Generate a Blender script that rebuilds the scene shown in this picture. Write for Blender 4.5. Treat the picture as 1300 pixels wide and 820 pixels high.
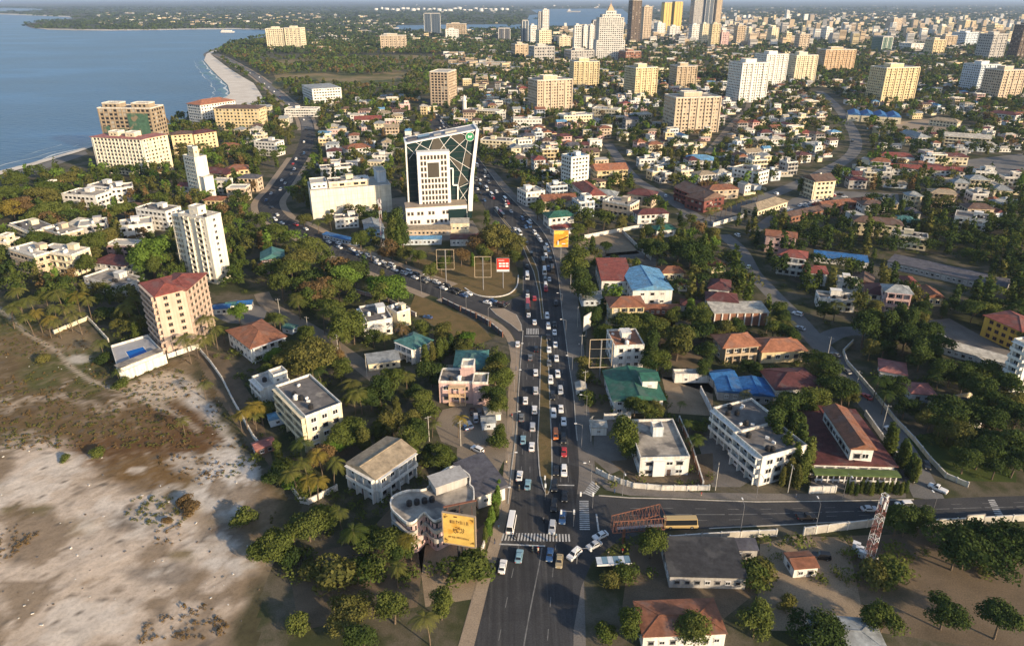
import bpy, math, random
import numpy as np
from mathutils import Vector, Matrix
from mathutils.geometry import tessellate_polygon
PI = math.pi
for _o in list(bpy.data.objects):
    bpy.data.objects.remove(_o)
SC = bpy.context.scene
COL = SC.collection

# ------------------------------------------------------------------ camera
F, CX, CY, CAMH = 867.0, 650.0, 365.0, 130.0        # in pixels of the 1300 x 820 photograph, metres
PITCH = math.atan((CY + 1.0) / F)
SP, CP = math.sin(PITCH), math.cos(PITCH)
cam = bpy.data.cameras.new('camera')
cam.sensor_width = 36.0
cam.lens = 36.0 * F / 1300.0
cam.shift_y = -45.0 / 1300.0
cam.clip_start, cam.clip_end = 1.0, 120000.0
camo = bpy.data.objects.new('camera', cam)
COL.objects.link(camo)
camo.location = (0, 0, CAMH)
camo.rotation_euler = (PI / 2 - PITCH, 0, 0)
SC.camera = camo

# ------------------------------------------------------------------ light
SUN_AZ, SUN_EL = math.radians(128), math.radians(18)
sd = Vector((math.sin(SUN_AZ) * math.cos(SUN_EL), math.cos(SUN_AZ) * math.cos(SUN_EL), math.sin(SUN_EL)))
w = bpy.data.worlds.new('World')
SC.world = w
w.use_nodes = True
nt = w.node_tree
nt.nodes.clear()
sky = nt.nodes.new('ShaderNodeTexSky')
sky.sky_type = 'NISHITA'
sky.sun_disc = False
sky.sun_elevation = SUN_EL
sky.sun_rotation = SUN_AZ
sky.altitude = 100
bg = nt.nodes.new('ShaderNodeBackground')
bg.inputs['Strength'].default_value = 0.13
wo = nt.nodes.new('ShaderNodeOutputWorld')
nt.links.new(sky.outputs[0], bg.inputs['Color'])
nt.links.new(bg.outputs[0], wo.inputs['Surface'])
sl = bpy.data.lights.new('sun', 'SUN')
sl.energy = 5.0
sl.angle = math.radians(1.4)
sl.color = (1.0, 0.77, 0.50)
so = bpy.data.objects.new('sun', sl)
COL.objects.link(so)
so.rotation_euler = sd.to_track_quat('Z', 'Y').to_euler()
so.location = (0, 0, 400)
SC.view_settings.view_transform = 'Standard'
SC.view_settings.look = 'None'
SC.view_settings.gamma = 1.0
SC.view_settings.use_curve_mapping = False
SC.view_settings.exposure = 0.66
SC.render.engine = 'CYCLES'
SC.cycles.use_denoising = True
SC.cycles.max_bounces = 6
SC.cycles.diffuse_bounces = 2
SC.cycles.glossy_bounces = 2
SC.cycles.transmission_bounces = 2
SC.cycles.transparent_max_bounces = 6
SC.cycles.volume_bounces = 0
SC.cycles.caustics_reflective = False
SC.cycles.caustics_refractive = False

# ------------------------------------------------------------------ pixel -> place
def P(u, v, z=0.0):
    x = (u - CX) / F
    y = (v - CY) / F
    t = (CAMH - z) / (SP + y * CP)
    return Vector((x * t, (CP - y * SP) * t, z))

def zat(p, v):
    """height above the ground at the place p that the picture row v looks at"""
    y = (v - CY) / F
    return CAMH - p.y / (CP - y * SP) * (SP + y * CP)

def mpp(v):
    return CAMH / (SP * F + (v - CY) * CP)

def pix(p):
    """world -> photograph pixel"""
    d = p - Vector((0, 0, CAMH))
    zc = d.y * CP - d.z * SP
    yc = -d.y * SP - d.z * CP
    return (CX + F * d.x / zc, CY + F * yc / zc)

# ------------------------------------------------------------------ objects
def put(o, parent=None):
    COL.objects.link(o)
    if parent is not None:
        o.parent = parent
    return o

def tag(o, label=None, cat=None, group=None, kind=None):
    if label: o['label'] = label
    if cat: o['category'] = cat
    if group: o['group'] = group
    if kind: o['kind'] = kind
    return o

def empty(name, loc, rz=0.0, s=1.0):
    o = bpy.data.objects.new(name, None)
    o.location = loc
    o.rotation_euler = (0, 0, rz)
    o.scale = (s, s, s)
    return put(o)

class MB:
    def __init__(self):
        self.v, self.f, self.m = [], [], []
    def quad(self, a, b, c, d, m=0):
        n = len(self.v)
        self.v += [a, b, c, d]
        self.f.append((n, n + 1, n + 2, n + 3)); self.m.append(m)
    def tri(self, a, b, c, m=0):
        n = len(self.v)
        self.v += [a, b, c]
        self.f.append((n, n + 1, n + 2)); self.m.append(m)
    def box(self, x0, x1, y0, y1, z0, z1, m=0, M=None):
        if x0 > x1: x0, x1 = x1, x0
        if y0 > y1: y0, y1 = y1, y0
        n = len(self.v)
        p = [(x0, y0, z0), (x1, y0, z0), (x1, y1, z0), (x0, y1, z0), (x0, y0, z1), (x1, y0, z1), (x1, y1, z1), (x0, y1, z1)]
        if M is not None:
            p = [tuple(M @ Vector(q)) for q in p]
        self.v += p
        for q in ((3, 2, 1, 0), (4, 5, 6, 7), (0, 1, 5, 4), (1, 2, 6, 5), (2, 3, 7, 6), (3, 0, 4, 7)):
            self.f.append(tuple(n + i for i in q)); self.m.append(m)
        return self
    def bar(self, a, b, r, m=0, n=4, r2=None):
        a, b = Vector(a), Vector(b)
        if r2 is None: r2 = r
        d = (b - a)
        if d.length < 1e-6: return self
        q = d.to_track_quat('Z', 'Y').to_matrix()
        k = len(self.v)
        for c, rr in ((a, r), (b, r2)):
            for i in range(n):
                t = 2 * PI * (i + .5) / n
                self.v.append(tuple(c + q @ Vector((rr * math.cos(t), rr * math.sin(t), 0))))
        for i in range(n):
            j = (i + 1) % n
            self.f.append((k + i, k + j, k + n + j, k + n + i)); self.m.append(m)
        self.f.append(tuple(k + n - 1 - i for i in range(n))); self.m.append(m)
        self.f.append(tuple(k + n + i for i in range(n))); self.m.append(m)
        return self
    def prism(self, pts, z0, z1, m=0, mtop=None, cap=True):
        """pts counter-clockwise seen from above"""
        a = sum(pts[i][0] * pts[(i + 1) % len(pts)][1] - pts[(i + 1) % len(pts)][0] * pts[i][1] for i in range(len(pts)))
        if a < 0: pts = pts[::-1]
        n, k = len(pts), len(self.v)
        self.v += [(p[0], p[1], z0) for p in pts] + [(p[0], p[1], z1) for p in pts]
        for i in range(n):
            j = (i + 1) % n
            self.f.append((k + i, k + j, k + n + j, k + n + i)); self.m.append(m)
        if cap:
            for t in tessellate_polygon([[Vector((p[0], p[1], 0)) for p in pts]]):
                p0, p1, p2 = (pts[i] for i in t)
                if (p1[0] - p0[0]) * (p2[1] - p0[1]) - (p2[0] - p0[0]) * (p1[1] - p0[1]) < 0: t = t[::-1]
                self.f.append(tuple(k + n + i for i in t)); self.m.append(m if mtop is None else mtop)
        return self
    def mesh(self, name, mats):
        me = bpy.data.meshes.new(name)
        me.from_pydata(self.v, [], self.f)
        for mm in (mats if isinstance(mats, (list, tuple)) else [mats]):
            me.materials.append(mm)
        if any(self.m):
            me.polygons.foreach_set('material_index', self.m)
        me.update()
        return me
    def build(self, name, mats, parent=None, kind=None):
        o = bpy.data.objects.new(name, self.mesh(name, mats))
        put(o, parent)
        if kind: o['kind'] = kind
        return o

def part(name, me, parent, loc=(0, 0, 0), rz=0.0, sc=(1, 1, 1)):
    o = bpy.data.objects.new(name, me)
    o.location = loc
    o.rotation_euler = (0, 0, rz)
    o.scale = sc
    return put(o, parent)

# ------------------------------------------------------------------ materials
MATS = {}
def nodes(name):
    m = bpy.data.materials.new(name)
    m.use_nodes = True
    t = m.node_tree
    return m, t, t.nodes['Principled BSDF'], t.nodes, t.links

def ramp(N, pts):
    r = N.new('ShaderNodeValToRGB')
    e = r.color_ramp.elements
    while len(e) < len(pts): e.new(0.5)
    for i, (p, c) in enumerate(pts):
        e[i].position = p
        e[i].color = (*c, 1) if len(c) == 3 else c
    return r

def mat(name, col, rough=0.85, var=0.22, scale=0.35, streak=0.0, metal=0.0, spec=0.3, rib=0.0, objvar=0.0, patch=None):
    """plain surface with worn, uneven colour; streak = rain streaks, rib = corrugation per metre, patch = second colour in blotches"""
    if name in MATS: return MATS[name]
    m, t, b, N, L = nodes(name)
    b.inputs['Roughness'].default_value = rough
    b.inputs['Metallic'].default_value = metal
    b.inputs['Specular IOR Level'].default_value = spec
    g = N.new('ShaderNodeNewGeometry')
    n1 = N.new('ShaderNodeTexNoise'); n1.inputs['Scale'].default_value = scale; n1.inputs['Detail'].default_value = 6; n1.inputs['Roughness'].default_value = 0.65
    L.new(g.outputs['Position'], n1.inputs['Vector'])
    lo = tuple(c * (1 - var) for c in col); hi = tuple(min(1, c * (1 + var * .6)) for c in col)
    r = ramp(N, [(0.3, lo), (0.7, hi)])
    L.new(n1.outputs['Fac'], r.inputs['Fac'])
    out = r.outputs['Color']
    def mul(a, fac, v):
        x = N.new('ShaderNodeMix'); x.data_type = 'RGBA'; x.blend_type = 'MULTIPLY'
        x.inputs[0].default_value = v
        L.new(a, x.inputs[6]); L.new(fac, x.inputs[7])
        return x.outputs[2]
    if patch:
        n3 = N.new('ShaderNodeTexNoise'); n3.inputs['Scale'].default_value = patch[1]; n3.inputs['Detail'].default_value = 5
        L.new(g.outputs['Position'], n3.inputs['Vector'])
        r3 = ramp(N, [(patch[2], (0, 0, 0)), (patch[2] + .1, (1, 1, 1))])
        L.new(n3.outputs['Fac'], r3.inputs['Fac'])
        x = N.new('ShaderNodeMix'); x.data_type = 'RGBA'
        L.new(r3.outputs['Color'], x.inputs[0]); L.new(out, x.inputs[6]); x.inputs[7].default_value = (*patch[0], 1)
        out = x.outputs[2]
    if streak:
        mp = N.new('ShaderNodeMapping'); mp.inputs['Scale'].default_value = (1.3, 1.3, 0.07)
        L.new(g.outputs['Position'], mp.inputs['Vector'])
        n2 = N.new('ShaderNodeTexNoise'); n2.inputs['Scale'].default_value = 1.0; n2.inputs['Detail'].default_value = 4
        L.new(mp.outputs[0], n2.inputs['Vector'])
        r2 = ramp(N, [(0.38, (0.55, 0.52, 0.48)), (0.6, (1, 1, 1))])
        L.new(n2.outputs['Fac'], r2.inputs['Fac'])
        out = mul(out, r2.outputs['Color'], streak)
    if objvar:
        oi = N.new('ShaderNodeObjectInfo')
        hs = N.new('ShaderNodeHueSaturation')
        mr = N.new('ShaderNodeMapRange'); mr.inputs['To Min'].default_value = 1 - objvar; mr.inputs['To Max'].default_value = 1 + objvar
        L.new(oi.outputs['Random'], mr.inputs['Value']); L.new(mr.outputs[0], hs.inputs['Value'])
        L.new(out, hs.inputs['Color']); out = hs.outputs['Color']
    if rib:
        tc = N.new('ShaderNodeTexCoord')
        wv = N.new('ShaderNodeTexWave'); wv.inputs['Scale'].default_value = rib; wv.bands_direction = 'X'
        L.new(tc.outputs['Object'], wv.inputs['Vector'])
        bm = N.new('ShaderNodeBump'); bm.inputs['Strength'].default_value = 0.6; bm.inputs['Distance'].default_value = 0.12
        L.new(wv.outputs['Fac'], bm.inputs['Height']); L.new(bm.outputs[0], b.inputs['Normal'])
    L.new(out, b.inputs['Base Color'])
    MATS[name] = m
    return m

def C(name): return MATS[name]
# walls
W = dict(white=(.74, .73, .70), ivory=(.76, .72, .62), rosy=(.54, .42, .345), mustard=(.60, .38, .07), umber=(.15, .115, .09), gold=(.72, .52, .12), curtain=(.38, .36, .33), cream=(.74, .66, .48), yellow=(.66, .55, .34), pink=(.60, .42, .40), beige=(.56, .46, .35), grey=(.42, .41, .40),
         tan=(.50, .40, .28), orange=(.58, .42, .27), maroon=(.20, .07, .06), brick=(.26, .13, .09), bluewhite=(.55, .62, .70), raw=(.36, .29, .21),
         dark=(.08, .085, .10), blueglass=(.05, .08, .12), green=(.10, .17, .13), sky=(.30, .48, .68))
for k, c in W.items():
    mat('wall_' + k, c, 0.85, 0.14, 0.3, streak=0.4)
for k, c in dict(red=(.26, .075, .06), rust=(.28, .12, .07), brown=(.15, .095, .075), maroon=(.13, .045, .045), orange=(.40, .17, .095), teal=(.07, .20, .20),
                 green=(.035, .14, .105), blue=(.035, .16, .42), sky=(.15, .36, .60), beige=(.38, .31, .22), slate=(.10, .10, .125), tin=(.33, .36, .38), pale=(.52, .50, .45), pinkred=(.36, .15, .14), char=(.05, .05, .055)).items():
    mat('roof_' + k, c, 0.7, 0.45, 0.45, rib=1.6, streak=.35, patch=(tuple(x * .62 + .05 for x in c), .22, .54))
mat('concrete_roof', (.36, .325, .28), .9, .4, .35, patch=((.13, .122, .115), .17, .50))
mat('concrete_dark', (.15, .14, .135), .9, .35, .4, patch=((.27, .25, .22), .25, .6))
mat('concrete_pale', (.45, .43, .39), .9, .25, .4)
mat('parapet_white', (.72, .70, .66), .85, .2, .5, streak=.6)
mat('frame_white', (.72, .72, .72), .5, .08, 1)
mat('metal_grey', (.30, .30, .31), .5, .2, 1, metal=.4)
mat('metal_rust', (.19, .085, .058), .8, .4, 1.5)
mat('metal_dark', (.05, .05, .055), .5, .2, 1)
mat('tank_black', (.02, .02, .022), .5, .1, 1)
mat('tank_white', (.7, .7, .68), .5, .1, 1)
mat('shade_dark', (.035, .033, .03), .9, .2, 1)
mat('panel_tan', (.32, .26, .20), .6, .15, .5)
mat('kerb', (.42, .40, .36), .9, .3, .8)
mat('trunk', (.14, .105, .075), .95, .35, 2)
mat('paint_white', (.50, .50, .49), .7, .45, .8)
mat('paint_worn', (.17, .17, .168), .8, .5, .6)
mat('tarp_blue', (.02, .15, .52), .55, .25, .6)
mat('plaza_tile', (.36, .37, .40), .8, .15, .5)
mat('net_green', (.06, .13, .09), .95, .4, .4, patch=((.20, .16, .11), .2, .52))
mat('brickred', (.33, .10, .07), .9, .3, .5)
mat('stone_white', (.60, .58, .54), .9, .3, .9)
mat('rubber', (.02, .02, .02), .8, .1, 1)

def glass(name, col, rough=.12):
    m, t, b, N, L = nodes(name)
    b.inputs['Base Color'].default_value = (*col, 1)
    b.inputs['Roughness'].default_value = rough
    b.inputs['Specular IOR Level'].default_value = .6
    MATS[name] = m
    return m
glass('glass', (.018, .02, .024))
glass('glass_tower', (.012, .030, .032), .25); MATS['glass_tower'].node_tree.nodes['Principled BSDF'].inputs['Specular IOR Level'].default_value = .22
glass('glass_blue', (.03, .055, .09), .1)
glass('pool_water', (.0, .11, .45), .1); MATS['pool_water'].node_tree.nodes['Principled BSDF'].inputs['Specular IOR Level'].default_value = .12
glass('screen_glass', (.15, .25, .33), .2)

# carriers of colour for cars
def paint(name, col, metal=0.0):
    m, t, b, N, L = nodes(name)
    b.inputs['Base Color'].default_value = (*col, 1)
    b.inputs['Roughness'].default_value = .32
    b.inputs['Metallic'].default_value = metal
    b.inputs['Coat Weight'].default_value = .4
    MATS[name] = m
    return m
CARC = dict(white=(.75, .75, .75), silver=(.42, .44, .47), black=(.012, .012, .014), blue=(.03, .08, .20), red=(.40, .03, .03), grey=(.14, .145, .15), teal=(.20, .34, .42), gold=(.36, .29, .17), yellow=(.46, .34, .16), orange=(.65, .18, .04))
for k, c in CARC.items(): paint('car_' + k, c)
glass('lamp_glass', (.6, .6, .55), .2)
glass('tail_red', (.4, .01, .01), .3)

def leafmat(name, col, col2, trans=.25):
    m = bpy.data.materials.new(name); m.use_nodes = True
    t = m.node_tree; N, L = t.nodes, t.links
    N.clear()
    oi = N.new('ShaderNodeObjectInfo')
    g = N.new('ShaderNodeNewGeometry')
    n1 = N.new('ShaderNodeTexNoise'); n1.inputs['Scale'].default_value = .22; n1.inputs['Detail'].default_value = 3
    L.new(g.outputs['Position'], n1.inputs['Vector'])
    n2 = N.new('ShaderNodeTexNoise'); n2.inputs['Scale'].default_value = .035; n2.inputs['Detail'].default_value = 2
    L.new(g.outputs['Position'], n2.inputs['Vector'])
    ad = N.new('ShaderNodeMath'); ad.operation = 'ADD'
    L.new(n1.outputs['Fac'], ad.inputs[0]); L.new(n2.outputs['Fac'], ad.inputs[1])
    md = N.new('ShaderNodeMath'); md.operation = 'MULTIPLY_ADD'; md.inputs[1].default_value = .5
    L.new(oi.outputs['Random'], md.inputs[0]); L.new(ad.outputs[0], md.inputs[2])
    r = ramp(N, [(.35, col), (.9, col2)])
    dv = N.new('ShaderNodeMath'); dv.operation = 'MULTIPLY'; dv.inputs[1].default_value = .5
    L.new(md.outputs[0], dv.inputs[0]); L.new(dv.outputs[0], r.inputs['Fac'])
    d = N.new('ShaderNodeBsdfDiffuse'); tr = N.new('ShaderNodeBsdfTranslucent'); mx = N.new('ShaderNodeMixShader'); mx.inputs[0].default_value = trans
    L.new(r.outputs['Color'], d.inputs['Color']); L.new(r.outputs['Color'], tr.inputs['Color'])
    L.new(d.outputs[0], mx.inputs[1]); L.new(tr.outputs[0], mx.inputs[2])
    o = N.new('ShaderNodeOutputMaterial'); L.new(mx.outputs[0], o.inputs['Surface'])
    MATS[name] = m
    return m
leafmat('leaf_dark', (.030, .054, .017), (.080, .110, .032))
leafmat('leaf_mid', (.050, .080, .019), (.14, .158, .042))
leafmat('leaf_bright', (.065, .13, .020), (.15, .22, .045))
leafmat('leaf_olive', (.075, .090, .026), (.17, .155, .048))
leafmat('leaf_brown', (.11, .078, .036), (.21, .14, .065))
leafmat('leaf_gold', (.12, .11, .025), (.30, .23, .05))
leafmat('leaf_palm', (.060, .09, .022), (.19, .18, .05))

def ground_mat(name, stops, scale, detail=8, rough=.95, fine=3.0, bump=.3):
    m, t, b, N, L = nodes(name)
    b.inputs['Roughness'].default_value = rough; b.inputs['Specular IOR Level'].default_value = .15
    g = N.new('ShaderNodeNewGeometry')
    n1 = N.new('ShaderNodeTexNoise'); n1.inputs['Scale'].default_value = scale; n1.inputs['Detail'].default_value = detail; n1.inputs['Roughness'].default_value = .62
    L.new(g.outputs['Position'], n1.inputs['Vector'])
    n2 = N.new('ShaderNodeTexNoise'); n2.inputs['Scale'].default_value = fine; n2.inputs['Detail'].default_value = 4
    L.new(g.outputs['Position'], n2.inputs['Vector'])
    r = ramp(N, stops); L.new(n1.outputs['Fac'], r.inputs['Fac'])
    r2 = ramp(N, [(.3, (.68, .68, .68)), (.7, (1.15, 1.15, 1.15))]); L.new(n2.outputs['Fac'], r2.inputs['Fac'])
    x = N.new('ShaderNodeMix'); x.data_type = 'RGBA'; x.blend_type = 'MULTIPLY'; x.inputs[0].default_value = .8
    L.new(r.outputs['Color'], x.inputs[6]); L.new(r2.outputs['Color'], x.inputs[7])
    L.new(x.outputs[2], b.inputs['Base Color'])
    if bump:
        bm = N.new('ShaderNodeBump'); bm.inputs['Strength'].default_value = bump; bm.inputs['Distance'].default_value = .15
        L.new(n2.outputs['Fac'], bm.inputs['Height']); L.new(bm.outputs[0], b.inputs['Normal'])
    MATS[name] = m
    return m
ground_mat('ground_mix', [(.32, (.030, .042, .016)), (.46, (.055, .060, .028)), (.56, (.125, .108, .080)), (.68, (.05, .056, .026))], .05)
ground_mat('dirt', [(.3, (.20, .15, .10)), (.55, (.30, .235, .165)), (.75, (.15, .12, .085))], .08)
ground_mat('dirt_dark', [(.3, (.10, .08, .055)), (.55, (.17, .13, .09)), (.75, (.08, .075, .045))], .08)
ground_mat('pave_tan', [(.3, (.27, .215, .16)), (.7, (.36, .29, .22))], .15)
ground_mat('pave_grey', [(.3, (.13, .12, .11)), (.7, (.22, .20, .18))], .15)
ground_mat('asphalt', [(.3, (.046, .047, .050)), (.55, (.060, .061, .065)), (.75, (.080, .080, .081))], .09, bump=.1)
def worn_asphalt():
    m = MATS['asphalt'].copy(); m.name = 'asphalt_worn'; t = m.node_tree; N, L = t.nodes, t.links; b = N['Principled BSDF']
    src = b.inputs['Base Color'].links[0].from_socket
    g = N.new('ShaderNodeNewGeometry'); mp = N.new('ShaderNodeMapping'); mp.inputs['Scale'].default_value = (.85, .018, 1); L.new(g.outputs['Position'], mp.inputs['Vector'])
    n = N.new('ShaderNodeTexNoise'); n.inputs['Scale'].default_value = 1; n.inputs['Detail'].default_value = 3; L.new(mp.outputs[0], n.inputs['Vector'])
    r = ramp(N, [(.3, (.62, .62, .63)), (.55, (1, 1, 1)), (.72, (1.7, 1.65, 1.55))]); L.new(n.outputs['Fac'], r.inputs['Fac'])
    v = N.new('ShaderNodeTexVoronoi'); v.inputs['Scale'].default_value = .07; L.new(g.outputs['Position'], v.inputs['Vector'])
    r2 = ramp(N, [(.0, (.8, .8, .8)), (1, (1.25, 1.25, 1.25))]); L.new(v.outputs['Color'], r2.inputs['Fac'])
    for q in (r, r2):
        x = N.new('ShaderNodeMix'); x.data_type = 'RGBA'; x.blend_type = 'MULTIPLY'; x.inputs[0].default_value = .8
        L.new(src, x.inputs[6]); L.new(q.outputs['Color'], x.inputs[7]); src = x.outputs[2]
    L.new(src, b.inputs['Base Color']); MATS['asphalt_worn'] = m
worn_asphalt()
ground_mat('asphalt_pale', [(.3, (.13, .13, .13)), (.7, (.21, .20, .19))], .09, bump=.1)
ground_mat('street_sand', [(.3, (.19, .16, .125)), (.7, (.27, .225, .175))], .1)
ground_mat('grass', [(.3, (.035, .06, .015)), (.55, (.06, .085, .022)), (.8, (.11, .10, .035))], .12)
ground_mat('grass_dry', [(.3, (.10, .085, .035)), (.55, (.17, .12, .055)), (.75, (.085, .085, .03))], .12)
ground_mat('golf', [(.36, (.06, .08, .028)), (.48, (.15, .135, .055)), (.58, (.27, .20, .11)), (.68, (.09, .10, .035))], .012)
ground_mat('sand', [(.3, (.58, .52, .44)), (.7, (.74, .69, .62))], .05)
ground_mat('far_scrub', [(.3, (.04, .055, .025)), (.55, (.06, .065, .035)), (.75, (.13, .115, .08))], .004)

def water(name, col, scale):
    m, t, b, N, L = nodes(name)
    b.inputs['Roughness'].default_value = .35; b.inputs['Specular IOR Level'].default_value = .28
    g = N.new('ShaderNodeNewGeometry')
    mp = N.new('ShaderNodeMapping'); mp.inputs['Scale'].default_value = (1, 1.8, 1); mp.inputs['Rotation'].default_value = (0, 0, .6)
    L.new(g.outputs['Position'], mp.inputs['Vector'])
    n = N.new('ShaderNodeTexNoise'); n.inputs['Scale'].default_value = scale; n.inputs['Detail'].default_value = 8
    L.new(mp.outputs[0], n.inputs['Vector'])
    n2 = N.new('ShaderNodeTexNoise'); n2.inputs['Scale'].default_value = scale * .04; n2.inputs['Detail'].default_value = 4
    L.new(mp.outputs[0], n2.inputs['Vector'])
    bm = N.new('ShaderNodeBump'); bm.inputs['Strength'].default_value = .9; bm.inputs['Distance'].default_value = 1.6
    L.new(n.outputs['Fac'], bm.inputs['Height']); L.new(bm.outputs[0], b.inputs['Normal'])
    r = ramp(N, [(.3, tuple(c * .7 for c in col)), (.55, col), (.72, tuple(c * 1.5 + .012 for c in col))]); L.new(n2.outputs['Fac'], r.inputs['Fac'])
    L.new(r.outputs['Color'], b.inputs['Base Color'])
    MATS[name] = m
water('sea', (.009, .066, .165), .10)

# ------------------------------------------------------------------ what is already taken (for scattering)
OCC = {}
def occ(x, y, r):
    c = (int(x // 20), int(y // 20))
    OCC.setdefault(c, []).append((x, y, r))
def free(x, y, r, big=30.0):
    k = int((r + big) // 20) + 1
    ci, cj = int(x // 20), int(y // 20)
    for i in range(ci - k, ci + k + 1):
        for j in range(cj - k, cj + k + 1):
            for (a, b, q) in OCC.get((i, j), ()):
                if (a - x) ** 2 + (b - y) ** 2 < (r + q) ** 2: return False
    return True
def occ_line(pts, r):
    for a, b in zip(pts, pts[1:]):
        n = max(1, int((b - a).length / max(2.0, r)))
        for i in range(n + 1):
            p = a.lerp(b, i / n); occ(p.x, p.y, r)
def occ_poly(pts, step=6.0):
    xs = [p.x for p in pts]; ys = [p.y for p in pts]
    x = min(xs)
    while x <= max(xs):
        y = min(ys)
        while y <= max(ys):
            if inside(x, y, pts): occ(x, y, step * .6)
            y += step
        x += step
def inside(x, y, pts):
    c = False
    for i in range(len(pts)):
        a, b = pts[i], pts[i - 1]
        if (a[1] > y) != (b[1] > y) and x < (b[0] - a[0]) * (y - a[1]) / (b[1] - a[1]) + a[0]: c = not c
    return c
# ================================================================== THE SETTING
from mathutils import noise as mnoise
def poly_mesh(name, pts, z, mt):
    """flat sheet from world points"""
    mb = MB()
    v = [(p[0], p[1], z) for p in pts]
    mb.v = v
    for t in tessellate_polygon([[Vector((p[0], p[1], 0)) for p in pts]]):
        a, b, c = (v[i] for i in t)
        if (b[0] - a[0]) * (c[1] - a[1]) - (c[0] - a[0]) * (b[1] - a[1]) < 0: t = t[::-1]
        mb.f.append(tuple(t)); mb.m.append(0)
    return mb.mesh(name, mt)
def sheet(name, px, z, mt, taken=False, world=False, kind='structure'):
    pts = px if world else [P(u, v) for u, v in px]
    o = put(bpy.data.objects.new(name, poly_mesh(name, pts, z, C(mt))))
    o['kind'] = kind
    if taken: occ_poly(pts)
    return o
def smooth(pts, n=6):
    out = []
    q = [pts[0]] + list(pts) + [pts[-1]]
    for i in range(1, len(q) - 2):
        p0, p1, p2, p3 = q[i - 1], q[i], q[i + 1], q[i + 2]
        for k in range(n):
            t = k / n
            out.append(.5 * ((2 * p1) + (p2 - p0) * t + (2 * p0 - 5 * p1 + 4 * p2 - p3) * t * t + (3 * p1 - p0 - 3 * p2 + p3) * t ** 3))
    out.append(pts[-1])
    return out
def offset(pts, d):
    out = []
    for i, p in enumerate(pts):
        a = pts[max(0, i - 1)]; b = pts[min(len(pts) - 1, i + 1)]
        t = (b - a).normalized()
        out.append(p + Vector((-t.y, t.x, 0)) * d)
    return out
def ribbon_mb(L, R, z, mb=None, m=0):
    mb = mb or MB()
    for i in range(len(L) - 1):
        mb.quad((L[i].x, L[i].y, z), (R[i].x, R[i].y, z), (R[i + 1].x, R[i + 1].y, z), (L[i + 1].x, L[i + 1].y, z), m)
    return mb
def ribbon(name, L, R, z, mt):
    mb = ribbon_mb(L, R, z)
    if mb.f:
        a, b, c = (Vector(mb.v[i]) for i in mb.f[0][:3])
        if (b - a).cross(c - a).z < 0: mb.f = [f[::-1] for f in mb.f]
    o = mb.build(name, C(mt)); o['kind'] = 'structure'
    return o
def kerb_line(pts, parent, wd=.3, h=.14, z=0.02, mt='kerb', name='kerb'):
    mb = MB()
    L, R = offset(pts, wd / 2), offset(pts, -wd / 2)
    for i in range(len(pts) - 1):
        a, b, c, d = L[i], L[i + 1], R[i + 1], R[i]
        mb.quad((d.x, d.y, z + h), (c.x, c.y, z + h), (b.x, b.y, z + h), (a.x, a.y, z + h))
        mb.quad((a.x, a.y, z + h), (b.x, b.y, z + h), (b.x, b.y, z), (a.x, a.y, z))
        mb.quad((c.x, c.y, z + h), (d.x, d.y, z + h), (d.x, d.y, z), (c.x, c.y, z))
    return mb.build(name, C(mt), parent)

# --- ground and sea
coast_px = [(0, 217), (40, 207), (100, 190), (122, 183), (200, 168), (235, 150), (262, 137), (280, 130), (292, 119), (289, 108), (278, 98), (268, 88), (259, 77), (262, 70), (275, 63), (290, 57), (310, 51), (330, 48), (343, 44), (345, 39.5), (330, 38), (290, 37.3), (250, 37.5), (190, 38.5), (130, 39), (90, 38.8), (60, 38), (40, 36), (33, 33), (34, 30), (60, 27), (80, 25), (95, 23.5), (85, 22), (50, 20.6), (0, 18.7), (-160, 17), (-160, 15.2), (0, 14.8), (60, 13.4), (50, 11.6), (0, 10.8), (-200, 10)]
coast = [P(u, v) for u, v in coast_px]
land = [Vector((-900, -700, 0)), Vector((-520, 240, 0)), P(-260, 270)] + coast + [Vector((-60000, coast[-1].y + 500, 0)), Vector((-60000, 45000, 0)), Vector((60000, 45000, 0)), Vector((60000, -700, 0))]
m_ground = poly_mesh('ground', land, 0.0, C('ground_mix'))
# a shore edge that drops into the water
mbk = MB()
for a, b in zip(land[1:-4], land[2:-3]):
    mbk.quad((a.x, a.y, 0), (b.x, b.y, 0), (b.x, b.y, -3), (a.x, a.y, -3))
g = put(bpy.data.objects.new('ground', m_ground)); g['kind'] = 'structure'
mbk.build('shore_edge', C('sand'), g)
so_ = sheet('sea', [Vector((-70000, -800, 0)), Vector((3000, -800, 0)), Vector((9000, 45000, 0)), Vector((-70000, 45000, 0))], -.7, 'sea', world=True)
# distant country beyond the town has a scrubby cover
sheet('far_country', [P(-900, 70), P(345, 60), P(420, 42), P(800, 44), P(1400, 60), P(2300, 70), Vector((58000, 44000, 0)), Vector((-20000, 44000, 0)), P(90, 16), P(200, 34), P(330, 34), P(340, 40), P(300, 56), P(-900, 69)][1:7] + [P(60, 6), P(120, 16), P(100, 24), P(60, 29), P(45, 34), P(130, 37), P(330, 36.5), P(352, 40)], .25, 'far_scrub', world=True)
sheet('harbour_water', [(665, 33.5), (672, 20), (684, 18.5), (674, 13), (700, 12), (758, 11.5), (790, 12), (800, 20), (800, 33)], .9, 'sea')
sheet('harbour_water', [(500, 38), (505, 33), (560, 32), (664, 31.5), (664, 37), (600, 39)], .9, 'sea')
occ_poly([P(500, 40), P(505, 31), P(665, 30), P(672, 12), P(800, 11), P(800, 34)], 60)
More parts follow.
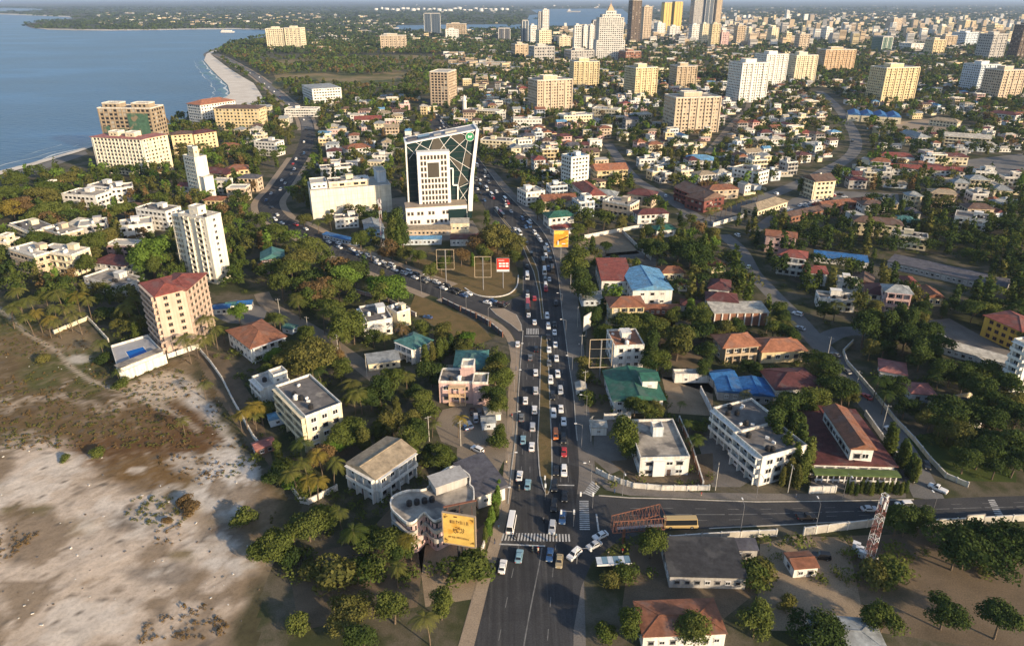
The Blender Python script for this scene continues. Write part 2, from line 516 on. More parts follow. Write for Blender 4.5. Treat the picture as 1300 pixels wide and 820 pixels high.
# beaches
sheet('beach', [(259, 77), (268, 88), (278, 98), (289, 108), (292, 119), (280, 130), (262, 137), (285, 141), (324, 137), (336, 129), (330, 118), (322, 106), (308, 98), (292, 88), (276, 76), (267, 69), (280, 63), (275, 62), (262, 69)], .12, 'sand', True)
sheet('beach', [(36, 35), (60, 38), (130, 39), (190, 38.5), (250, 37.5), (290, 37.3), (330, 38), (340, 38.5), (340, 37.4), (290, 36.2), (250, 36.5), (190, 37.6), (130, 38), (60, 37)], .6, 'sand')
sheet('beach', [(0, 18.7), (50, 20.6), (85, 22), (95, 23.5), (88, 21.2), (50, 19.2), (0, 17.6)], .6, 'sand')
sheet('beach', [(-200, 275), (0, 217), (40, 207), (100, 190), (122, 183), (122, 185), (100, 193), (40, 211), (0, 222), (-200, 282)], .12, 'sand', True)
# a tarmac promenade by the shore
sheet('promenade', [(-60, 240), (0, 224), (60, 206), (108, 192), (112, 196), (60, 214), (0, 233), (-60, 250)], .14, 'asphalt_pale', True)
sheet('golf_course', [(338, 118), (350, 100), (338, 78), (400, 72), (520, 70), (640, 80), (640, 92), (560, 100), (540, 118), (480, 112), (430, 118), (400, 100), (378, 106)], .1, 'golf')
sheet('road_verge', [(-40, 60), (0, 60)], .1, 'sand') if False else None

# --- the sandy vacant lot, coloured by what grows on it
lot_px = [(-60, 378), (20, 385), (70, 412), (100, 412), (136, 432), (150, 480), (165, 482), (215, 455), (246, 450), (292, 530), (342, 612), (382, 642), (362, 690), (334, 742), (322, 860), (-420, 860), (-300, 470)]
lot = [P(u, v) for u, v in lot_px]
def blob(u, v, cu, cv, ru, rv):
    d = math.hypot((u - cu) / ru, (v - cv) / rv)
    return max(0.0, min(1.0, (1.25 - d) / .5))
def seg(u, v, pts, wd):
    best = 1e9
    for (a, b), (c, d) in zip(pts, pts[1:]):
        L2 = (c - a) ** 2 + (d - b) ** 2
        t = max(0, min(1, ((u - a) * (c - a) + (v - b) * (d - b)) / L2))
        best = min(best, math.hypot(u - a - t * (c - a), v - b - t * (d - b)))
    return max(0.0, min(1.0, (wd * 1.5 - best) / wd))
LOTEDGE = [(lot[i], lot[i + 1]) for i in range(0, 15)]
LOTPATH = [(-20, 380), (10, 400), (32, 422), (75, 447), (84, 460), (95, 470), (118, 485), (150, 495), (185, 510), (215, 525)]
def lot_colour(p):
    u, v = pix(p)
    q = Vector((p.x, p.y, 0))
    n1 = mnoise.fractal(q * .06, .9, 2.0, 4); n2 = mnoise.fractal(q * .06 + Vector((50, 9, 0)), .9, 2.0, 4); n3 = mnoise.fractal(q * .35, .7, 2.0, 4)
    us, vs = u + n1 * 34 + n3 * 12, v + n2 * 24 + n3 * 8
    ua, va = u + n1 * 9 + n3 * 7, v + n2 * 7 + n3 * 5
    col = Vector((.145, .105, .055)) * (1 + .3 * n1)
    def mixin(c, f):
        nonlocal col
        f = max(0, min(1, f)); col = col.lerp(Vector(c), f)
    green, brown, sand, grey, white = (.085, .095, .03), (.125, .07, .032), (.52, .45, .385), (.17, .145, .12), (.60, .57, .53)
    sand, white = (.56, .465, .375), (.63, .59, .54)
    mixin((.20, .15, .085), .6 * max(0, n2))
    for cu, cv, ru, rv, k in ((90, 465, 66, 26, .85), (15, 405, 40, 22, .8), (60, 548, 70, 14, .6), (120, 440, 30, 16, .6)): mixin(green, k * blob(us, vs, cu, cv, ru, rv))
    mixin((.26, .20, .13), .7 * blob(us, vs, 95, 430, 45, 16)); mixin((.25, .195, .13), .6 * blob(us, vs, 240, 458, 30, 14))
    mixin(sand, .55 * blob(us, vs, 30, 505, 80, 10) * max(0, .5 + 1.6 * n3)); mixin(sand, .7 * blob(us, vs, 160, 514, 55, 9) * max(0, .6 + 1.5 * n3))
    mixin(sand, blob(us, vs, 58, 583, 72, 30)); mixin(sand, .95 * min(1, blob(us, vs, 100, 700, 200, 62) + blob(us, vs, 20, 640, 150, 34) + blob(us, vs, 150, 625, 50, 14)))
    if v > 690: mixin(sand, .95 * blob(us, vs, 40, 810, 340, 120))
    mixin(brown, blob(us, vs, 190, 560, 96, 34)); mixin(brown, .9 * blob(ua, va, 232, 536, 56, 24)); mixin((.17, .105, .045), .95 * blob(ua, va, 190, 598, 70, 22)); mixin((.15, .10, .05), .85 * blob(us, vs, 90, 538, 120, 22)); mixin((.13, .105, .04), .9 * blob(ua, va, 35, 650, 34, 9))
    mixin(grey, .95 * blob(ua, va, 165, 660, 34, 15)); mixin((.13, .09, .055), .9 * blob(ua, va, 175, 645, 16, 9)); mixin(grey, .9 * blob(ua, va, 288, 682, 30, 16)); mixin(grey, .75 * blob(ua, va, 205, 728, 50, 12)); mixin((.17, .13, .06), .85 * blob(ua, va, 232, 704, 20, 9)); mixin((.2, .15, .08), .7 * blob(ua, va, 100, 668, 22, 12)); mixin((.19, .14, .075), .6 * blob(ua, va, 225, 625, 26, 12))
    mixin(white, .9 * blob(ua, va, 292, 610, 34, 44)); mixin(white, .8 * blob(ua, va, 262, 636, 40, 16)); mixin(white, .8 * seg(ua, va, [(235, 498), (282, 536), (300, 575), (288, 630)], 9)); mixin(white, .7 * blob(us, vs, 285, 715, 20, 12))
    mixin((.58, .48, .37), .95 * blob(u + n3 * 6, v + n3 * 4, 206, 490, 48, 18)); mixin((.62, .57, .50), .8 * blob(u, v, 100, 456, 14, 6))
    mixin((.50, .42, .33), .95 * seg(u + n3 * 2, v + n3 * 2, LOTPATH, 2.2)); mixin((.48, .41, .33), .7 * seg(u + n3 * 3, v + n3 * 2, [(160, 495), (205, 512), (250, 545)], 3))
    mixin((.16, .12, .09), .8 * seg(u + n1 * 3, v + n3 * 2, [(205, 705), (255, 680), (290, 664)], 1.0)); mixin((.2, .16, .12), .7 * seg(u + n1 * 4, v + n3 * 2, [(40, 672), (75, 640), (110, 618)], 1.2))
    if v > 575:
        n5 = mnoise.fractal(q * .045 + Vector((9, 71, 2)), .7, 2.1, 5)
        mixin((.21, .155, .10), .8 * max(0, min(1, (n5 - .12) * 6))); mixin((.66, .60, .53), .6 * max(0, min(1, (-n5 - .15) * 6)))
    mixin((.10, .085, .07), .75 * max(0, n3 - .28) * 2)
    n4 = mnoise.fractal(Vector((p.x * .35 + p.y * .2, p.y * .14 - p.x * .08, 3)), .8, 2.0, 4)
    mixin((.34, .26, .18), .3 * max(0, n4 - .15) * 2); mixin((.14, .11, .08), .3 * max(0, -n4 - .3) * 2)
    e = min((Vector((a_[0] + (b_[0] - a_[0]) * t_, a_[1] + (b_[1] - a_[1]) * t_, 0)) - q).length for a_, b_ in LOTEDGE for t_ in (min(1, max(0, ((q.x - a_[0]) * (b_[0] - a_[0]) + (q.y - a_[1]) * (b_[1] - a_[1])) / max(1e-6, (b_[0] - a_[0]) ** 2 + (b_[1] - a_[1]) ** 2))),))
    mixin((.075, .068, .038), (4.5 + 5 * n1 - e) / 4)
    f = 1 + .30 * n3
    return (max(.01, col.x * f), max(.01, col.y * f), max(.01, col.z * f), 1)
mb = MB(); idx = {}; cols = []
st = 1.25
xs = [p.x for p in lot]; ys = [p.y for p in lot]
x0, y0 = max(min(xs), -330), min(ys)
nx, ny = int((max(xs) - x0) / st), int((max(ys) - y0) / st)
def lotv(i, j):
    if (i, j) not in idx:
        p = Vector((x0 + i * st, y0 + j * st, 0))
        idx[(i, j)] = len(mb.v)
        mb.v.append((p.x, p.y, .03 + .22 * max(0, mnoise.fractal(p * .08, .8, 2, 3))))
        cols.append(lot_colour(p))
    return idx[(i, j)]
for i in range(nx):
    for j in range(ny):
        if inside(x0 + (i + .5) * st, y0 + (j + .5) * st, lot):
            mb.f.append((lotv(i, j), lotv(i + 1, j), lotv(i + 1, j + 1), lotv(i, j + 1))); mb.m.append(0)
def lot_mat():
    m, t, b, N, L = nodes('lot_ground')
    b.inputs['Roughness'].default_value = .95; b.inputs['Specular IOR Level'].default_value = .1
    a = N.new('ShaderNodeVertexColor'); a.layer_name = 'soil'
    g_ = N.new('ShaderNodeNewGeometry'); n = N.new('ShaderNodeTexNoise'); n.inputs['Scale'].default_value = 1.2; n.inputs['Detail'].default_value = 8; n.inputs['Roughness'].default_value = .75
    L.new(g_.outputs['Position'], n.inputs['Vector'])
    r = ramp(N, [(.3, (.72, .70, .67)), (.5, (.97, .97, .97)), (.75, (1.14, 1.12, 1.1))]); L.new(n.outputs['Fac'], r.inputs['Fac'])
    x = N.new('ShaderNodeMix'); x.data_type = 'RGBA'; x.blend_type = 'MULTIPLY'; x.inputs[0].default_value = 1
    L.new(a.outputs['Color'], x.inputs[6]); L.new(r.outputs['Color'], x.inputs[7]); L.new(x.outputs[2], b.inputs['Base Color'])
    bm = N.new('ShaderNodeBump'); bm.inputs['Strength'].default_value = .5; bm.inputs['Distance'].default_value = .2
    L.new(n.outputs['Fac'], bm.inputs['Height']); L.new(bm.outputs[0], b.inputs['Normal'])
    return m
me = mb.mesh('sandy_lot', lot_mat())
at = me.color_attributes.new('soil', 'FLOAT_COLOR', 'POINT')
at.data.foreach_set('color', [c for q in cols for c in q])
for p_ in me.polygons: p_.use_smooth = True
lo_ = put(bpy.data.objects.new('sandy_lot', me)); lo_['kind'] = 'structure'
occ_poly(lot, 8)

# --- yards and paved grounds: (name, z, material, taken, outline)
YARDS = [
    ('dirt_yard', .010, 'dirt', True, [(734, 305), (748, 296), (790, 293), (800, 308), (812, 322), (765, 326), (735, 330)]),
    ('paved_yard', .010, 'pave_grey', True, [(770, 322), (812, 318), (838, 332), (826, 345), (790, 334), (765, 334)]),
    ('dirt_yard', .010, 'dirt_dark', False, [(745, 420), (772, 420), (778, 470), (775, 530), (752, 540), (742, 500)]),
    ('dirt_yard', .012, 'dirt_dark', False, [(820, 400), (858, 400), (880, 440), (905, 470), (905, 500), (842, 480), (822, 440)]),
    ('dirt_yard', .012, 'dirt', True, [(840, 478), (905, 484), (905, 528), (848, 524), (845, 500)]),
    ('paved_yard', .012, 'pave_grey', True, [(756, 532), (800, 530), (812, 585), (775, 602), (752, 582)]),
    ('dirt_yard', .014, 'dirt_dark', False, [(775, 585), (905, 575), (906, 612), (880, 620), (808, 616)]),
    ('paved_yard', .012, 'pave_grey', True, [(884, 556), (905, 552), (960, 606), (940, 618), (904, 618)]),
    ('paved_yard', .012, 'pave_grey', True, [(1030, 596), (1138, 592), (1148, 612), (1120, 622), (1030, 622)]),
    ('gravel_yard', .012, 'street_sand', True, [(562, 520), (640, 500), (645, 545), (642, 580), (630, 604), (600, 576), (560, 560), (552, 540)]),
    ('dirt_yard', .010, 'dirt', False, [(530, 692), (580, 690), (622, 660), (612, 720), (600, 760), (540, 770)]),
    ('dirt_yard', .010, 'dirt_dark', False, [(370, 740), (400, 700), (455, 690), (500, 640), (540, 690), (530, 770), (380, 800)]),
    ('dirt_yard', .011, 'dirt', False, [(965, 690), (1010, 680), (1070, 682), (1100, 720), (1090, 800), (960, 800)]),
    ('dirt_yard', .012, 'dirt_dark', False, [(1075, 680), (1300, 672), (1400, 720), (1300, 830), (1100, 800)]),
    ('dirt_yard', .012, 'dirt_dark', False, [(800, 692), (960, 685), (975, 740), (900, 800), (790, 770)]),
    ('grass_lawn', .012, 'grass', False, [(1150, 555), (1190, 548), (1290, 600), (1290, 612), (1212, 610), (1180, 585)]),
    ('tarmac_yard', .012, 'asphalt_pale', True, [(268, 388), (300, 380), (340, 392), (330, 420), (318, 412), (290, 410), (272, 402)]),
    ('dirt_yard', .012, 'dirt_dark', False, [(210, 470), (245, 440), (286, 450), (330, 520), (350, 600), (300, 540), (255, 470)]),
    ('car_park', .015, 'asphalt_pale', True, [(946, 296), (970, 278), (1006, 252), (1050, 242), (1140, 246), (1142, 258), (1088, 262), (1020, 275), (975, 288), (962, 300)]),
    ('tarmac_yard', .012, 'asphalt_pale', True, [(1210, 205), (1300, 195), (1310, 222), (1238, 228)]),
    ('dirt_yard', .012, 'pave_tan', True, [(1112, 158), (1190, 150), (1230, 162), (1210, 172), (1150, 168)]),
    ('construction_ground', .012, 'pave_grey', True, [(1172, 408), (1205, 404), (1285, 448), (1300, 470), (1262, 474), (1196, 432)]),
    ('dirt_yard', .012, 'dirt_dark', False, [(1196, 505), (1260, 520), (1300, 560), (1300, 600), (1230, 545)]),
    ('roundabout_island', .012, 'grass_dry', True, [(522, 328), (560, 316), (612, 312), (650, 322), (660, 352), (655, 372), (632, 378), (604, 375), (560, 358), (530, 345)]),
    ('creek_bank', .012, 'grass_dry', True, [(528, 372), (560, 388), (606, 410), (625, 430), (600, 440), (560, 420), (520, 392)]),
    ('paved_yard', .014, 'pave_grey', True, [(515, 286), (600, 280), (612, 300), (560, 306), (520, 304)]),
    ('paved_yard', .012, 'pave_tan', True, [(496, 252), (515, 250), (520, 286), (500, 290)]),
    ('grass_lawn', .013, 'grass', True, [(838, 352), (862, 348), (868, 366), (842, 366)]),
    ('paved_yard', .012, 'dirt', False, [(819, 392), (856, 392), (858, 420), (822, 420)]),
]
for nm, z, mt, tk, px in YARDS: sheet(nm, px, z, mt, tk)

# --- roads
MAIN = [(860, 592, 728), (820, 602, 728), (780, 612, 728), (730, 624, 727), (690, 636, 727), (640, 645, 731), (600, 649, 735), (560, 654, 733), (540, 656, 731), (500, 658, 728), (460, 661, 722), (420, 664, 717), (400, 664, 714), (370, 664, 711), (340, 664, 707), (320, 662, 702), (307, 655, 697), (290, 638, 686), (274, 622, 671), (266, 617, 663), (248, 605, 645), (240, 600, 637), (215, 585, 618), (190, 568, 598), (170, 552, 580), (157, 542, 566), (140, 532, 553), (132, 532, 549), (127, 540, 556), (124, 558, 571)]
ML = smooth([P(u, v) for v, u, _ in MAIN], 4); MR = smooth([P(u, v) for v, _, u in MAIN], 4)
main_road = ribbon('main_road', ML, MR, .05, 'asphalt_worn')
for a, b in zip(ML, MR):
    n = max(2, int((b - a).length / 5))
    for i in range(n + 1):
        p = a.lerp(b, i / n); occ(p.x, p.y, 4)
def road(name, px, wd, mt='asphalt', z=.035, kerbs=None, extra=1.5):
    c = smooth([P(u, v) for u, v in px], 6)
    o = ribbon(name, offset(c, wd / 2), offset(c, -wd / 2), z, mt)
    occ_line(c, wd / 2 + extra)
    if kerbs:
        kerb_line(offset(c, wd / 2), o, z=z, mt=kerbs); kerb_line(offset(c, -wd / 2), o, z=z, mt=kerbs)
    return o, c
BRANCH = [(668, 400), (640, 393), (600, 383), (560, 369), (510, 350), (462, 331), (416, 311), (383, 292), (352, 278), (341, 258), (356, 238), (372, 214), (381, 200), (388, 185), (391, 165), (386, 149), (372, 136), (345, 113), (325, 97), (305, 85), (285, 74), (272, 69)]
branch, branch_c = road('branch_road', BRANCH, 14.0, 'asphalt_worn', .040, extra=4.5)
occ_poly([P(*q) for q in ((505, 356), (560, 378), (612, 403), (648, 424), (640, 442), (600, 428), (555, 408), (500, 378))], 4)
bw = smooth([P(u, v) for u, v in BRANCH[3:13]], 6)
for s in (1, -1):
    ribbon('pavement', offset(bw, s * 7.1), offset(bw, s * 11.5), .030, 'pave_tan')
fw = smooth([P(u, v) for u, v in BRANCH[14:]], 6)
for s in (1, -1): ribbon('pavement', offset(fw, s * 6.4), offset(fw, s * 11), .030, 'pave_tan')
ribbon('carriageway', offset(fw, 6), offset(fw, -6), .2, 'asphalt_pale')
sheet('junction_road', [(556, 372), (600, 378), (640, 384), (668, 372), (668, 440), (658, 436), (648, 420), (630, 405), (598, 394), (556, 384)], .045, 'asphalt', True)
bridge_walk = smooth([P(u, v) for u, v in [(556, 380), (598, 396), (628, 410), (645, 426), (652, 448), (654, 480), (652, 520), (650, 560), (646, 600), (640, 640), (628, 690), (617, 726), (604, 770), (590, 820)]], 4)
ribbon('pavement', offset(bridge_walk, 1.6), offset(bridge_walk, -1.4), .058, 'pave_tan')
CROSS = [(722, 627, 690), (740, 627, 688), (760, 629, 682), (800, 632, 676), (850, 633, 673), (900, 635, 671), (960, 637, 668), (1060, 636, 663), (1160, 634, 660), (1240, 631, 658), (1310, 629, 656), (1500, 621, 648)]
CT = [P(u, t) for u, t, b in CROSS]; CB = [P(u, b) for u, t, b in CROSS]
cross_road = ribbon('cross_road', CT, CB, .046, 'asphalt')
occ_line(CT, 5); occ_line(CB, 5); occ_line([a.lerp(b, .5) for a, b in zip(CT, CB)], 6)
sheet('slip_road', [(722, 686), (800, 674), (812, 678), (780, 690), (752, 712), (738, 745), (728, 800), (722, 800)], .042, 'asphalt', True)
ribbon('pavement', [P(u, v) for u, v in [(752, 606), (770, 622), (800, 629), (850, 631), (900, 633), (960, 635), (1060, 634), (1150, 632)]], [P(u, v) for u, v in [(756, 598), (776, 612), (806, 619), (860, 624), (900, 625), (960, 626), (1060, 627), (1150, 624)]], .030, 'pave_grey')
RP = [(860, 728, 745), (690, 727, 740), (640, 731, 752), (600, 735, 756), (560, 733, 752), (500, 728, 746), (460, 722, 743), (420, 717, 739), (380, 712, 734), (340, 707, 726), (320, 702, 722), (300, 692, 707), (274, 671, 683), (248, 645, 655), (215, 618, 626)]
ribbon('pavement', [P(a, v) for v, a, b in RP], [P(b, v) for v, a, b in RP], .028, 'pave_grey')
occ_line([P(b - 4, v) for v, a, b in RP], 4)
LP = [(860, 592, 570), (730, 624, 607), (690, 636, 622), (640, 645, 632), (600, 649, 639), (560, 654, 643), (500, 658, 645), (460, 661, 648), (436, 662, 652)]
ribbon('verge', [P(a, v) for v, a, b in LP], [P(b, v) for v, a, b in LP], .026, 'pave_tan')
occ_line([P(b + 4, v) for v, a, b in LP], 3)
DIAG = [(1180, 634), (1168, 610), (1146, 572), (1119, 530), (1092, 498), (1066, 462), (1040, 437), (1012, 405), (988, 381), (970, 362), (955, 345), (940, 318), (918, 298)]
road('side_road', DIAG, 8.5, 'asphalt_pale', .038, extra=3.5)
UPR = [(866, 270), (895, 281), (925, 270), (960, 255), (1012, 234), (1050, 216), (1075, 202), (1086, 188), (1085, 172), (1078, 158), (1068, 143), (1056, 129), (1040, 116)]
road('town_road', UPR, 11, 'asphalt_pale', .036, extra=6)
road('town_road', [(912, 290), (890, 279), (863, 262), (833, 243), (810, 230), (795, 215), (783, 198), (772, 183)], 9, 'asphalt_pale', .034, extra=5)
road('residential_street', [(332, 372), (342, 388), (371, 405), (406, 426), (434, 446), (462, 466), (488, 486)], 7, 'street_sand', .02)
road('residential_street', [(890, 205), (915, 175), (932, 155), (948, 140), (952, 128)], 7, 'street_sand', .02)
road('residential_street', [(1038, 436), (1060, 424), (1082, 420), (1108, 424)], 8, 'asphalt_pale', .032)
road('shore_road', [(262, 72), (262, 68), (275, 62), (300, 54), (330, 49)], 10, 'asphalt_pale', .03)
road('residential_street', [(620, 640), (600, 600), (590, 575), (600, 556), (640, 548)], 5, 'street_sand', .024)

# medians
def island(name, rows, mt='grass_dry'):
    L = [P(a, v) for v, a, b in rows]; R = [P(b, v) for v, a, b in rows]
    ring = L + R[::-1]
    mb = MB(); mb.prism([(p.x, p.y) for p in ring], .05, .20)
    o = mb.build(name, C('kerb')); o['kind'] = 'structure'
    cen = sum(ring, Vector()) / len(ring)
    Li = [a + (b - a).normalized() * min(.35, (b - a).length * .2) for a, b in zip(L, R)]
    Ri = [b - (b - a).normalized() * min(.35, (b - a).length * .2) for a, b in zip(L, R)]
    mb = ribbon_mb(Li, Ri, .22)
    if (Vector(mb.v[1]) - Vector(mb.v[0])).cross(Vector(mb.v[2]) - Vector(mb.v[0])).z < 0: mb.f = [f[::-1] for f in mb.f]
    mb.build('median_grass', C(mt), o)
    return o
MED = [(628, 693, 695.5), (618, 688.5, 700), (604, 685, 701.5), (590, 683.5, 701.5), (560, 682, 701), (520, 684, 699), (480, 685, 697.5), (440, 686, 696), (427, 687, 694.5)]
island('median', MED)
MED2 = [(405, 687, 691.5), (385, 685, 689), (370, 683, 687.5), (357, 680, 685), (345, 677, 683.5), (335, 672.5, 680), (325, 668, 675), (312, 663, 668), (300, 655, 659), (285, 642, 645), (266, 626.5, 629)]
island('median', MED2)
island('traffic_island', [(392, 622, 640), (400, 630, 656), (412, 648, 662), (420, 658, 663)], 'pave_tan')
# markings
def stripe(parent, a, b, wd, z=.062, name='road_stripe', mt='paint_white'):
    d = (b - a).normalized(); n = Vector((-d.y, d.x, 0)) * wd / 2
    mb = MB(); mb.quad(tuple(a - n + Vector((0, 0, z))), tuple(b - n + Vector((0, 0, z))), tuple(b + n + Vector((0, 0, z))), tuple(a + n + Vector((0, 0, z))))
    f = mb.f[0]
    va = [Vector(q) for q in mb.v]
    if (va[1] - va[0]).cross(va[2] - va[0]).z < 0: mb.f = [f[::-1]]
    return mb.build(name, C(mt), parent)
def zebra(parent, c0, c1, d0, d1, n, fill=.5):
    """stripes run from the line c0-c1 to the line d0-d1"""
    c0, c1, d0, d1 = (P(*q) for q in (c0, c1, d0, d1))
    for i in range(n):
        t = (i + .5) / n
        stripe(parent, c0.lerp(c1, t), d0.lerp(d1, t), (c1 - c0).length / n * fill)
zebra(main_road, (638, 676), (724, 678), (635, 686), (725, 687.5), 22)
zebra(cross_road, (735.5, 635), (736, 673), (747, 635), (749, 673), 16)
zebra(main_road, (668, 417), (684, 417), (668, 424.5), (684.5, 424.5), 8)
zebra(cross_road, (740, 626), (752, 610), (752, 631), (762, 618), 7)
zebra(cross_road, (1254, 634), (1264, 655), (1262, 633.5), (1274, 654.5), 9)
stripe(main_road, P(634, 690.5), P(692, 693), .45)
stripe(main_road, P(702, 615.5), P(729, 616), .45)
stripe(cross_road, P(757, 652), P(760, 674), .45)
stripe(main_road, P(666, 427), P(684, 427), .4)
def lane_dashes(parent, rows, step=9, dash=3, wd=.18):
    c = smooth([P(u, v) for u, v in rows], 6)
    mb = MB(); acc = 0.0; on = True
    for a, b in zip(c, c[1:]):
        L_ = (b - a).length; s = 0.0
        if L_ < .01: continue
        while s < L_:
            need = (dash if on else step - dash) - acc
            e = min(L_, s + need)
            if on:
                p, q = a.lerp(b, s / L_), a.lerp(b, e / L_); d = (b - a).normalized(); n = Vector((-d.y, d.x, 0)) * wd / 2
                z = Vector((0, 0, .064))
                mb.quad(tuple(p - n + z), tuple(q - n + z), tuple(q + n + z), tuple(p + n + z))
            acc += e - s; s = e
            if acc >= (dash if on else step - dash) - 1e-6: acc = 0; on = not on
    for i, f in enumerate(mb.f):
        va = [Vector(mb.v[k]) for k in f]
        if (va[1] - va[0]).cross(va[2] - va[0]).z < 0: mb.f[i] = f[::-1]
    return mb.build('lane_marking', C('paint_worn'), parent, 'stuff')
def mid(rows, fa): return [(a + (b - a) * fa, v) for v, a, b in rows]
LC = [(860, 592, 655), (730, 624, 676), (690, 636, 683), (660, 642, 690)]
lane_dashes(main_road, mid([(v, MAINL, m) for v, MAINL, m in [(600, 649, 684), (560, 654, 682), (500, 658, 684.5), (460, 661, 685.5), (428, 664, 686.5)]], .36))
lane_dashes(main_road, mid([(600, 649, 684), (560, 654, 682), (500, 658, 684.5), (460, 661, 685.5), (428, 664, 686.5)], .68))
lane_dashes(main_road, mid([(612, 701, 734), (560, 701, 733), (500, 698.5, 728), (460, 697, 722), (428, 695, 718)], .33))
lane_dashes(main_road, mid([(612, 701, 734), (560, 701, 733), (500, 698.5, 728), (460, 697, 722), (428, 695, 718)], .62))
lane_dashes(main_road, mid(LC[:3], .5)); lane_dashes(main_road, mid([(860, 655, 728), (730, 676, 727), (692, 684, 727)], .5))
lane_dashes(main_road, [(688, 695), (684, 720), (672, 780), (660, 850)], 9, 9, .3)
lane_dashes(cross_road, [(u, (t + b) / 2) for u, t, b in CROSS[3:]], 9, 8, .25)
for fr in (.3, .7): lane_dashes(cross_road, [(u, t + (b - t) * fr) for u, t, b in CROSS[3:]], 9, 3, .15)
lane_dashes(branch, BRANCH[2:10], 8, 3, .2)
MRk = smooth([P(u, v) for v, _, u in MAIN[7:]], 4); kerb_line(MRk, main_road, z=.05)
kerb_line(smooth([P(u, v) for v, u, _ in MAIN[5:12]], 4), main_road, z=.05)
kerb_line([P(u, t) for u, t, b in CROSS[2:9]], cross_road, z=.046); kerb_line([P(u, b) for u, t, b in CROSS[5:]], cross_road, z=.046)
kerb_line(smooth([P(u, v) for u, v in [(590, 366), (604, 374.5), (625, 377.5), (645, 374), (656, 364), (658, 350)]], 5), branch, .5, .35, .05, 'parapet_white')

# surf and shallows along the near shore and the beach
rs = random.Random(8)
def surf(pts, off, wd, z, mt, name):
    c = smooth(pts, 10); L, R_ = [], []
    o1, o2 = offset(c, off), offset(c, off + wd)
    for a, b in zip(o1, o2):
        n = mnoise.noise(Vector((a.x * .03, a.y * .03, off))); m = (a + b) / 2; t = max(.06, .55 + 1.1 * n)
        d = (b - a) / 2; sh = (b - a).normalized() * n * 6
        L.append(m - d * t + sh); R_.append(m + d * t + sh)
    ribbon(name, L, R_, z, mt)
c1 = [P(u, v) for u, v in [(-120, 250), (-40, 228), (0, 217), (40, 207), (100, 190), (122, 183)]]
mat('foam', (.62, .66, .68), .8, .3, .4); ground_mat('shallows', [(.3, (.10, .22, .30)), (.7, (.20, .31, .37))], .02)
c2 = [P(u, v) for u, v in [(262, 137), (280, 130), (292, 119), (289, 108), (278, 98), (268, 88), (259, 77)]]
for off, wd in ((3, 2.4), (16, 1.4), (33, 1.0)): surf(c1, off, wd, -.62, 'foam', 'surf')
surf(c2, -22, 44, -.66, 'shallows', 'shallows')
for off, wd in ((2, 3), (22, 1.4)): surf(c2, off, wd, -.6, 'foam', 'surf')
# ================================================================== BUILDINGS
def window_mesh(name, fr, gl, mull=1):
    mb = MB()
    e = .06
    mb.box(-.5, .5, -.03, .02, 0, 1, 1)
    for q in ((-.5, -.5 + e, 0, 1), (.5 - e, .5, 0, 1), (-.5 + e, .5 - e, 0, e), (-.5 + e, .5 - e, 1 - e, 1)):
        mb.box(q[0], q[1], -.10, .01, q[2], q[3], 0)
    if mull: mb.box(-.025, .025, -.07, .01, e, 1 - e, 0)
    mb.box(-.58, .58, -.30, .01, 1.02, 1.09, 0)
    mb.box(-.55, .55, -.18, .01, -.07, -.01, 0)
    return mb.mesh(name, [fr, gl])
WINM = window_mesh('window', C('frame_white'), C('glass'))
WINP = window_mesh('window', C('panel_tan'), C('glass'))
WINC = window_mesh('window', C('frame_white'), C('wall_curtain'))
WINO = window_mesh('window', C('metal_grey'), C('glass'), 0)
WR = random.Random(77)
DOORM = MB().box(-.5, .5, -.06, .02, 0, 1, 1).box(-.56, -.5, -.1, .01, 0, 1.04).box(.5, .56, -.1, .01, 0, 1.04).box(-.5, .5, -.1, .01, 1, 1.04).box(.32, .38, -.12, -.06, .45, .5).mesh('door', [C('frame_white'), C('roof_brown')])
TANKM = {}
for tk in ('tank_black', 'tank_white'):
    q = MB(); q.bar((0, 0, 0), (0, 0, 1.0), .62, 0, 12); q.bar((0, 0, 1.0), (0, 0, 1.25), .62, 0, 12, .25); q.bar((0, 0, 1.25), (0, 0, 1.35), .2, 0, 8)
    TANKM[tk] = q.mesh('water_tank', C(tk))
ACM = MB().box(-.45, .45, -.2, .2, 0, .6).mesh('air_conditioner', C('frame_white'))
LAND = []
BUILT = 0
def rectframe(A, B, Cc, h, depth=None):
    a, b = P(*A, h), P(*B, h)
    d = b - a; wd = math.hypot(d.x, d.y); rz = math.atan2(d.y, d.x)
    if depth is None:
        c = P(*Cc, h) - b
        depth = c.x * -math.sin(rz) + c.y * math.cos(rz)
    return Vector((a.x, a.y, 0)), rz, wd, max(3.0, depth)
class Face:
    """front = towards -y of the building, right = +x, left = -x, back = +y"""
    def __init__(s, k, w, d): s.k, s.w, s.d = k, w, d; s.len = w if k in 'FB' else d; s.rz = {'F': 0, 'R': PI / 2, 'L': -PI / 2, 'B': PI}[k]
    def pt(s, a, t):
        return {'F': (a, -t), 'R': (s.w + t, a), 'L': (-t, s.d - a), 'B': (s.w - a, s.d + t)}[s.k]
    def box(s, mb, a0, a1, t0, t1, z0, z1, m=0):
        p, q = s.pt(a0, t0), s.pt(a1, t1)
        mb.box(p[0], q[0], p[1], q[1], z0, z1, m)
def visible(loc, rz, w_, d_):
    v = Vector((-loc.x, -loc.y))
    cx = v.x * math.cos(rz) + v.y * math.sin(rz); cy = -v.x * math.sin(rz) + v.y * math.cos(rz)
    o = ''
    if cy < 0: o += 'F'
    if cx < 0: o += 'L'
    if cx > w_: o += 'R'
    if cy > d_: o += 'B'
    return o
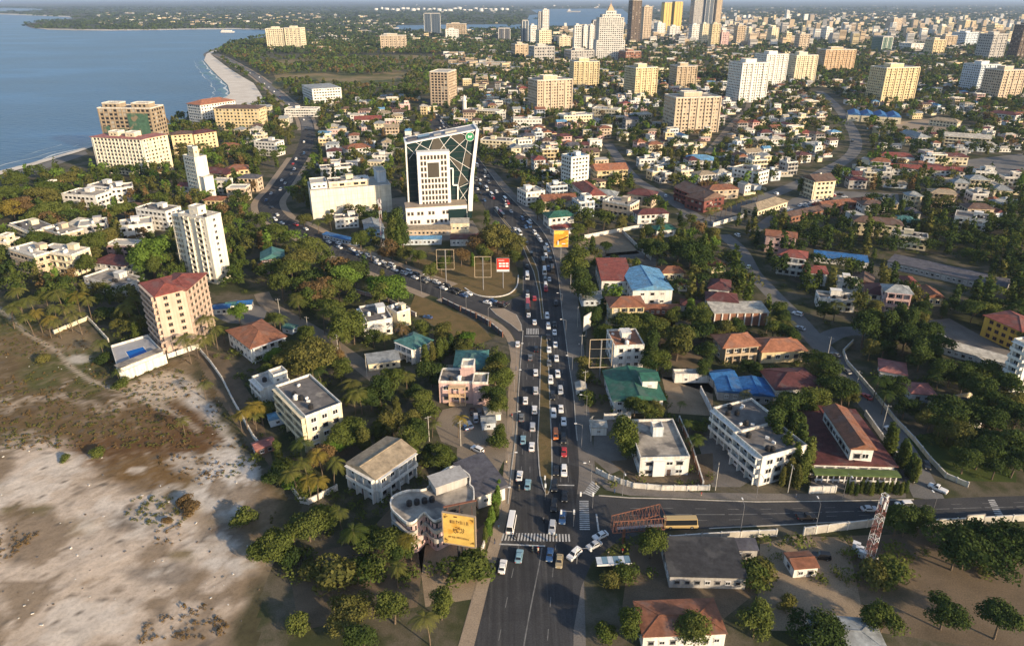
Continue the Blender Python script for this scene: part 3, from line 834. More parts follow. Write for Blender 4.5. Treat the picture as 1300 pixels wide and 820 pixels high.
def roof_mb(mb, kind, x0, x1, y0, y1, z, rise, ov, th=.22, ridge=None):
    x0 -= ov; x1 += ov; y0 -= ov; y1 += ov
    mb.box(x0, x1, y0, y1, z, z + th)
    z += th
    wx, wy = x1 - x0, y1 - y0
    if kind == 'hip':
        k = min(wx, wy) / 2
        if wx >= wy: r0, r1 = (x0 + k, (y0 + y1) / 2, z + rise), (x1 - k, (y0 + y1) / 2, z + rise)
        else: r0, r1 = ((x0 + x1) / 2, y0 + k, z + rise), ((x0 + x1) / 2, y1 - k, z + rise)
        a, b, c, d = (x0, y0, z), (x1, y0, z), (x1, y1, z), (x0, y1, z)
        if wx >= wy:
            mb.quad(a, b, r1, r0); mb.quad(c, d, r0, r1); mb.tri(b, c, r1); mb.tri(d, a, r0)
        else:
            mb.quad(b, c, r1, r0); mb.quad(d, a, r0, r1); mb.tri(a, b, r0); mb.tri(c, d, r1)
        mb.bar(r0, r1, .16)
        for e in ((a, r0), (b, r1 if wx >= wy else r0), (c, r1), (d, r0 if wx >= wy else r1)): mb.bar(e[0], e[1], .12)
    elif kind == 'gable':
        if ridge is None: ridge = 'x' if wx >= wy else 'y'
        if ridge == 'x':
            ym = (y0 + y1) / 2
            mb.quad((x0, y0, z), (x1, y0, z), (x1, ym, z + rise), (x0, ym, z + rise)); mb.quad((x1, y1, z), (x0, y1, z), (x0, ym, z + rise), (x1, ym, z + rise))
            mb.tri((x0, y1, z), (x0, y0, z), (x0, ym, z + rise)); mb.tri((x1, y0, z), (x1, y1, z), (x1, ym, z + rise))
            mb.bar((x0, ym, z + rise), (x1, ym, z + rise), .15)
        else:
            xm = (x0 + x1) / 2
            mb.quad((x1, y0, z), (x1, y1, z), (xm, y1, z + rise), (xm, y0, z + rise)); mb.quad((x0, y1, z), (x0, y0, z), (xm, y0, z + rise), (xm, y1, z + rise))
            mb.tri((x0, y0, z), (x1, y0, z), (xm, y0, z + rise)); mb.tri((x1, y1, z), (x0, y1, z), (xm, y1, z + rise))
            mb.bar((xm, y0, z + rise), (xm, y1, z + rise), .15)
    elif kind == 'shed':
        mb.quad((x0, y0, z), (x1, y0, z), (x1, y1, z + rise), (x0, y1, z + rise)); mb.quad((x1, y1, z), (x0, y1, z), (x0, y1, z + rise), (x1, y1, z + rise))
        mb.tri((x0, y1, z), (x0, y0, z), (x0, y1, z + rise)); mb.tri((x1, y0, z), (x1, y1, z), (x1, y1, z + rise))
def block(root, x0, y0, w_, d_, z0, h, floors, wall='white', roof='flat', rcol='concrete_roof', faces=None, win=(3.2, 1.9, 1.6), balc='', rise=None, ov=.7, single=True, door=False,
          clutter=2, band=None, rnd=None, fins=False, bands=False, winm=None, loc=None, ridge=None, blank='', parapet='parapet_white', depthb=1.3, stair=True):
    """one box-shaped block of a building at x0,y0 of its root, with roof, windows, balconies"""
    rnd = rnd or random.Random(int(w_ * 131 + d_ * 17 + h * 7))
    wm = C('wall_' + wall) if 'wall_' + wall in MATS else C(wall)
    mb = MB(); mb.box(x0, x0 + w_, y0, y0 + d_, z0, z0 + h)
    mb.build('wall', wm, root)
    # roof
    if roof == 'flat':
        mb = MB(); mb.box(x0 + .25, x0 + w_ - .25, y0 + .25, y0 + d_ - .25, z0 + h, z0 + h + .06); mb.build('roof', C(rcol), root)
        ph = .85
        mb = MB()
        mb.box(x0 - .06, x0 + w_ + .06, y0 - .06, y0 + .24, z0 + h, z0 + h + ph); mb.box(x0 - .06, x0 + w_ + .06, y0 + d_ - .24, y0 + d_ + .06, z0 + h, z0 + h + ph)
        mb.box(x0 - .06, x0 + .24, y0 + .24, y0 + d_ - .24, z0 + h, z0 + h + ph); mb.box(x0 + w_ - .24, x0 + w_ + .06, y0 + .24, y0 + d_ - .24, z0 + h, z0 + h + ph)
        mb.build('parapet', C(parapet) if parapet in MATS else wm, root)
        if clutter and min(w_, d_) > 6:
            sx, sy = x0 + w_ * rnd.uniform(.25, .6), y0 + d_ * rnd.uniform(.45, .65)
            sw, sd2 = min(4.5, w_ * .3), min(4, d_ * .3)
            mb = MB(); mb.box(sx, sx + sw, sy, sy + sd2, z0 + h + .06, z0 + h + 2.6); mb.box(sx - .25, sx + sw + .25, sy - .25, sy + sd2 + .25, z0 + h + 2.6, z0 + h + 2.8)
            if stair: mb.build('stair_head', wm, root)
            for i in range(clutter):
                tx, ty = x0 + w_ * rnd.uniform(.1, .9), y0 + d_ * rnd.uniform(.12, .4)
                part('water_tank', TANKM[rnd.choice(['tank_black', 'tank_white', 'tank_black'])], root, (tx, ty, z0 + h + .06), 0, (1.3,) * 3)
            for i in range(clutter):
                part('air_conditioner', ACM, root, (x0 + w_ * rnd.uniform(.1, .9), y0 + d_ * rnd.uniform(.1, .9), z0 + h + .06), rnd.uniform(0, 3), (1.2,) * 3)
    else:
        mb = MB(); roof_mb(mb, roof, x0, x0 + w_, y0, y0 + d_, z0 + h, rise if rise is not None else min(w_, d_) * .24, ov, ridge=ridge)
        mb.build('roof', C('roof_' + rcol), root)
    # facade
    if faces is None: faces = 'FLR'
    fh = h / floors
    wins = MB()
    for k in faces:
        f = Face(k, w_, d_); L_ = f.len
        sh = lambda a, t: (x0 + f.pt(a, t)[0], y0 + f.pt(a, t)[1])
        def fb(mbx, a0, a1, t0, t1, za, zb, m=0):
            p, q = sh(a0, t0), sh(a1, t1); mbx.box(p[0], q[0], p[1], q[1], za, zb, m)
        if k in blank: continue
        sp, ww, wh = win
        n = max(1, int((L_ - .6) / sp))
        ins = (L_ - n * sp) / 2
        if k in balc:
            for i in range(floors):
                z = z0 + i * fh
                if i == 0 and floors > 1: continue
                q = MB()
                fb(q, .3, L_ - .3, .0, depthb, z - .18, z)
                fb(q, .3, L_ - .3, depthb - .12, depthb, z, z + .95)
                fb(q, .3, .45, 0, depthb - .12, z, z + .95); fb(q, L_ - .45, L_ - .3, 0, depthb - .12, z, z + .95)
                q.build('balcony', wm, root)
            q = MB()
            for i in range(0, n + 1, max(1, n // 3)):
                a = ins + i * sp
                fb(q, max(.31, a - .15), min(L_ - .31, a + .15), .005, depthb - .13, z0, z0 + h - .01)
            fb(q, .2, L_ - .2, 0, depthb + .1, z0 + h - .15, z0 + h + .02)
            q.build('balcony_fin', wm, root)
        if fins:
            for i in range(n + 1):
                q = MB(); a = min(L_ - .2, max(.2, ins + i * sp)); fb(q, a - .2, a + .2, 0, .45, z0, z0 + h); q.build('pilaster', wm, root)
        if bands:
            for i in range(1, floors):
                q = MB(); fb(q, 0, L_, 0, .35, z0 + i * fh - .15, z0 + i * fh + .1); q.build('cornice', wm, root)
        for i in range(floors):
            zz = z0 + i * fh + (fh - wh) * .5
            for j in range(n):
                a = ins + (j + .5) * sp
                if door and i == 0 and k == 'F' and j == n // 2:
                    p = sh(a, 0); part('door', DOORM, root, (p[0], p[1], z0), f.rz, (1.2, 1, 2.2)); continue
                if not single:
                    fb(wins, a - ww / 2, a + ww / 2, -.02, .05, zz, zz + wh, 2 if WR.random() < .16 else 1)
                    fb(wins, a - ww / 2 - .1, a + ww / 2 + .1, 0, .35, zz + wh, zz + wh + .12, 0)
                else:
                    p = sh(a, 0); part('window', winm or WR.choice([WINM, WINM, WINM, WINO, WINO, WINC]), root, (p[0], p[1], zz), f.rz, (ww, 1, wh))
    if wins.f: wins.build('window_grid', [wm, C('glass'), C('wall_curtain')], root, 'stuff')
def building(name, label, short, A, B, Cc, h, floors, depth=None, cat='house', group=None, **kw):
    loc, rz, w_, d_ = rectframe(A, B, Cc, h, depth)
    root = empty(name, loc, rz)
    tag(root, label, cat, group)
    c = loc + Vector((math.cos(rz) * w_ / 2 - math.sin(rz) * d_ / 2, math.sin(rz) * w_ / 2 + math.cos(rz) * d_ / 2, 0))
    LAND.append((c.x, c.y, short))
    r = min(w_, d_) / 2 + .6
    nx_, ny_ = max(1, int(w_ / r / 1.2)), max(1, int(d_ / r / 1.2))
    for i in range(nx_):
        for j in range(ny_):
            lx, ly = w_ * (i + .5) / nx_, d_ * (j + .5) / ny_
            q = loc + Vector((math.cos(rz) * lx - math.sin(rz) * ly, math.sin(rz) * lx + math.cos(rz) * ly, 0))
            occ(q.x, q.y, r)
    dist = loc.length
    kw.setdefault('single', dist < 420)
    kw.setdefault('faces', visible(loc, rz, w_, d_))
    if not kw.pop('bare', False):
        block(root, 0, 0, w_, d_, 0, h, floors, **kw)
    return root, w_, d_, loc, rz

B_ = building
# ---- nearest
B_('apartment_house', 'worn cream flat-roofed apartment house with balconies beside the sandy lot wall', 'worn cream apartment house', (350, 492), (388, 531), (433, 513), 12.5, 4, cat='apartment block', wall='cream', rcol='concrete_dark', balc='F', win=(3.6, 1.8, 1.6), clutter=4, stair=False)
r_, w_, d_, l_, z_ = B_('villa', 'large white villa with low beige double-pitched roof above the palms', 'white villa with beige roof', (441, 588), (477, 608), (534, 577), 8.2, 2, wall='white', roof='gable', rcol='beige', balc='FR', win=(3.4, 1.7, 1.4), rise=1.6, ov=.5, door=True)
r_, w_, d_, l_, z_ = B_('metal_roof_shed', 'long low building with dark violet-grey metal roof next to the roadside hedge', 'violet-grey metal roofed shed', (579, 589), (607, 629), (633, 607), 4.6, 1, cat='building', wall='white', roof='shed', rcol='slate', rise=.9, win=(3.5, 1.4, 1.2))
r_, w_, d_, l_, z_ = B_('pink_house', 'pink three-part house with orange framed balcony and stair tower', 'pink house with orange balcony', (557, 486), (600, 487), None, 8.0, 2, depth=9, wall='pink', rcol='concrete_dark', win=(3.4, 1.8, 1.4))
block(r_, w_ + .01, -.8, 5.2, 6.5, 0, 8.4, 2, 'pink', 'flat', 'concrete_roof', 'FR', (4, 1.2, 1.2), clutter=0)
block(r_, w_ * .62, 5, 4.4, 5, 8.06, 3.4, 1, 'pink', 'flat', 'concrete_pale', 'F', (4, 1.2, 1.2), clutter=0)
mb = MB()
for z in (0.2, 3.7, 7.2): mb.box(w_ * .3, w_ * .8, -2.2, -.06, z, z + .3)
for x in (w_ * .3, w_ * .62, w_ * .8 - .3): mb.box(x, x + .3, -2.2, -1.9, .5, 3.7); mb.box(x, x + .3, -2.2, -1.9, 4.0, 7.2)
mb.box(w_ * .3 + .3, w_ * .62, -2.15, -2.0, 4.0, 4.9)
mb.build('balcony', C('wall_orange'), r_)
B_('green_roof_hall', 'hall with teal-green hipped roof behind the pink house', 'hall with teal-green roof', (577, 469), (617, 469), (615, 446), 5.5, 1, cat='building', wall='pink', roof='hip', rcol='teal', rise=1.8)
B_('teal_roof_house', 'white two-storey house with bright teal hip roof and curved balconies', 'white house with teal hip roof', (503, 433), (526, 443), (545, 431), 6.6, 2, wall='white', roof='hip', rcol='teal', balc='F', win=(3, 1.5, 1.4), rise=1.7)
r_, w_, d_, l_, z_ = B_('flat_roof_villa', 'pale villa of two flat-roofed cubes with dark roof at the head of the sandy street', 'pale villa of flat-roofed cubes', (456, 391), (466, 411), (496, 402), 6.6, 2, wall='white', rcol='concrete_dark', win=(3.3, 1.6, 1.3), balc='F', door=True)
B_('flat_roof_villa', 'boxy pinkish villa with blank side wall beside the parked cars of the creek houses', 'boxy pinkish villa', (491, 391), (504, 398.5), (519, 392), 7.2, 2, wall='cream', rcol='concrete_dark', win=(4.2, 1.5, 1.3))
r_, w_, d_, l_, z_ = B_('small_villa', 'small white villa with tall roof turret at the edge of the big olive tree', 'small white villa with turret', (320, 480), (335, 495), (364, 480), 5.6, 2, wall='white', rcol='concrete_pale', balc='F', win=(3, 1.4, 1.2), clutter=1)
block(r_, w_ * .5, d_ * .45, 4.5, 5, 5.6, 3.2, 1, 'white', 'flat', 'concrete_pale', 'FLR', (2.2, 1, 1), clutter=0)
r_, w_, d_, l_, z_ = B_('red_roof_villa', 'white villa with red-brown hip roof and rounded bay beside the tarmac yard', 'white villa with red-brown roof', (289, 420), (318, 442), (357, 424), 6.6, 2, wall='white', roof='hip', rcol='rust', balc='R', win=(3.2, 1.6, 1.4), rise=2.6)
# red-roofed apartment tower in two wings
r_, w_, d_, l_, z_ = B_('apartment_tower', 'pinkish beige nine-storey apartment tower with red roof beside the swimming pool', 'beige tower with red roof', (179, 360), (197, 377), (236, 367), 25.5, 9, cat='apartment block', wall='rosy', roof='hip', rcol='red', balc='F', win=(4.6, 1.6, 1.4), rise=2.2, ov=.5, winm=WINP, bands=False)
c_, s_ = math.cos(-z_), math.sin(-z_)
a, b = P(236, 367.5, 25.5), P(261, 346, 25.5)
r2 = math.atan2((b - a).y, (b - a).x)
w2 = math.hypot((b - a).x, (b - a).y)
wing = empty('wing', (0, 0, 0)); COL.objects.unlink(wing); COL.objects.link(wing)
wing.parent = r_
dv = a - l_
wing.location = (dv.x * math.cos(z_) + dv.y * math.sin(z_), -dv.x * math.sin(z_) + dv.y * math.cos(z_), 0)
wing.rotation_euler = (0, 0, r2 - z_)
block(wing, 0, 0, w2, 13, 0, 25.0, 9, 'rosy', 'hip', 'red', 'FR', (3.3, 1.7, 1.5), rise=2.0, ov=.5, winm=WINP, bands=True)
for i in range(4): occ((a.lerp(b, i / 3)).x, (a.lerp(b, i / 3)).y + 5, 7)
# white tower
r_, w_, d_, l_, z_ = B_('white_tower', 'tall white tower with dark loggia stacks standing behind the red-roofed tower', 'tall white loggia tower', (226, 272.5), (261, 278.5), (277.5, 271.5), 33.5, 11, cat='apartment block', wall='ivory', rcol='concrete_pale', win=(4.4, 1.5, 1.5), clutter=1, single=True)
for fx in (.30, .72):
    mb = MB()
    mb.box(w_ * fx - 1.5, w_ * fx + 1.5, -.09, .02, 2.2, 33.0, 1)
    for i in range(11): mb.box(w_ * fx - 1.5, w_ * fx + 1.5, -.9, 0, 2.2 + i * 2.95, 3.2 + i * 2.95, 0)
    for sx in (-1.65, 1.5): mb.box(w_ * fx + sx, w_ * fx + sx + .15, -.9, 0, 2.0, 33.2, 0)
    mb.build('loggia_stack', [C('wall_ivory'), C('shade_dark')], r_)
block(r_, -7.2, 2.5, 7.19, d_ - 4, 0, 32.0, 11, 'ivory', 'flat', 'concrete_pale', 'FL', (3.2, 1.4, 1.4), balc='F', clutter=0)
block(r_, w_ * .25, d_ * .3, 6, 5, 33.6, 3.4, 1, 'ivory', 'flat', 'concrete_pale', 'FR', (3, 1, 1), clutter=0)
# pool terrace
pc = [P(u, v, 3.2) for u, v in [(141, 441), (152, 476), (211, 452), (188, 427)]]
pr = empty('pool_terrace', (pc[1].x, pc[1].y, 0)); tag(pr, 'raised white terrace with blue swimming pool below the beige tower', 'pool')
lp = [(p.x - pc[1].x, p.y - pc[1].y) for p in pc]
MB().prism(lp, 0, 3.2, 0, 1).build('terrace', [C('parapet_white'), C('plaza_tile')], pr)
def lerp2(a, b, t): return (a[0] + (b[0] - a[0]) * t, a[1] + (b[1] - a[1]) * t)
def bil(s, t): return lerp2(lerp2(lp[1], lp[2], s), lerp2(lp[0], lp[3], s), t)
pw = [bil(.36, .42), bil(.84, .42), bil(.80, .80), bil(.36, .80)]
pw = [P(u, v, 3.2) for u, v in [(166, 456.5), (188.5, 449), (181.5, 440.5), (160, 446.5)]]
pw = [(p.x - pc[1].x, p.y - pc[1].y) for p in pw]
cxp = sum(p[0] for p in pw) / 4; cyp = sum(p[1] for p in pw) / 4
MB().prism([(cxp + (p[0] - cxp) * 1.12, cyp + (p[1] - cyp) * 1.12) for p in pw], 3.205, 3.26).build('pool_rim', C('stone_white'), pr)
MB().prism(pw, 3.21, 3.285).build('pool_water', C('pool_water'), pr)
mb = MB()
for i in range(4):
    a, b = Vector((*lp[i], 0)), Vector((*lp[(i + 1) % 4], 0)); d = (b - a).normalized(); n = Vector((-d.y, d.x, 0))
    M = Matrix.Translation(a) @ Matrix.Rotation(math.atan2(d.y, d.x), 4, 'Z')
    mb.box(0, (b - a).length, -.02, .25, 3.2, 4.1, 0, M)
mb.build('parapet', C('parapet_white'), pr)
a, b = Vector((*lp[1], 0)), Vector((*lp[2], 0)); d = (b - a).normalized()
M = Matrix.Translation(a) @ Matrix.Rotation(math.atan2(d.y, d.x), 4, 'Z')
MB().box(1, (b - a).length - .5, .6, 4.2, 3.21, 5.4, 0, M).build('changing_room', C('stone_white'), pr)
MB().box(.6, (b - a).length - .2, .3, 4.6, 5.4, 5.6, 0, M).build('changing_room_roof', C('concrete_roof'), pr)
for i in range(6): occ(pc[1].x + bil(i / 5, .5)[0], pc[1].y + bil(i / 5, .5)[1], 9)
LAND.append((pc[1].x + 8, pc[1].y + 6, 'pool terrace'))
# slim tower
r_, w_, d_, l_, z_ = B_('slim_tower', 'slim white tower with blank sunlit flank and roof cabin near the shore blocks', 'slim white tower', (232, 198), (246.5, 201.5), (259, 198), 30, 11, cat='apartment block', wall='ivory', rcol='concrete_pale', win=(3, 1.2, 1.3), blank='R', single=False, clutter=0)
block(r_, w_ * .2, d_ * .3, w_ * .5, d_ * .4, 30.1, 6, 1, 'cream', 'flat', 'concrete_pale', 'FR', (3, 1, 1), clutter=0, single=False)
block(r_, w_ + .01, 1, 6, d_ - 2, 0, 17, 1, 'white', 'flat', 'concrete_pale', '', clutter=0)
# white + red roof curved slab
r_, w_, d_, l_, z_ = B_('shore_apartments', 'long white apartment slab with red roof edges in front of the unfinished block', 'white slab with red roof', (115, 174), (180, 177.5), None, 29, 10, depth=15, cat='apartment block', wall='ivory', roof='hip', rcol='pinkred', fins=True, win=(3.4, 1.5, 1.5), rise=1.2, single=False)
for fx in (.3, .62): block(r_, w_ * fx, d_ * .25, w_ * .18, d_ * .5, 29.4, 3.4, 1, 'cream', 'flat', 'concrete_pale', 'F', (3, 1.4, 1.2), single=False, clutter=0)
B_('shore_apartments', 'cream end block with red roof joined to the white shore apartments', 'cream end block', (181, 177), (212.5, 171), None, 29, 10, depth=15, cat='apartment block', wall='cream', roof='hip', rcol='pinkred', win=(3.2, 1.4, 1.5), rise=1.2, single=False)
r_, w_, d_, l_, z_ = B_('unfinished_block', 'unfinished brown concrete apartment block with green safety netting at the shore', 'unfinished netted block', (123, 138), (191, 138.5), (209, 134), 41, 12, cat='apartment block', wall='raw', rcol='concrete_roof', win=(4.2, 2.4, 2.0), single=False, clutter=0, bands=True, fins=True)
mb = MB(); mb.box(w_ * .55, w_ * .93, -.85, -.6, 3, 37); mb.build('safety_net', C('net_green'), r_)
mb = MB(); mb.box(w_ * .05, w_ * .17, -.85, -.6, 6, 26); mb.box(w_ * .36, w_ * .5, -.85, -.6, 6, 24); mb.build('safety_net', C('net_green'), r_)
for fx in (.05, .6): block(r_, w_ * fx, d_ * .2, w_ * .32, d_ * .5, 41.1, 3.5, 1, 'raw', 'flat', 'concrete_roof', 'F', (4, 2, 1.8), single=False, clutter=0)
B_('yellow_apartments', 'yellow six-storey apartment house with dark roof beside the white shore slab', 'yellow apartment house', (217, 172), (244, 170), None, 18, 6, depth=14, cat='apartment block', wall='yellow', roof='hip', rcol='brown', rise=2, win=(3.6, 1.6, 1.6), single=False)
B_('yellow_apartments', 'yellow apartment house with maroon roof behind the slim white tower', 'yellow maroon-roofed apartments', (246, 171), (274.5, 167), None, 17, 6, depth=14, cat='apartment block', wall='yellow', roof='hip', rcol='maroon', rise=2, win=(3.6, 1.6, 1.6), single=False)
B_('stepped_apartments', 'white stepped apartment block with orange tiled roof by the beach', 'white orange-roofed beach block', (237, 132), (254, 134), (272, 125), 24, 8, cat='apartment block', wall='white', roof='hip', rcol='orange', rise=4, win=(3.4, 1.6, 1.6), balc='', single=False, bands=True)
B_('beach_apartments', 'long cream apartment slab with brown roof facing the beach', 'long cream beach slab', (271, 138), (328, 138.5), (334, 135), 23, 7, cat='apartment block', wall='yellow', roof='hip', rcol='brown', rise=2.5, win=(3.8, 1.8, 1.8), single=False)
r_, w_, d_, l_, z_ = B_('office_block', 'white office block with blue-grey roof by the shore road', 'white office block', (383, 108), (396, 113.5), (428, 109.5), 21, 6, cat='office', wall='white', roof='hip', rcol='tin', rise=1.5, ov=.2, bands=True, win=(3.6, 2.4, 1.6), single=False)
B_('low_office', 'long low white office with ribbon windows beside the shore road', 'low ribbon-window office', (361, 139), (402, 139), None, 9, 3, depth=16, cat='office', wall='white', rcol='concrete_pale', win=(3, 2.4, 1.4), bands=True, single=False, clutter=1)
r_, w_, d_, l_, z_ = B_('unfinished_tower', 'bare concrete tower frame under construction beyond the green trees', 'bare concrete tower', (545, 92), (569, 92.5), (577, 89), 42, 12, cat='tower', wall='beige', rcol='concrete_pale', win=(4.5, 2.8, 2.2), bands=True, fins=True, single=False, clutter=0)
# cream hall
r_, w_, d_, l_, z_ = B_('cream_hall', 'large cream windowless hall with roof terraces beside the white headquarters', 'large cream hall', (394, 244), (496, 235.5), (492, 224.5), 18, 3, cat='building', wall='ivory', rcol='concrete_pale', blank='FLR', clutter=0)
block(r_, w_ * .02, d_ * .25, w_ * .2, d_ * .6, 18.1, 3.2, 1, 'white', 'flat', 'concrete_pale', 'F', (3, 1.5, 1), clutter=0, single=False)
block(r_, w_ * .24, d_ * .25, w_ * .5, d_ * .5, 18.1, 3.0, 1, 'cream', 'flat', 'concrete_roof', 'F', (4.5, 3, 1.6), clutter=3, single=False)
mb = MB()
for i in range(12): mb.box(w_ * (.55 + i * .018), w_ * (.55 + i * .018) + .5, d_ * .3, d_ * .7, 21.4, 21.9)
mb.build('pergola', C('frame_white'), r_)
block(r_, w_ * .86, d_ * .4, w_ * .12, d_ * .55, 18.1, 7, 1, 'bluewhite', 'flat', 'concrete_pale', 'F', (4, 1, 1), clutter=0, blank='F')
q = MB()
for i in range(1, 14): q.box(w_ * i / 14 - .04, w_ * i / 14 + .04, -.05, 0, .2, 17.7)
for i in range(1, 5): q.box(.2, w_ - .2, -.04, 0, 3.6 * i - .04, 3.6 * i + .04)
q.build('facade_joint', C('wall_tan'), r_)
B_('low_shop', 'small white two-storey shop house in front of the cream hall', 'small white shop house', (425, 279), (455, 277), None, 6, 2, depth=9, wall='white', roof='flat', rcol='concrete_dark', win=(2.6, 1.6, 1.4), single=True)
B_('blue_hall', 'light blue hall with pale pitched roof beside the red and white mast', 'light blue pitched hall', (465, 292), (487, 290), (478, 279), 6.5, 1, cat='building', wall='sky', roof='gable', rcol='tin', ridge='y', rise=1.6)
# ---- right of the main road
r_, w_, d_, l_, z_ = B_('red_roof_hall', 'white walled hall with large red pitched roof joined to the blue-roofed hall', 'red-roofed white hall', (764, 356.5), (803, 356.5), (804, 334), 7, 2, cat='building', wall='white', roof='shed', rcol='red', rise=2.6, ov=.3, win=(3.4, 1.6, 1.2))
B_('blue_roof_hall', 'white hall with bright blue metal roof beside the red-roofed hall', 'blue-roofed white hall', (803.6, 369), (854, 368), (838, 342), 7.5, 2, cat='building', wall='white', roof='gable', rcol='sky', ridge='y', rise=2.2, ov=.4, win=(4.6, 1.8, 1.2))
B_('yellow_house', 'yellow four-storey house with brown hip roof behind the empty hoarding', 'yellow four-storey house', (776, 390), (818, 389), (816, 377), 12, 4, cat='apartment block', wall='yellow', roof='hip', rcol='rust', rise=2.4, ov=.9, win=(3.3, 1.7, 1.4), balc='F', depthb=.8)
B_('flat_house', 'white three-storey house with flat terracotta roof beside the empty hoarding frame', 'white terracotta-roofed house', (780, 441), (818, 439.5), (812, 419), 9, 3, wall='white', rcol='roof_orange', win=(3.0, 1.5, 1.5), clutter=2, balc='')
r_, w_, d_, l_, z_ = B_('green_roof_house', 'house with wide dark green pitched roof beside the dirt yard', 'dark green roofed house', (780, 508), (842, 506.5), (829, 471), 5.4, 2, wall='white', roof='gable', rcol='green', ridge='y', rise=2.0, ov=.9, win=(3.2, 1.5, 1.2))
block(r_, w_ * .64, d_ * .3, 5.2, 6, 5.0, 4.4, 1, 'white', 'gable', 'green', 'FR', (2.4, 1.3, 1.0), rise=1.2, ridge='x', single=True)
r_, w_, d_, l_, z_ = B_('flat_roof_office', 'low white-fronted office with stained concrete roof at the junction corner wall', 'white-fronted corner office', (813, 583.5), (875.5, 582), (857, 534), 5.8, 2, cat='office', wall='white', rcol='concrete_roof', win=(3.0, 2.0, 1.2), clutter=0, door=True)
block(r_, w_ * .42, d_ * .56, 3.2, 3.4, 5.9, 2.6, 1, 'bluewhite', 'flat', 'concrete_pale', 'F', (2.6, 1, 1), clutter=0, blank='F')
mb = MB(); mb.box(w_ * .26, w_ * .5, -.9, -.06, .3, 5.5); mb.build('entrance_screen', C('frame_white'), r_)
# white angled apartments, two staggered blocks
r_, w_, d_, l_, z_ = B_('white_apartments', 'white three-storey apartments in two staggered blocks with long dark balconies', 'white staggered apartments', (905, 519.5), (940, 549), None, 9.6, 3, depth=15, cat='apartment block', wall='white', rcol='concrete_dark', balc='F', win=(3.4, 2.2, 1.7), clutter=4, stair=False)
block(r_, w_ + .01, -2.6, w_ * .95, 16, 0, 9.6, 3, 'white', 'flat', 'concrete_dark', 'FRL', (3.4, 2.2, 1.7), balc='F', clutter=3, stair=False)
for k in range(5):
    q = l_ + Vector((math.cos(z_), math.sin(z_), 0)) * (w_ * (1.1 + .2 * k)) + Vector((-math.sin(z_), math.cos(z_), 0)) * 6; occ(q.x, q.y, 9)
r_, w_, d_, l_, z_ = B_('maroon_roof_hall', 'wide low restaurant with maroon metal roofs and white colonnade by the cross road', 'maroon-roofed restaurant', (1031, 588), (1136, 591), (1100, 522), 4.2, 1, cat='building', wall='white', roof='gable', rcol='maroon', ridge='y', rise=1.2, ov=.8, win=(3.2, 2, 2))
mb = MB()
for i in range(15): mb.box(.5 + i * (w_ - 1.2) / 14, .8 + i * (w_ - 1.2) / 14, -3.2, -2.9, 0, 2.6)
mb.box(-.2, w_ + .2, -3.4, -.02, 2.6, 2.8); mb.box(.2, w_ - .2, -3.1, -3.0, .5, 1.1)
mb.build('colonnade', C('frame_white'), r_)
MB().box(-.4, w_ + .4, -3.8, -.9, 2.82, 3.3).build('fascia', mat('fascia_green', (.10, .15, .05), .8, .3), r_)
block(r_, w_ * .44, .3, w_ * .27, d_ * .72, 4.45, 5.2, 1, 'white', 'gable', 'rust', 'FLR', (2.4, 1.9, 1.6), rise=1.6, ridge='y', ov=.7)
B_('orange_roof_house', 'two-storey house with bright orange hip roof behind the warehouse yard', 'orange hip-roofed house', (919, 441), (962, 438), (956, 423), 6.6, 2, wall='tan', roof='hip', rcol='orange', rise=2.6, ov=1, win=(3.2, 1.6, 1.3), balc='F')
B_('orange_roof_house', 'low house with orange hip roof and veranda facing the side road', 'orange-roofed veranda house', (968, 446), (1021, 444), (1009, 429), 5.2, 1, wall='yellow', roof='hip', rcol='orange', rise=2.4, ov=1.1, win=(3.6, 1.8, 1.6))
r_, w_, d_, l_, z_ = B_('brick_warehouse', 'long brick warehouse with pale roof and white pilasters', 'brick warehouse with pilasters', (907, 398), (976, 397), (970, 385), 6, 1, cat='building', wall='brick', roof='shed', rcol='pale', rise=.8, ov=.4, win=(4.2, 1.6, 1.6), blank='F')
for i in range(8): MB().box(i * (w_ - .6) / 7, i * (w_ - .6) / 7 + .5, -.4, 0, 0, 5.9).build('pilaster', C('frame_white'), r_)
for k, (A, Bp, Cc) in enumerate([((906, 482), (935, 479), (931, 469)), ((912, 497), (945, 499), (940, 482)), ((944, 501), (982, 503), (975, 482))]):
    B_('blue_roof_shelter', ['small open shelter with blue sheet roof behind the larger blue shelters', 'open shelter with bright blue roof beside the white yard wall', 'open shelter with bright blue roof beside the maroon house'][k], 'blue-roofed shelter', A, Bp, Cc, 3.4, 1, cat='shelter', wall='grey', roof='gable', rcol='blue', rise=1.0, ov=.5, win=(3, 1.4, 1.2))
B_('yard_store', 'small white storage block at the far side of the dirt yard', 'small white storage block', (857, 477), (900, 477), None, 3, 1, depth=3.5, cat='shed', wall='white', rcol='concrete_pale', win=(4, 1, 1), clutter=0)
B_('maroon_house', 'house with dark maroon tiled roof beside the blue shelters', 'maroon tiled house', (985, 494), (1046, 492), (1013, 468), 5, 1, wall='white', roof='hip', rcol='maroon', rise=2.4, win=(3.4, 1.6, 1.4))
B_('pink_roof_house', 'small house with pinkish red roof behind the side road wall', 'pink-roofed house', (1118, 470), (1150, 476), None, 4, 1, depth=9, wall='white', roof='hip', rcol='pinkred', rise=1.8, win=(3, 1.4, 1.2))
B_('pink_roof_house', 'little square house with pinkish red roof among dark trees', 'little pink-roofed house', (1158, 499), (1187, 501), None, 3.6, 1, depth=7, wall='bluewhite', roof='hip', rcol='pinkred', rise=1.5, win=(3, 1.4, 1.2))
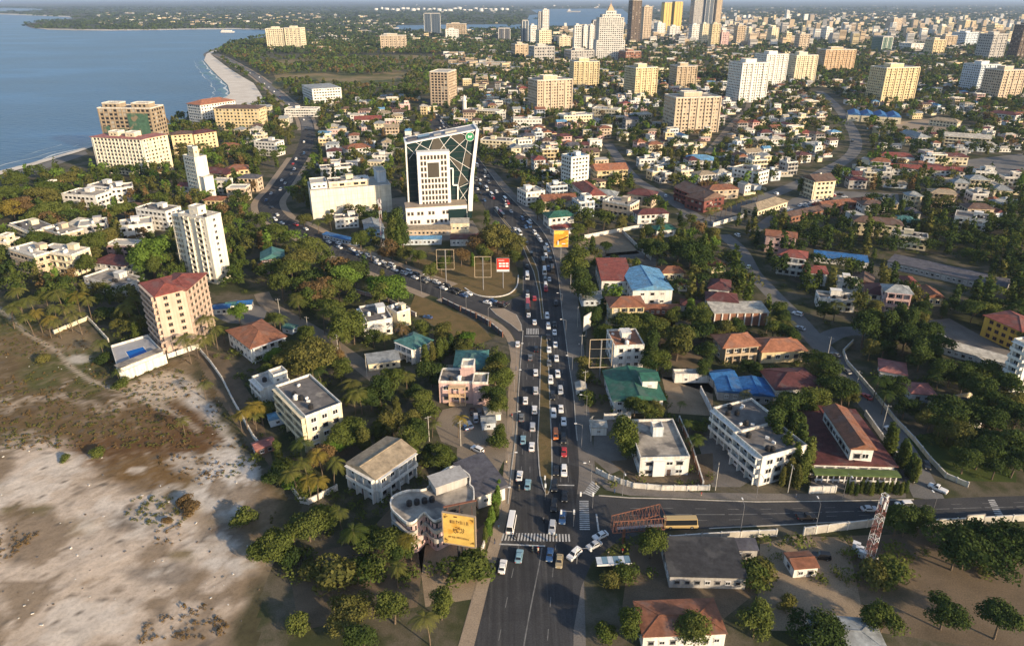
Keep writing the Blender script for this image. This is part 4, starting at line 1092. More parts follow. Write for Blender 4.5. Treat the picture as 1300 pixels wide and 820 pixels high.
r_, w_, d_, l_, z_ = B_('yellow_maroon_block', 'yellow building with maroon window frames and red roof beside the construction ground', 'yellow and maroon building', (1251, 401), (1297, 421), None, 9, 3, depth=14, cat='building', wall='mustard', roof='hip', rcol='red', rise=2.4, win=(3, 1.6, 1.3), winm=window_mesh('window', C('wall_maroon'), C('glass')))
B_('slim_white_block', 'white tower block with stacked balconies beside the construction ground', 'white balcony tower', (1287, 432), (1308, 442), None, 20, 7, depth=14, cat='apartment block', wall='white', rcol='concrete_pale', balc='F', win=(3, 1.6, 1.5))
for k, (A, Bp, dp, hh, nm, wl, rf, lab) in enumerate([
    ((1083, 358), (1108, 362), 12, 5, 'brown_roof_house', 'white', 'brown', 'white house with brown roof beside the blue pool cover'),
    ((1100, 372), (1142, 378), 13, 5.5, 'brown_roof_house', 'white', 'maroon', 'large white house with dark maroon roofs on the wooded slope'),
    ((1150, 361), (1166, 362), 10, 4.5, 'red_roof_house', 'white', 'red', 'small white house with red roof beside the ribbed long shed'),
    ((1176, 377), (1198, 378), 10, 4.5, 'red_roof_house', 'yellow', 'rust', 'small yellow house with rust roof beside the ribbed long shed'),
    ((1040, 380), (1086, 384), 9, 5, 'flat_roof_house', 'white', 'flat', 'long white flat-roofed house above the dark street trees'),
    ((900, 366), (926, 369), 12, 7, 'round_villa', 'white', 'maroon', 'white villa with maroon roof and curved terrace beside a blue pool'),
    ((862, 361), (884, 362), 7, 3.6, 'maroon_annex', 'white', 'maroon', 'low annex with maroon roof next to the lawn'),
    ((865, 387), (889, 389), 6, 3.2, 'maroon_annex', 'white', 'maroon', 'low pool house with maroon roof in front of the curved villa'),
    ((898, 381), (936, 384), 9, 7, 'round_villa', 'white', 'maroon', 'white villa wing with maroon hip roof and small windows'),
    ((904, 338), (922, 336), 9, 4, 'red_roof_house', 'cream', 'rust', 'low cream house with rust roof under the large dark trees'),
    ((840, 347), (868, 346), 8, 4, 'cream_house', 'cream', 'rust', 'low cream house lit between dark trees behind the lawn'),
    ((697, 277), (729, 274), 10, 7, 'green_roof_house', 'white', 'green', 'white two-storey shop with olive green roof by the orange hoarding'),
    ((703, 291), (729, 288), 5, 4, 'red_shop', 'white', 'red', 'low shop with dark red roof beside the orange hoarding'),
    ((810, 273), (849, 271), 9, 6, 'maroon_villa', 'white', 'maroon', 'white villa with maroon roof beside the palm street'),
    ((834, 293), (858, 291), 8, 4.5, 'green_hall', 'white', 'green', 'low white hall with dark green roof beside the palm street'),
    ((857, 238), (894, 253), 16, 9, 'brown_office', 'maroon', 'brown', 'dark maroon office with brown roofs behind the palm row'),
    ((894, 256), (920, 250), 16, 8, 'brown_office', 'maroon', 'brown', 'dark maroon corner office with overhanging roof behind the palm row'),
    ((900, 242), (938, 240), 10, 7, 'orange_villa', 'beige', 'rust', 'beige villa with rust roof behind the maroon office'),
    ((757, 217), (797, 215), 14, 11, 'orange_roof_school', 'yellow', 'orange', 'yellow three-storey block with orange hip roof'),
    ((727, 233), (747, 249), 12, 9, 'long_red_block', 'white', 'red', 'long white block with red roof below the white tower'),
    ((748, 246), (781, 249), 10, 7, 'blue_grey_villa', 'white', 'tin', 'white villa with pale blue-grey hip roof beside the long red-roofed block'),
    ((765, 256), (800, 262), 14, 8, 'beige_villa', 'beige', 'flat', 'beige terraced villa with flat roofs'),
    ((797, 246), (828, 250), 12, 8, 'pink_terraces', 'beige', 'maroon', 'beige terraces with maroon roof bands'),
    ((668, 246), (692, 243), 14, 9, 'corner_shops', 'white', 'flat', 'white flat-roofed shop block along the main road'),
    ((690, 256), (732, 254), 12, 7, 'corner_shops', 'cream', 'rust', 'cream shop block with rust roof above the main road'),
    ((871, 202), (905, 204), 12, 9, 'green_blue_roof', 'white', 'sky', 'white villa with light blue hip roof among trees'),
    ((930, 213), (963, 220), 14, 10, 'white_terraces', 'white', 'flat', 'white three-storey terraced apartments near the palm row'),
    ((1020, 225), (1036, 231), 16, 13, 'cream_offices', 'cream', 'brown', 'cream five-storey office with brown roof by the car park'),
    ((962, 268), (1000, 256), 12, 4, 'market_hall', 'cream', 'beige', 'long market hall with pale roof at the car park edge'),
    ((996, 277), (1060, 264), 8, 4, 'long_brown_shed', 'brick', 'brown', 'long low shed with brown roof along the car park'),
    ((1046, 262), (1110, 255), 8, 4, 'long_rust_shed', 'brick', 'rust', 'long low shed with rust roof behind the car park trees'),
    ((1084, 281), (1146, 287), 10, 8, 'cream_flats', 'cream', 'brown', 'long cream flats with brown roof behind the dark cypress row'),
    ((1132, 279), (1162, 284), 10, 5, 'pale_green_hall', 'white', 'teal', 'white hall with pale green roof beside the long cream flats'),
    ((1133, 298), (1178, 304), 9, 7, 'cream_flats', 'cream', 'flat', 'cream flats with flat roof in the dark trees'),
    ((1212, 275), (1254, 281), 14, 9, 'white_house', 'white', 'flat', 'white flat-roofed house with notched parapet on the wooded slope'),
    ((1117, 198), (1160, 200), 10, 7, 'school_wing', 'white', 'red', 'white school wing with red roof'),
    ((1133, 213), (1240, 219), 9, 6, 'school_wing', 'white', 'red', 'very long school wing with red roof at the tarmac court'),
    ((1180, 198), (1230, 200), 9, 7, 'school_wing', 'cream', 'maroon', 'cream school wing with maroon roof behind the lattice mast'),
    ((1143, 168), (1166, 175), 12, 8, 'grey_gable_hall', 'white', 'tin', 'white hall with grey gabled roof near the blue sawtooth sheds'),
    ((1200, 173), (1258, 177), 12, 9, 'cream_college', 'cream', 'pale', 'long cream college block with pale roof'),
    ((1255, 143), (1290, 147), 12, 8, 'white_hall', 'white', 'maroon', 'white hall with maroon roof behind the college'),
    ((1180, 152), (1216, 156), 12, 6, 'tan_hall', 'cream', 'beige', 'tan roofed hall at the end of the sawtooth sheds'),
    ((12, 285), (38, 296), 13, 9, 'flat_apartments', 'cream', 'flat', 'cream flat-roofed apartment house under the spreading trees'),
    ((52, 291), (78, 299), 12, 9, 'flat_apartments', 'beige', 'flat', 'beige flat-roofed apartment house with stained walls'),
    ((11, 317), (44, 327), 12, 11, 'flat_apartments', 'beige', 'flat', 'tan apartment house beside the palm grove'),
    ((44, 319), (91, 325), 11, 11, 'flat_apartments', 'cream', 'flat', 'cream apartment house with blank end wall above the palm grove'),
    ((78, 247), (121, 250), 15, 10, 'terraced_flats', 'white', 'flat', 'white terraced flats with many roof terraces'),
    ((99, 289), (134, 285), 13, 9, 'grey_flats', 'grey', 'flat', 'grey flat-roofed flats between spreading trees'),
    ((111, 236), (140, 239), 13, 9, 'terraced_flats', 'white', 'flat', 'white flats with grey roofs near the shore promenade'),
    ((139, 241), (168, 238), 13, 10, 'terraced_flats', 'white', 'flat', 'white flats with blank side near the shore promenade'),
    ((118, 333), (158, 338), 12, 6, 'maroon_villa', 'white', 'maroon', 'white villa with dark maroon hip roof beside the bright green tree'),
    ((106, 353), (152, 366), 13, 5, 'white_villa', 'white', 'flat', 'white modern villa with grey flat roofs behind the palm grove'),
    ((151, 289), (193, 284), 14, 8, 'white_villa', 'white', 'flat', 'white villa with red terraces below the tall white tower'),
    ((172, 265), (210, 270), 12, 12, 'white_flats', 'white', 'flat', 'long white flats with ribbon balconies behind the tall white tower'),
    ((261, 219), (288, 222), 12, 8, 'maroon_roof_flats', 'yellow', 'maroon', 'yellow flats with maroon roof right behind the slim white tower'),
    ((286, 217), (316, 215), 12, 8, 'maroon_roof_flats', 'yellow', 'rust', 'yellow flats with rust roof facing the branch road'),
    ((322, 180), (350, 182), 12, 12, 'white_corner_flats', 'white', 'flat', 'white corner flats with rounded balconies near the branch road'),
    ((332, 330), (360, 327), 11, 8, 'curved_pink_house', 'pink', 'teal', 'pinkish house with grey-green roof hidden by trees on the branch road'),
    ((407, 215), (448, 212), 12, 7, 'terraced_flats', 'white', 'flat', 'white terraced flats behind the cream hall'),
    ((440, 190), (470, 187), 12, 7, 'red_roof_flats', 'white', 'rust', 'white flats with rust red roofs behind the cream hall'),
    ((450, 153), (484, 152), 14, 7, 'red_roof_flats', 'white', 'red', 'white house with broad red roofs beyond the office block'),
    ((652, 152), (688, 152), 14, 11, 'white_hotel', 'white', 'flat', 'bright white four-storey hotel beyond the glass headquarters'),
    ((610, 178), (650, 180), 14, 12, 'cream_hotel', 'cream', 'flat', 'cream four-storey hotel just behind the glass headquarters'),
    ((590, 140), (634, 142), 14, 9, 'mosque_hall', 'cream', 'flat', 'cream prayer hall beside the white minaret'),
    ((716, 148), (752, 146), 18, 11, 'cream_courts', 'cream', 'flat', 'cream terraced court building with little towers'),
    ((752, 138), (784, 140), 16, 11, 'cream_courts', 'cream', 'flat', 'pale court block beside the cream terraced court'),
    ((716, 222), (716.1, 222.1), 4, 3, None, '', '', ''),
]):
    if nm is None: continue
    kw = dict(roof='flat', rcol=random.Random(k).choice(['concrete_roof', 'concrete_pale', 'concrete_dark'])) if rf == 'flat' else dict(roof='hip' if k % 3 else 'gable', rcol=rf)
    fl = max(1, round(hh / 3.2))
    B_(nm, lab, ' '.join(lab.split()[:5]), A, Bp, None, hh, fl, depth=dp, cat='building' if hh < 9 else 'apartment block', wall=wl, win=(3.3, 1.9, 1.6), bands=(fl > 2 and k % 2 == 0), balc='F' if fl >= 3 and k % 3 == 0 else '', **kw)
# tall flats beside the white tower on the right
B_('apartment_slab', 'white and tan ten-storey block with open stair side above the long red-roofed block', 'white and tan ten-storey block', (713, 197), (725.5, 201), (745, 197), 25, 9, cat='apartment block', wall='white', rcol='roof_sky', win=(2.8, 1.6, 1.4), bands=True, single=False)
# ---- rounded concrete building behind the golden hoarding
rp = [P(u, v, 10) for u, v in [(495, 640), (499, 631), (517, 624), (541, 622), (552, 607), (575, 593), (596, 604), (597, 616), (602, 622), (601, 640), (588, 650), (577, 653), (566, 657), (553, 663), (545, 658), (538, 652), (526, 664), (516, 665), (505, 656), (497, 648)]]
rc = sum(rp, Vector()) / len(rp)
root = empty('rounded_house', (rc.x, rc.y, 0)); tag(root, 'grey concrete house with rounded terraces behind the golden hoarding', 'house')
LAND.append((rc.x, rc.y, 'rounded concrete house'))
rl = smooth([Vector((p.x - rc.x, p.y - rc.y, 0)) for p in rp] + [Vector((rp[0].x - rc.x, rp[0].y - rc.y, 0))], 3)[:-1]
rl = [(p.x, p.y) for p in rl]
def ring_mb(o_, i_, z0, z1):
    mb = MB(); n = len(o_)
    for k in range(n):
        a, b, c, d = o_[k], o_[(k + 1) % n], i_[(k + 1) % n], i_[k]
        mb.quad((*a, z0), (*b, z0), (*b, z1), (*a, z1)); mb.quad((*c, z0), (*d, z0), (*d, z1), (*c, z1)); mb.quad((*a, z1), (*b, z1), (*c, z1), (*d, z1))
    return mb
inn = [(x * .94, y * .94) for x, y in rl]; core = [(x * .88, y * .88) for x, y in rl]
MB().prism(core, 0, 9.4).build('wall', C('wall_pink'), root)
for z in (3.1, 6.2): MB().prism(rl, z, z + .3).build('floor_slab', C('concrete_pale'), root); ring_mb(rl, inn, z + .3, z + 1.2).build('balcony', C('wall_grey'), root)
MB().prism(rl, 9.4, 10).build('roof', C('concrete_roof'), root); ring_mb(rl, [(x * .97, y * .97) for x, y in rl], 10, 10.7).build('parapet', C('parapet_white'), root)
for k in range(0, len(core), 2):
    a, b = core[k], core[(k + 1) % len(core)]
    rzw = math.atan2(b[1] - a[1], b[0] - a[0]); L_ = math.hypot(b[0] - a[0], b[1] - a[1])
    area_sign = 1
    for z in (1.0, 4.2, 7.3):
        part('window', WINM, root, ((a[0] + b[0]) / 2, (a[1] + b[1]) / 2, z), rzw, (min(1.6, L_ * .7), 1, 1.3))
mb = MB(); mb.box(0, 9, 3, 8, 10.01, 12.6); mb.box(-.3, 9.3, 2.7, 8.3, 12.6, 12.8)
o = mb.build('stair_head', C('wall_grey'), root); o.rotation_euler = (0, 0, .5); o.location = (2, 0, 0)
for k in range(4): part('water_tank', TANKM['tank_black'], root, (-6 + k * 1.9, -1.0 + .5 * k, 10.0), 0, (1.2,) * 3)
for p in rp: occ(p.x, p.y, 4); occ((p.x + rc.x) / 2, (p.y + rc.y) / 2, 6)

# ---- glass headquarters
mat('screen_brown', (.07, .062, .05), .5, .12, .6)
Lb, Rb = P(515, 286), P(600, 281)
ex = (Rb - Lb).normalized(); ey = Vector((-ex.y, ex.x, 0)); hz = math.atan2(ex.y, ex.x)
hq = empty('headquarters', Lb, hz); tag(hq, 'leaning dark glass headquarters with white lattice frame and white office block in front', 'office tower')
LAND.append((Lb.x + 20, Lb.y + 8, 'glass headquarters'))
for i in range(7): q = Lb + ex * (i * 8) + ey * 8; occ(q.x, q.y, 14)
def onplane(u, v, dy=0.0):
    """pixel -> local (x, z) on the vertical plane y = dy of the headquarters"""
    x = (u - CX) / F; y = (v - CY) / F
    d = Vector((x, CP - y * SP, -SP - y * CP)); o0 = Vector((0, 0, CAMH))
    pl = Lb + ey * dy
    t = (pl - o0).dot(ey) / d.dot(ey)
    p = o0 + d * t
    return ((p - Lb).dot(ex), p.z)
def z4(a, b): return (490 + a / 5.125, 140 + b / 5.125)
D0 = 7.0
tl, tr = onplane(515, 182.5, D0), onplane(606, 164.5, D0); bl, br = onplane(519, 262, D0), onplane(597.5, 266, D0)
bl = (bl[0], 0.0); br = (br[0] + .6, 0.0)
DEP = 15.0
def elev(mb, pts, y0, y1, m=0):
    n = len(pts); k = len(mb.v)
    mb.v += [(x, y0, z) for x, z in pts] + [(x, y1, z) for x, z in pts]
    mb.f.append(tuple(k + i for i in range(n))); mb.m.append(m)
    mb.f.append(tuple(k + 2 * n - 1 - i for i in range(n))); mb.m.append(m)
    for i in range(n):
        j = (i + 1) % n
        mb.f.append((k + j, k + i, k + n + i, k + n + j)); mb.m.append(m)
    return mb
elev(MB(), [bl, br, tr, tl], D0, D0 + DEP).build('glass_body', C('glass_tower'), hq)
# white edge frame: legs, roof rim
mb = MB()
mb.bar((bl[0], D0 - .3, 0), (tl[0], D0 - .3, tl[1]), .65); mb.bar((tl[0] - .4, D0 - .3, tl[1]), (tr[0] + .4, D0 - .3, tr[1]), .6)
mb.bar((tl[0], D0 - .3, tl[1]), (tl[0], D0 + DEP, tl[1] + .5), .8); mb.bar((tr[0], D0 - .3, tr[1]), (tr[0], D0 + DEP, tr[1] + .5), .9)
mb.bar((tl[0], D0 + DEP, tl[1] + .3), (tr[0], D0 + DEP, tr[1] + .3), .8)
mb.build('portal_frame', C('frame_white'), hq)
leg = [onplane(*z4(q[0], q[1]), D0 - 1.0) for q in ((585, 125), (606, 122), (572, 420), (566, 560), (562, 655), (536, 655), (535, 560), (548, 440))]
elev(MB(), leg[::-1], D0 - 1.6, D0 - .35).build('slanted_leg', C('frame_white'), hq)
k = (tr[1] - tl[1]) / (tr[0] - tl[0])
mb = MB(); mb.quad((tl[0] + .5, D0 + .3, tl[1] + .25), (tr[0] - .5, D0 + .3, tr[1] + .25), (tr[0] - .5, D0 + DEP - .4, tr[1] + .5), (tl[0] + .5, D0 + DEP - .4, tl[1] + .5))
mb.build('roof', C('plaza_tile'), hq)
for i, (t0, t1, mt) in enumerate([(.03, .16, 'roof_slate'), (.18, .34, 'glass_blue'), (.40, .5, 'metal_grey'), (.56, .72, 'concrete_pale')]):
    mb = MB(); xa, xb = tl[0] + (tr[0] - tl[0]) * t0, tl[0] + (tr[0] - tl[0]) * t1
    elev(mb, [(xa, tl[1] + k * (xa - tl[0]) + .3), (xb, tl[1] + k * (xb - tl[0]) + .3), (xb, tl[1] + k * (xb - tl[0]) + 1.4), (xa, tl[1] + k * (xa - tl[0]) + 1.4)], D0 + 4, D0 + 11)
    mb.build('roof_plant', C(mt), hq)
for poly in ([(308, 182), (342, 176), (398, 258), (350, 268), (290, 268)], [(410, 165), (470, 145), (520, 180), (480, 222)], [(520, 275), (575, 305), (550, 380), (505, 355)], [(420, 310), (500, 360), (485, 400)], [(470, 440), (485, 410), (530, 465), (475, 500)]):
    pp = [onplane(*z4(*q), D0) for q in poly]
    elev(MB(), pp[::-1] if sum(pp[i][0] * pp[i - 1][1] - pp[i - 1][0] * pp[i][1] for i in range(len(pp))) > 0 else pp, D0 - .12, D0 - .02).build('tinted_panel', C('screen_brown'), hq)
for a, b in [((138, 238), (195, 290)), ((150, 318), (243, 192)), ((182, 203), (300, 268)), ((272, 268), (308, 182)), ((340, 172), (398, 262)), ((345, 268), (438, 152)), ((400, 157), (572, 302)), ((412, 285), (585, 125)), ((412, 300), (553, 385)), ((530, 200), (468, 490)), ((412, 312), (542, 472)), ((470, 505), (548, 470)), ((470, 500), (526, 592)), ((474, 592), (546, 492)), ((480, 148), (590, 200)), ((500, 145), (545, 145))]:
    p, q = onplane(*z4(*a), D0), onplane(*z4(*b), D0)
    MB().bar((p[0], D0 - .3, p[1]), (q[0], D0 - .3, q[1]), .17).build('lattice_bar', C('frame_white'), hq)
for i in range(1, 14):      # floor lines behind the glass skin
    z = i * 3.9
    xl = bl[0] + (tl[0] - bl[0]) * z / tl[1]; xr = br[0] + (tr[0] - br[0]) * z / tr[1]
    if z < tl[1] - 1: MB().box(xl + 1, xr - 1, D0 - .06, D0 + .02, z - .12, z + .12).build('floor_line', C('metal_dark'), hq)
# white office block
wl0, wr0 = onplane(529, 195, 0)[0], onplane(570.5, 193, 0)[0]; wt = onplane(549, 194.5, 0)[1]
MB().box(wl0, wr0, 0, D0 - .4, 0, wt).build('office_block', C('frame_white'), hq)
MB().box(wl0 - .2, wr0 + .2, -.2, D0 - .6, wt, wt + .7).build('parapet', C('frame_white'), hq)
rowsv = [(308, 9), (346, 9), (384, 9), (422, 9), (460, 9), (497, 9), (535, 9), (571, 9), (607, 9)]
wsp = (wr0 - wl0) / 9.6
for rI, (vv, n) in enumerate(rowsv):
    zc = onplane(549, 140 + vv / 5.125, 0)[1]
    for i in range(8):
        if 1 <= rI <= 3 and 2 <= i <= 5: continue
        part('window', WINP, hq, (wl0 + wsp * (1.3 + i), 0, zc - 1.15), 0, (1.35, 1, 2.3))
z0_, z1_ = onplane(549, 140 + 438 / 5.125, 0)[1], onplane(549, 140 + 342 / 5.125, 0)[1]
xa, xb = onplane(490 + 272 / 5.125, 216, 0)[0], onplane(490 + 346 / 5.125, 216, 0)[0]
MB().box(xa, xb, -.12, 0, z0_, z1_).build('brown_screen', C('screen_brown'), hq)
pz = onplane(545, 263, -6)[1]
x0p, x1p = onplane(515, 265, -6)[0], onplane(593, 263, -6)[0]
MB().box(x0p, x1p, -6, -.02, 0, pz).build('podium', C('frame_white'), hq)
MB().box(x0p - .2, x1p + .2, -6.2, D0 - .5, pz, pz + .35).build('podium_roof', C('panel_tan'), hq)
for zz, xs_ in ((pz * .62, (.03, .09, .19, .25, .37, .43, .60, .66)), (pz * .2, (.07, .13, .19, .34, .41, .47, .56, .63))):
    for f_ in xs_: part('window', WINP, hq, (x0p + (x1p - x0p) * f_ + .5, -6, zz), 0, (1.5, 1, 1.9))
MB().box(x0p + (x1p - x0p) * .69, x1p - .3, -6.25, -6.0, pz * .25, pz * .82).build('glass_front', C('glass_tower'), hq)
st = [onplane(*z4(*q), D0 - 1) for q in ((412, 380), (436, 380), (436, 488), (468, 488), (468, 600))]
for p, q in zip(st, st[1:]): MB().bar((p[0], D0 - .8, p[1]), (q[0], D0 - .8, q[1]), .55).build('step_trim', C('frame_white'), hq)
p = onplane(*z4(545, 172), D0)
sr = 2.7
mb = MB(); mb.bar((p[0], D0 - .75, p[1]), (p[0], D0 - .45, p[1]), sr, 0, 28)
lg = mb.build('round_sign', mat('sign_green', (.02, .22, .10), .6, .05), hq)
mb = MB()
for i in range(28):
    t0, t1 = 2 * PI * i / 28, 2 * PI * (i + 1) / 28
    mb.bar((p[0] + sr * math.cos(t0), D0 - .8, p[1] + sr * math.sin(t0)), (p[0] + sr * math.cos(t1), D0 - .8, p[1] + sr * math.sin(t1)), .16)
for dx, z0, z1 in ((-.9, -.7, .9), (.1, -.9, .7), (1.0, -.5, .9)): mb.box(p[0] + dx - .22, p[0] + dx + .22, D0 - .85, D0 - .76, p[1] + z0, p[1] + z1)
mb.box(p[0] - 1.2, p[0] + 1.3, D0 - .84, D0 - .765, p[1] - .2, p[1] + .2)
mb.build('sign_marks', C('frame_white'), lg)

# ---- sheds in a row with blue sawtooth roofs
for i in range(4):
    A = (1077 + 17 * i, 146 + 1.0 * i)
    B_('sawtooth_shed', ['first', 'second', 'third', 'last'][i] + ' blue gabled shed of the row counted from the town road', 'blue gabled sheds', A, (A[0] + 16.5, A[1] + .9), None, 7, 1, depth=34, cat='shed', wall='cream', roof='gable', rcol='blue', ridge='y', rise=3, ov=.1, single=False, win=(5, 2, 1.5))

# ---- towers further out: u0,u1,top,base, rotation, wall, glassy?, label
TOW = [
    (672, 727, 103, 143, 0, 'beige', 'broad beige slab with window rows beside the cream courts'),
    (725, 760, 79, 113, 0, 'yellow', 'yellow apartment tower with brown roof'),
    (798, 835, 87, 124, 0, 'yellow', 'yellow apartment tower with ribbed front'),
    (855, 884, 85, 112, 0, 'tan', 'orange-brown apartment tower'),
    (848, 914, 125, 170, 0, 'beige', 'wide beige slab with crenellated roof among villas'),
    (930, 975, 81, 131, 0, 'white', 'tall white apartment tower with red low roofs at its foot'),
    (962, 1000, 70, 109, 0, 'white', 'white slab behind the tall white apartment tower'),
    (1003, 1036, 71, 105, 0, 'cream', 'cream apartment tower with pyramidal roof'),
    (1040, 1086, 64, 91, 0, 'orange', 'orange-yellow striped apartment slab'),
    (1110, 1166, 87, 130, 0, 'yellow', 'white and yellow apartment tower with stepped base'),
    (1232, 1268, 83, 118, 0, 'bluewhite', 'pale green-white slab with flat roof'),
    (1260, 1300, 90, 127, 0, 'beige', 'beige slab beside the pale green-white slab'),
    (1250, 1277, 44, 78, 0, 'grey', 'grey ribbed tower behind the pale slabs'),
    (1287, 1306, 32, 78, 0, 'umber', 'dark brown tower rising above its neighbours'),
    (1180, 1199, 51, 72, 0, 'yellow', 'grey tower with yellow corner'),
    (1114, 1136, 48, 67, 0, 'green', 'dark green glass block'),
    (1152, 1182, 56, 66, 0, 'white', 'low white hall with many gables'),
    (340, 362, 37, 63, 0, 'cream', 'cream apartment slab standing near the bay'),
    (364, 385, 36, 63, 0, 'cream', 'cream apartment slab with twin near the bay'),
    (483, 515, 46, 64, 0, 'beige', 'grey-beige ministry with white forecourt'),
    (538, 560, 18, 43, 0, 'blueglass', 'pale tower with dark glass stripes on the harbour side'),
    (567, 592, 31, 47, 0, 'tan', 'reddish brown block by the harbour'),
    (565, 583, 38, 50, 0, 'white', 'white block in front of the reddish brown block'),
    (632, 648, 37, 52, 0, 'dark', 'dark blue glass block with white corner'),
    (651, 672, 57, 74, 0, 'tan', 'tan block with pink roof'),
    (662, 671, 27, 56, 0, 'blueglass', 'slim dark glass tower with white edge'),
    (672, 682, 33, 57, 0, 'white', 'short white tower beside the slim dark one'),
    (683, 688, 16, 45, 0, 'dark', 'dark slim tower attached to the white slim tower'),
    (688, 697, 13, 45, 0, 'white', 'brilliant white slim tower by the harbour'),
    (682, 701, 39, 60, 0, 'cream', 'cream office block below the white slim tower'),
    (674, 706, 60, 80, 0, 'grey', 'grey ribbon-window block with red stair panel'),
    (709, 725, 47, 63, 0, 'cream', 'cream stepped block'),
    (728, 738, 33, 66, 0, 'white', 'white ribbed tower, first of three in a row'),
    (739, 747, 34, 66, 0, 'white', 'white ribbed tower between its two twins'),
    (747, 754, 33, 66, 0, 'white', 'white ribbed tower beside the giant white tower'),
    (720, 757, 65, 80, 0, 'grey', 'concrete podium block below the ribbed towers'),
    (751, 761, 27, 60, 0, 'dark', 'dark grey tower in the shadow of the giant white tower'),
    (790, 816, 66, 80, 0, 'brick', 'brown block with red end wall'),
    (798, 813, 1, 56, 0, 'umber', 'very tall dark brown office tower'),
    (814, 826, 9, 54, 0, 'beige', 'beige tower joined to the very tall brown tower'),
    (840, 852, 4, 40, 0, 'gold', 'golden tower with dark glass, one of a pair'),
    (853, 865, 3, 40, 0, 'gold', 'golden tower with dark glass and twin roof'),
    (832, 845, 30, 48, 0, 'white', 'white residential block below the golden towers'),
    (849, 863, 34, 48, 0, 'white', 'white residential block with brown roof'),
    (877, 891, 0, 40, 0, 'grey', 'purplish grey curved tower'),
    (892, 904, -3, 38, 0, 'blueglass', 'dark blue glass tower with bright edge'),
    (905, 915, -4, 38, 0, 'tan', 'tan and glass tower joined to the dark blue tower'),
    (876, 888, 32, 54, 0, 'white', 'white slab with vertical stripes'),
    (889, 899, 31, 56, 0, 'cream', 'cream slab beside the striped white slab'),
    (901, 913, 31, 61, 0, 'yellow', 'yellow tower with small pagoda roof'),
    (913, 925, 41, 61, 0, 'pink', 'pinkish white block beside the pagoda tower'),
    (933, 945, 33, 58, 0, 'tan', 'brown block beyond the pagoda tower'),
    (948, 954, 36, 53, 0, 'cream', 'little cream tower beyond the brown block'),
    (976, 988, 36, 57, 0, 'cream', 'cream tower in the dense town'),
    (995, 1005, 42, 58, 0, 'yellow', 'yellow tower in the dense town'),
    (1012, 1027, 44, 64, 0, 'beige', 'brown and cream tower in the dense town'),
    (1045, 1058, 36, 52, 0, 'white', 'white tower among low dense houses'),
    (1060, 1071, 42, 54, 0, 'cream', 'cream block among low dense houses'),
    (1130, 1146, 24, 40, 0, 'beige', 'beige distant tower with roof box'),
    (1195, 1215, 46, 62, 0, 'tan', 'tan ribbed block near the grey tower'),
    (1222, 1240, 27, 38, 0, 'yellow', 'gold coloured distant block'),
    (1258, 1274, 32, 46, 0, 'yellow', 'gold coloured block behind the grey ribbed tower'),
    (1218, 1246, 42, 60, 0, 'bluewhite', 'long pale block left in shade beside the grey ribbed tower'),
    (997, 1002, 14, 26, 0, 'white', 'lonely white tower on the far plain'),
]
for i, (u0, u1, vt, vb, ro, wl, lab) in enumerate(TOW):
    a, b = P(u0, vb), P(u1, vb)
    h = max(8.0, zat(a, vt)); w_ = (b - a).length
    rot = random.Random(i).uniform(.12, .42) if u0 > 640 else random.Random(i).uniform(-.1, .12)
    near = a.y < 1500
    w_ /= math.cos(rot) + (.55 if near else .8) * abs(math.sin(rot))
    a = a + Vector((.55 * w_ * math.sin(rot), 0, 0)) if rot > 0 else a
    root = empty('tower_block' if h > 30 else 'office_block', a, rot)
    tag(root, lab.replace(' left in shade', '') + ('' if len(lab.split()) > 3 else ' in the city centre'), 'tower' if h > 30 else 'building')
    dd = min(w_ * .9, 30 if near else 45)
    if wl in ('dark', 'blueglass', 'green', 'gold'):
        MB().box(0, w_, 0, dd, 0, h).build('wall', C('wall_' + wl), root)
        n = max(2, int(w_ / 9))
        for j in range(n + 1): MB().box(w_ * j / n - .7, w_ * j / n + .7, -.5, .02, 0, h).build('glass_rib' if j not in (0, n) else 'white_edge', C('wall_gold' if wl == 'gold' else 'wall_white') if j in ((0, n, n // 2) if wl != 'gold' else (0, n)) else C('glass_blue'), root)
        MB().box(.5, w_ - .5, .5, dd - .5, h, h + 3).build('roof_cabin', C('wall_grey'), root)
        mb = MB()
        for z in range(4, int(h), 4): mb.box(.2, w_ - .2, -.12, 0, z, z + .5); mb.box(w_, w_ + .12, .2, dd - .2, z, z + .5); mb.box(-.12, 0, .2, dd - .2, z, z + .5)
        mb.build('floor_lines', C('metal_grey'), root, 'stuff')
    else:
        fl = max(3, int(h / 3.3))
        sc = 1.0 if near else 1.6
        block(root, 0, 0, w_, dd, 0, h, max(2, int(fl / sc)), wl, 'flat', 'concrete_roof', 'FLR', (3.6 * sc, 1.9 * sc, 1.6 * sc), clutter=0, single=False, fins=False, bands=near)
        n = max(3, int(w_ / (8 if near else 11)))
        for j in range(n + 1):
            x = w_ * j / n
            MB().box(max(-.3, x - .9), min(w_ + .3, x + .9), -.9, .01, 0, h - .5).build('pilaster', C('wall_' + wl), root)
        if h > 20: block(root, w_ * .25, dd * .3, w_ * .4, dd * .4, h + .1, 4, 1, wl, 'flat', 'concrete_roof', '', clutter=0)
    c = a + Vector((w_ / 2, dd / 2, 0)); occ(c.x, c.y, w_ * .55 + 4)
    LAND.append((c.x, c.y, ' '.join(lab.split()[:4])))
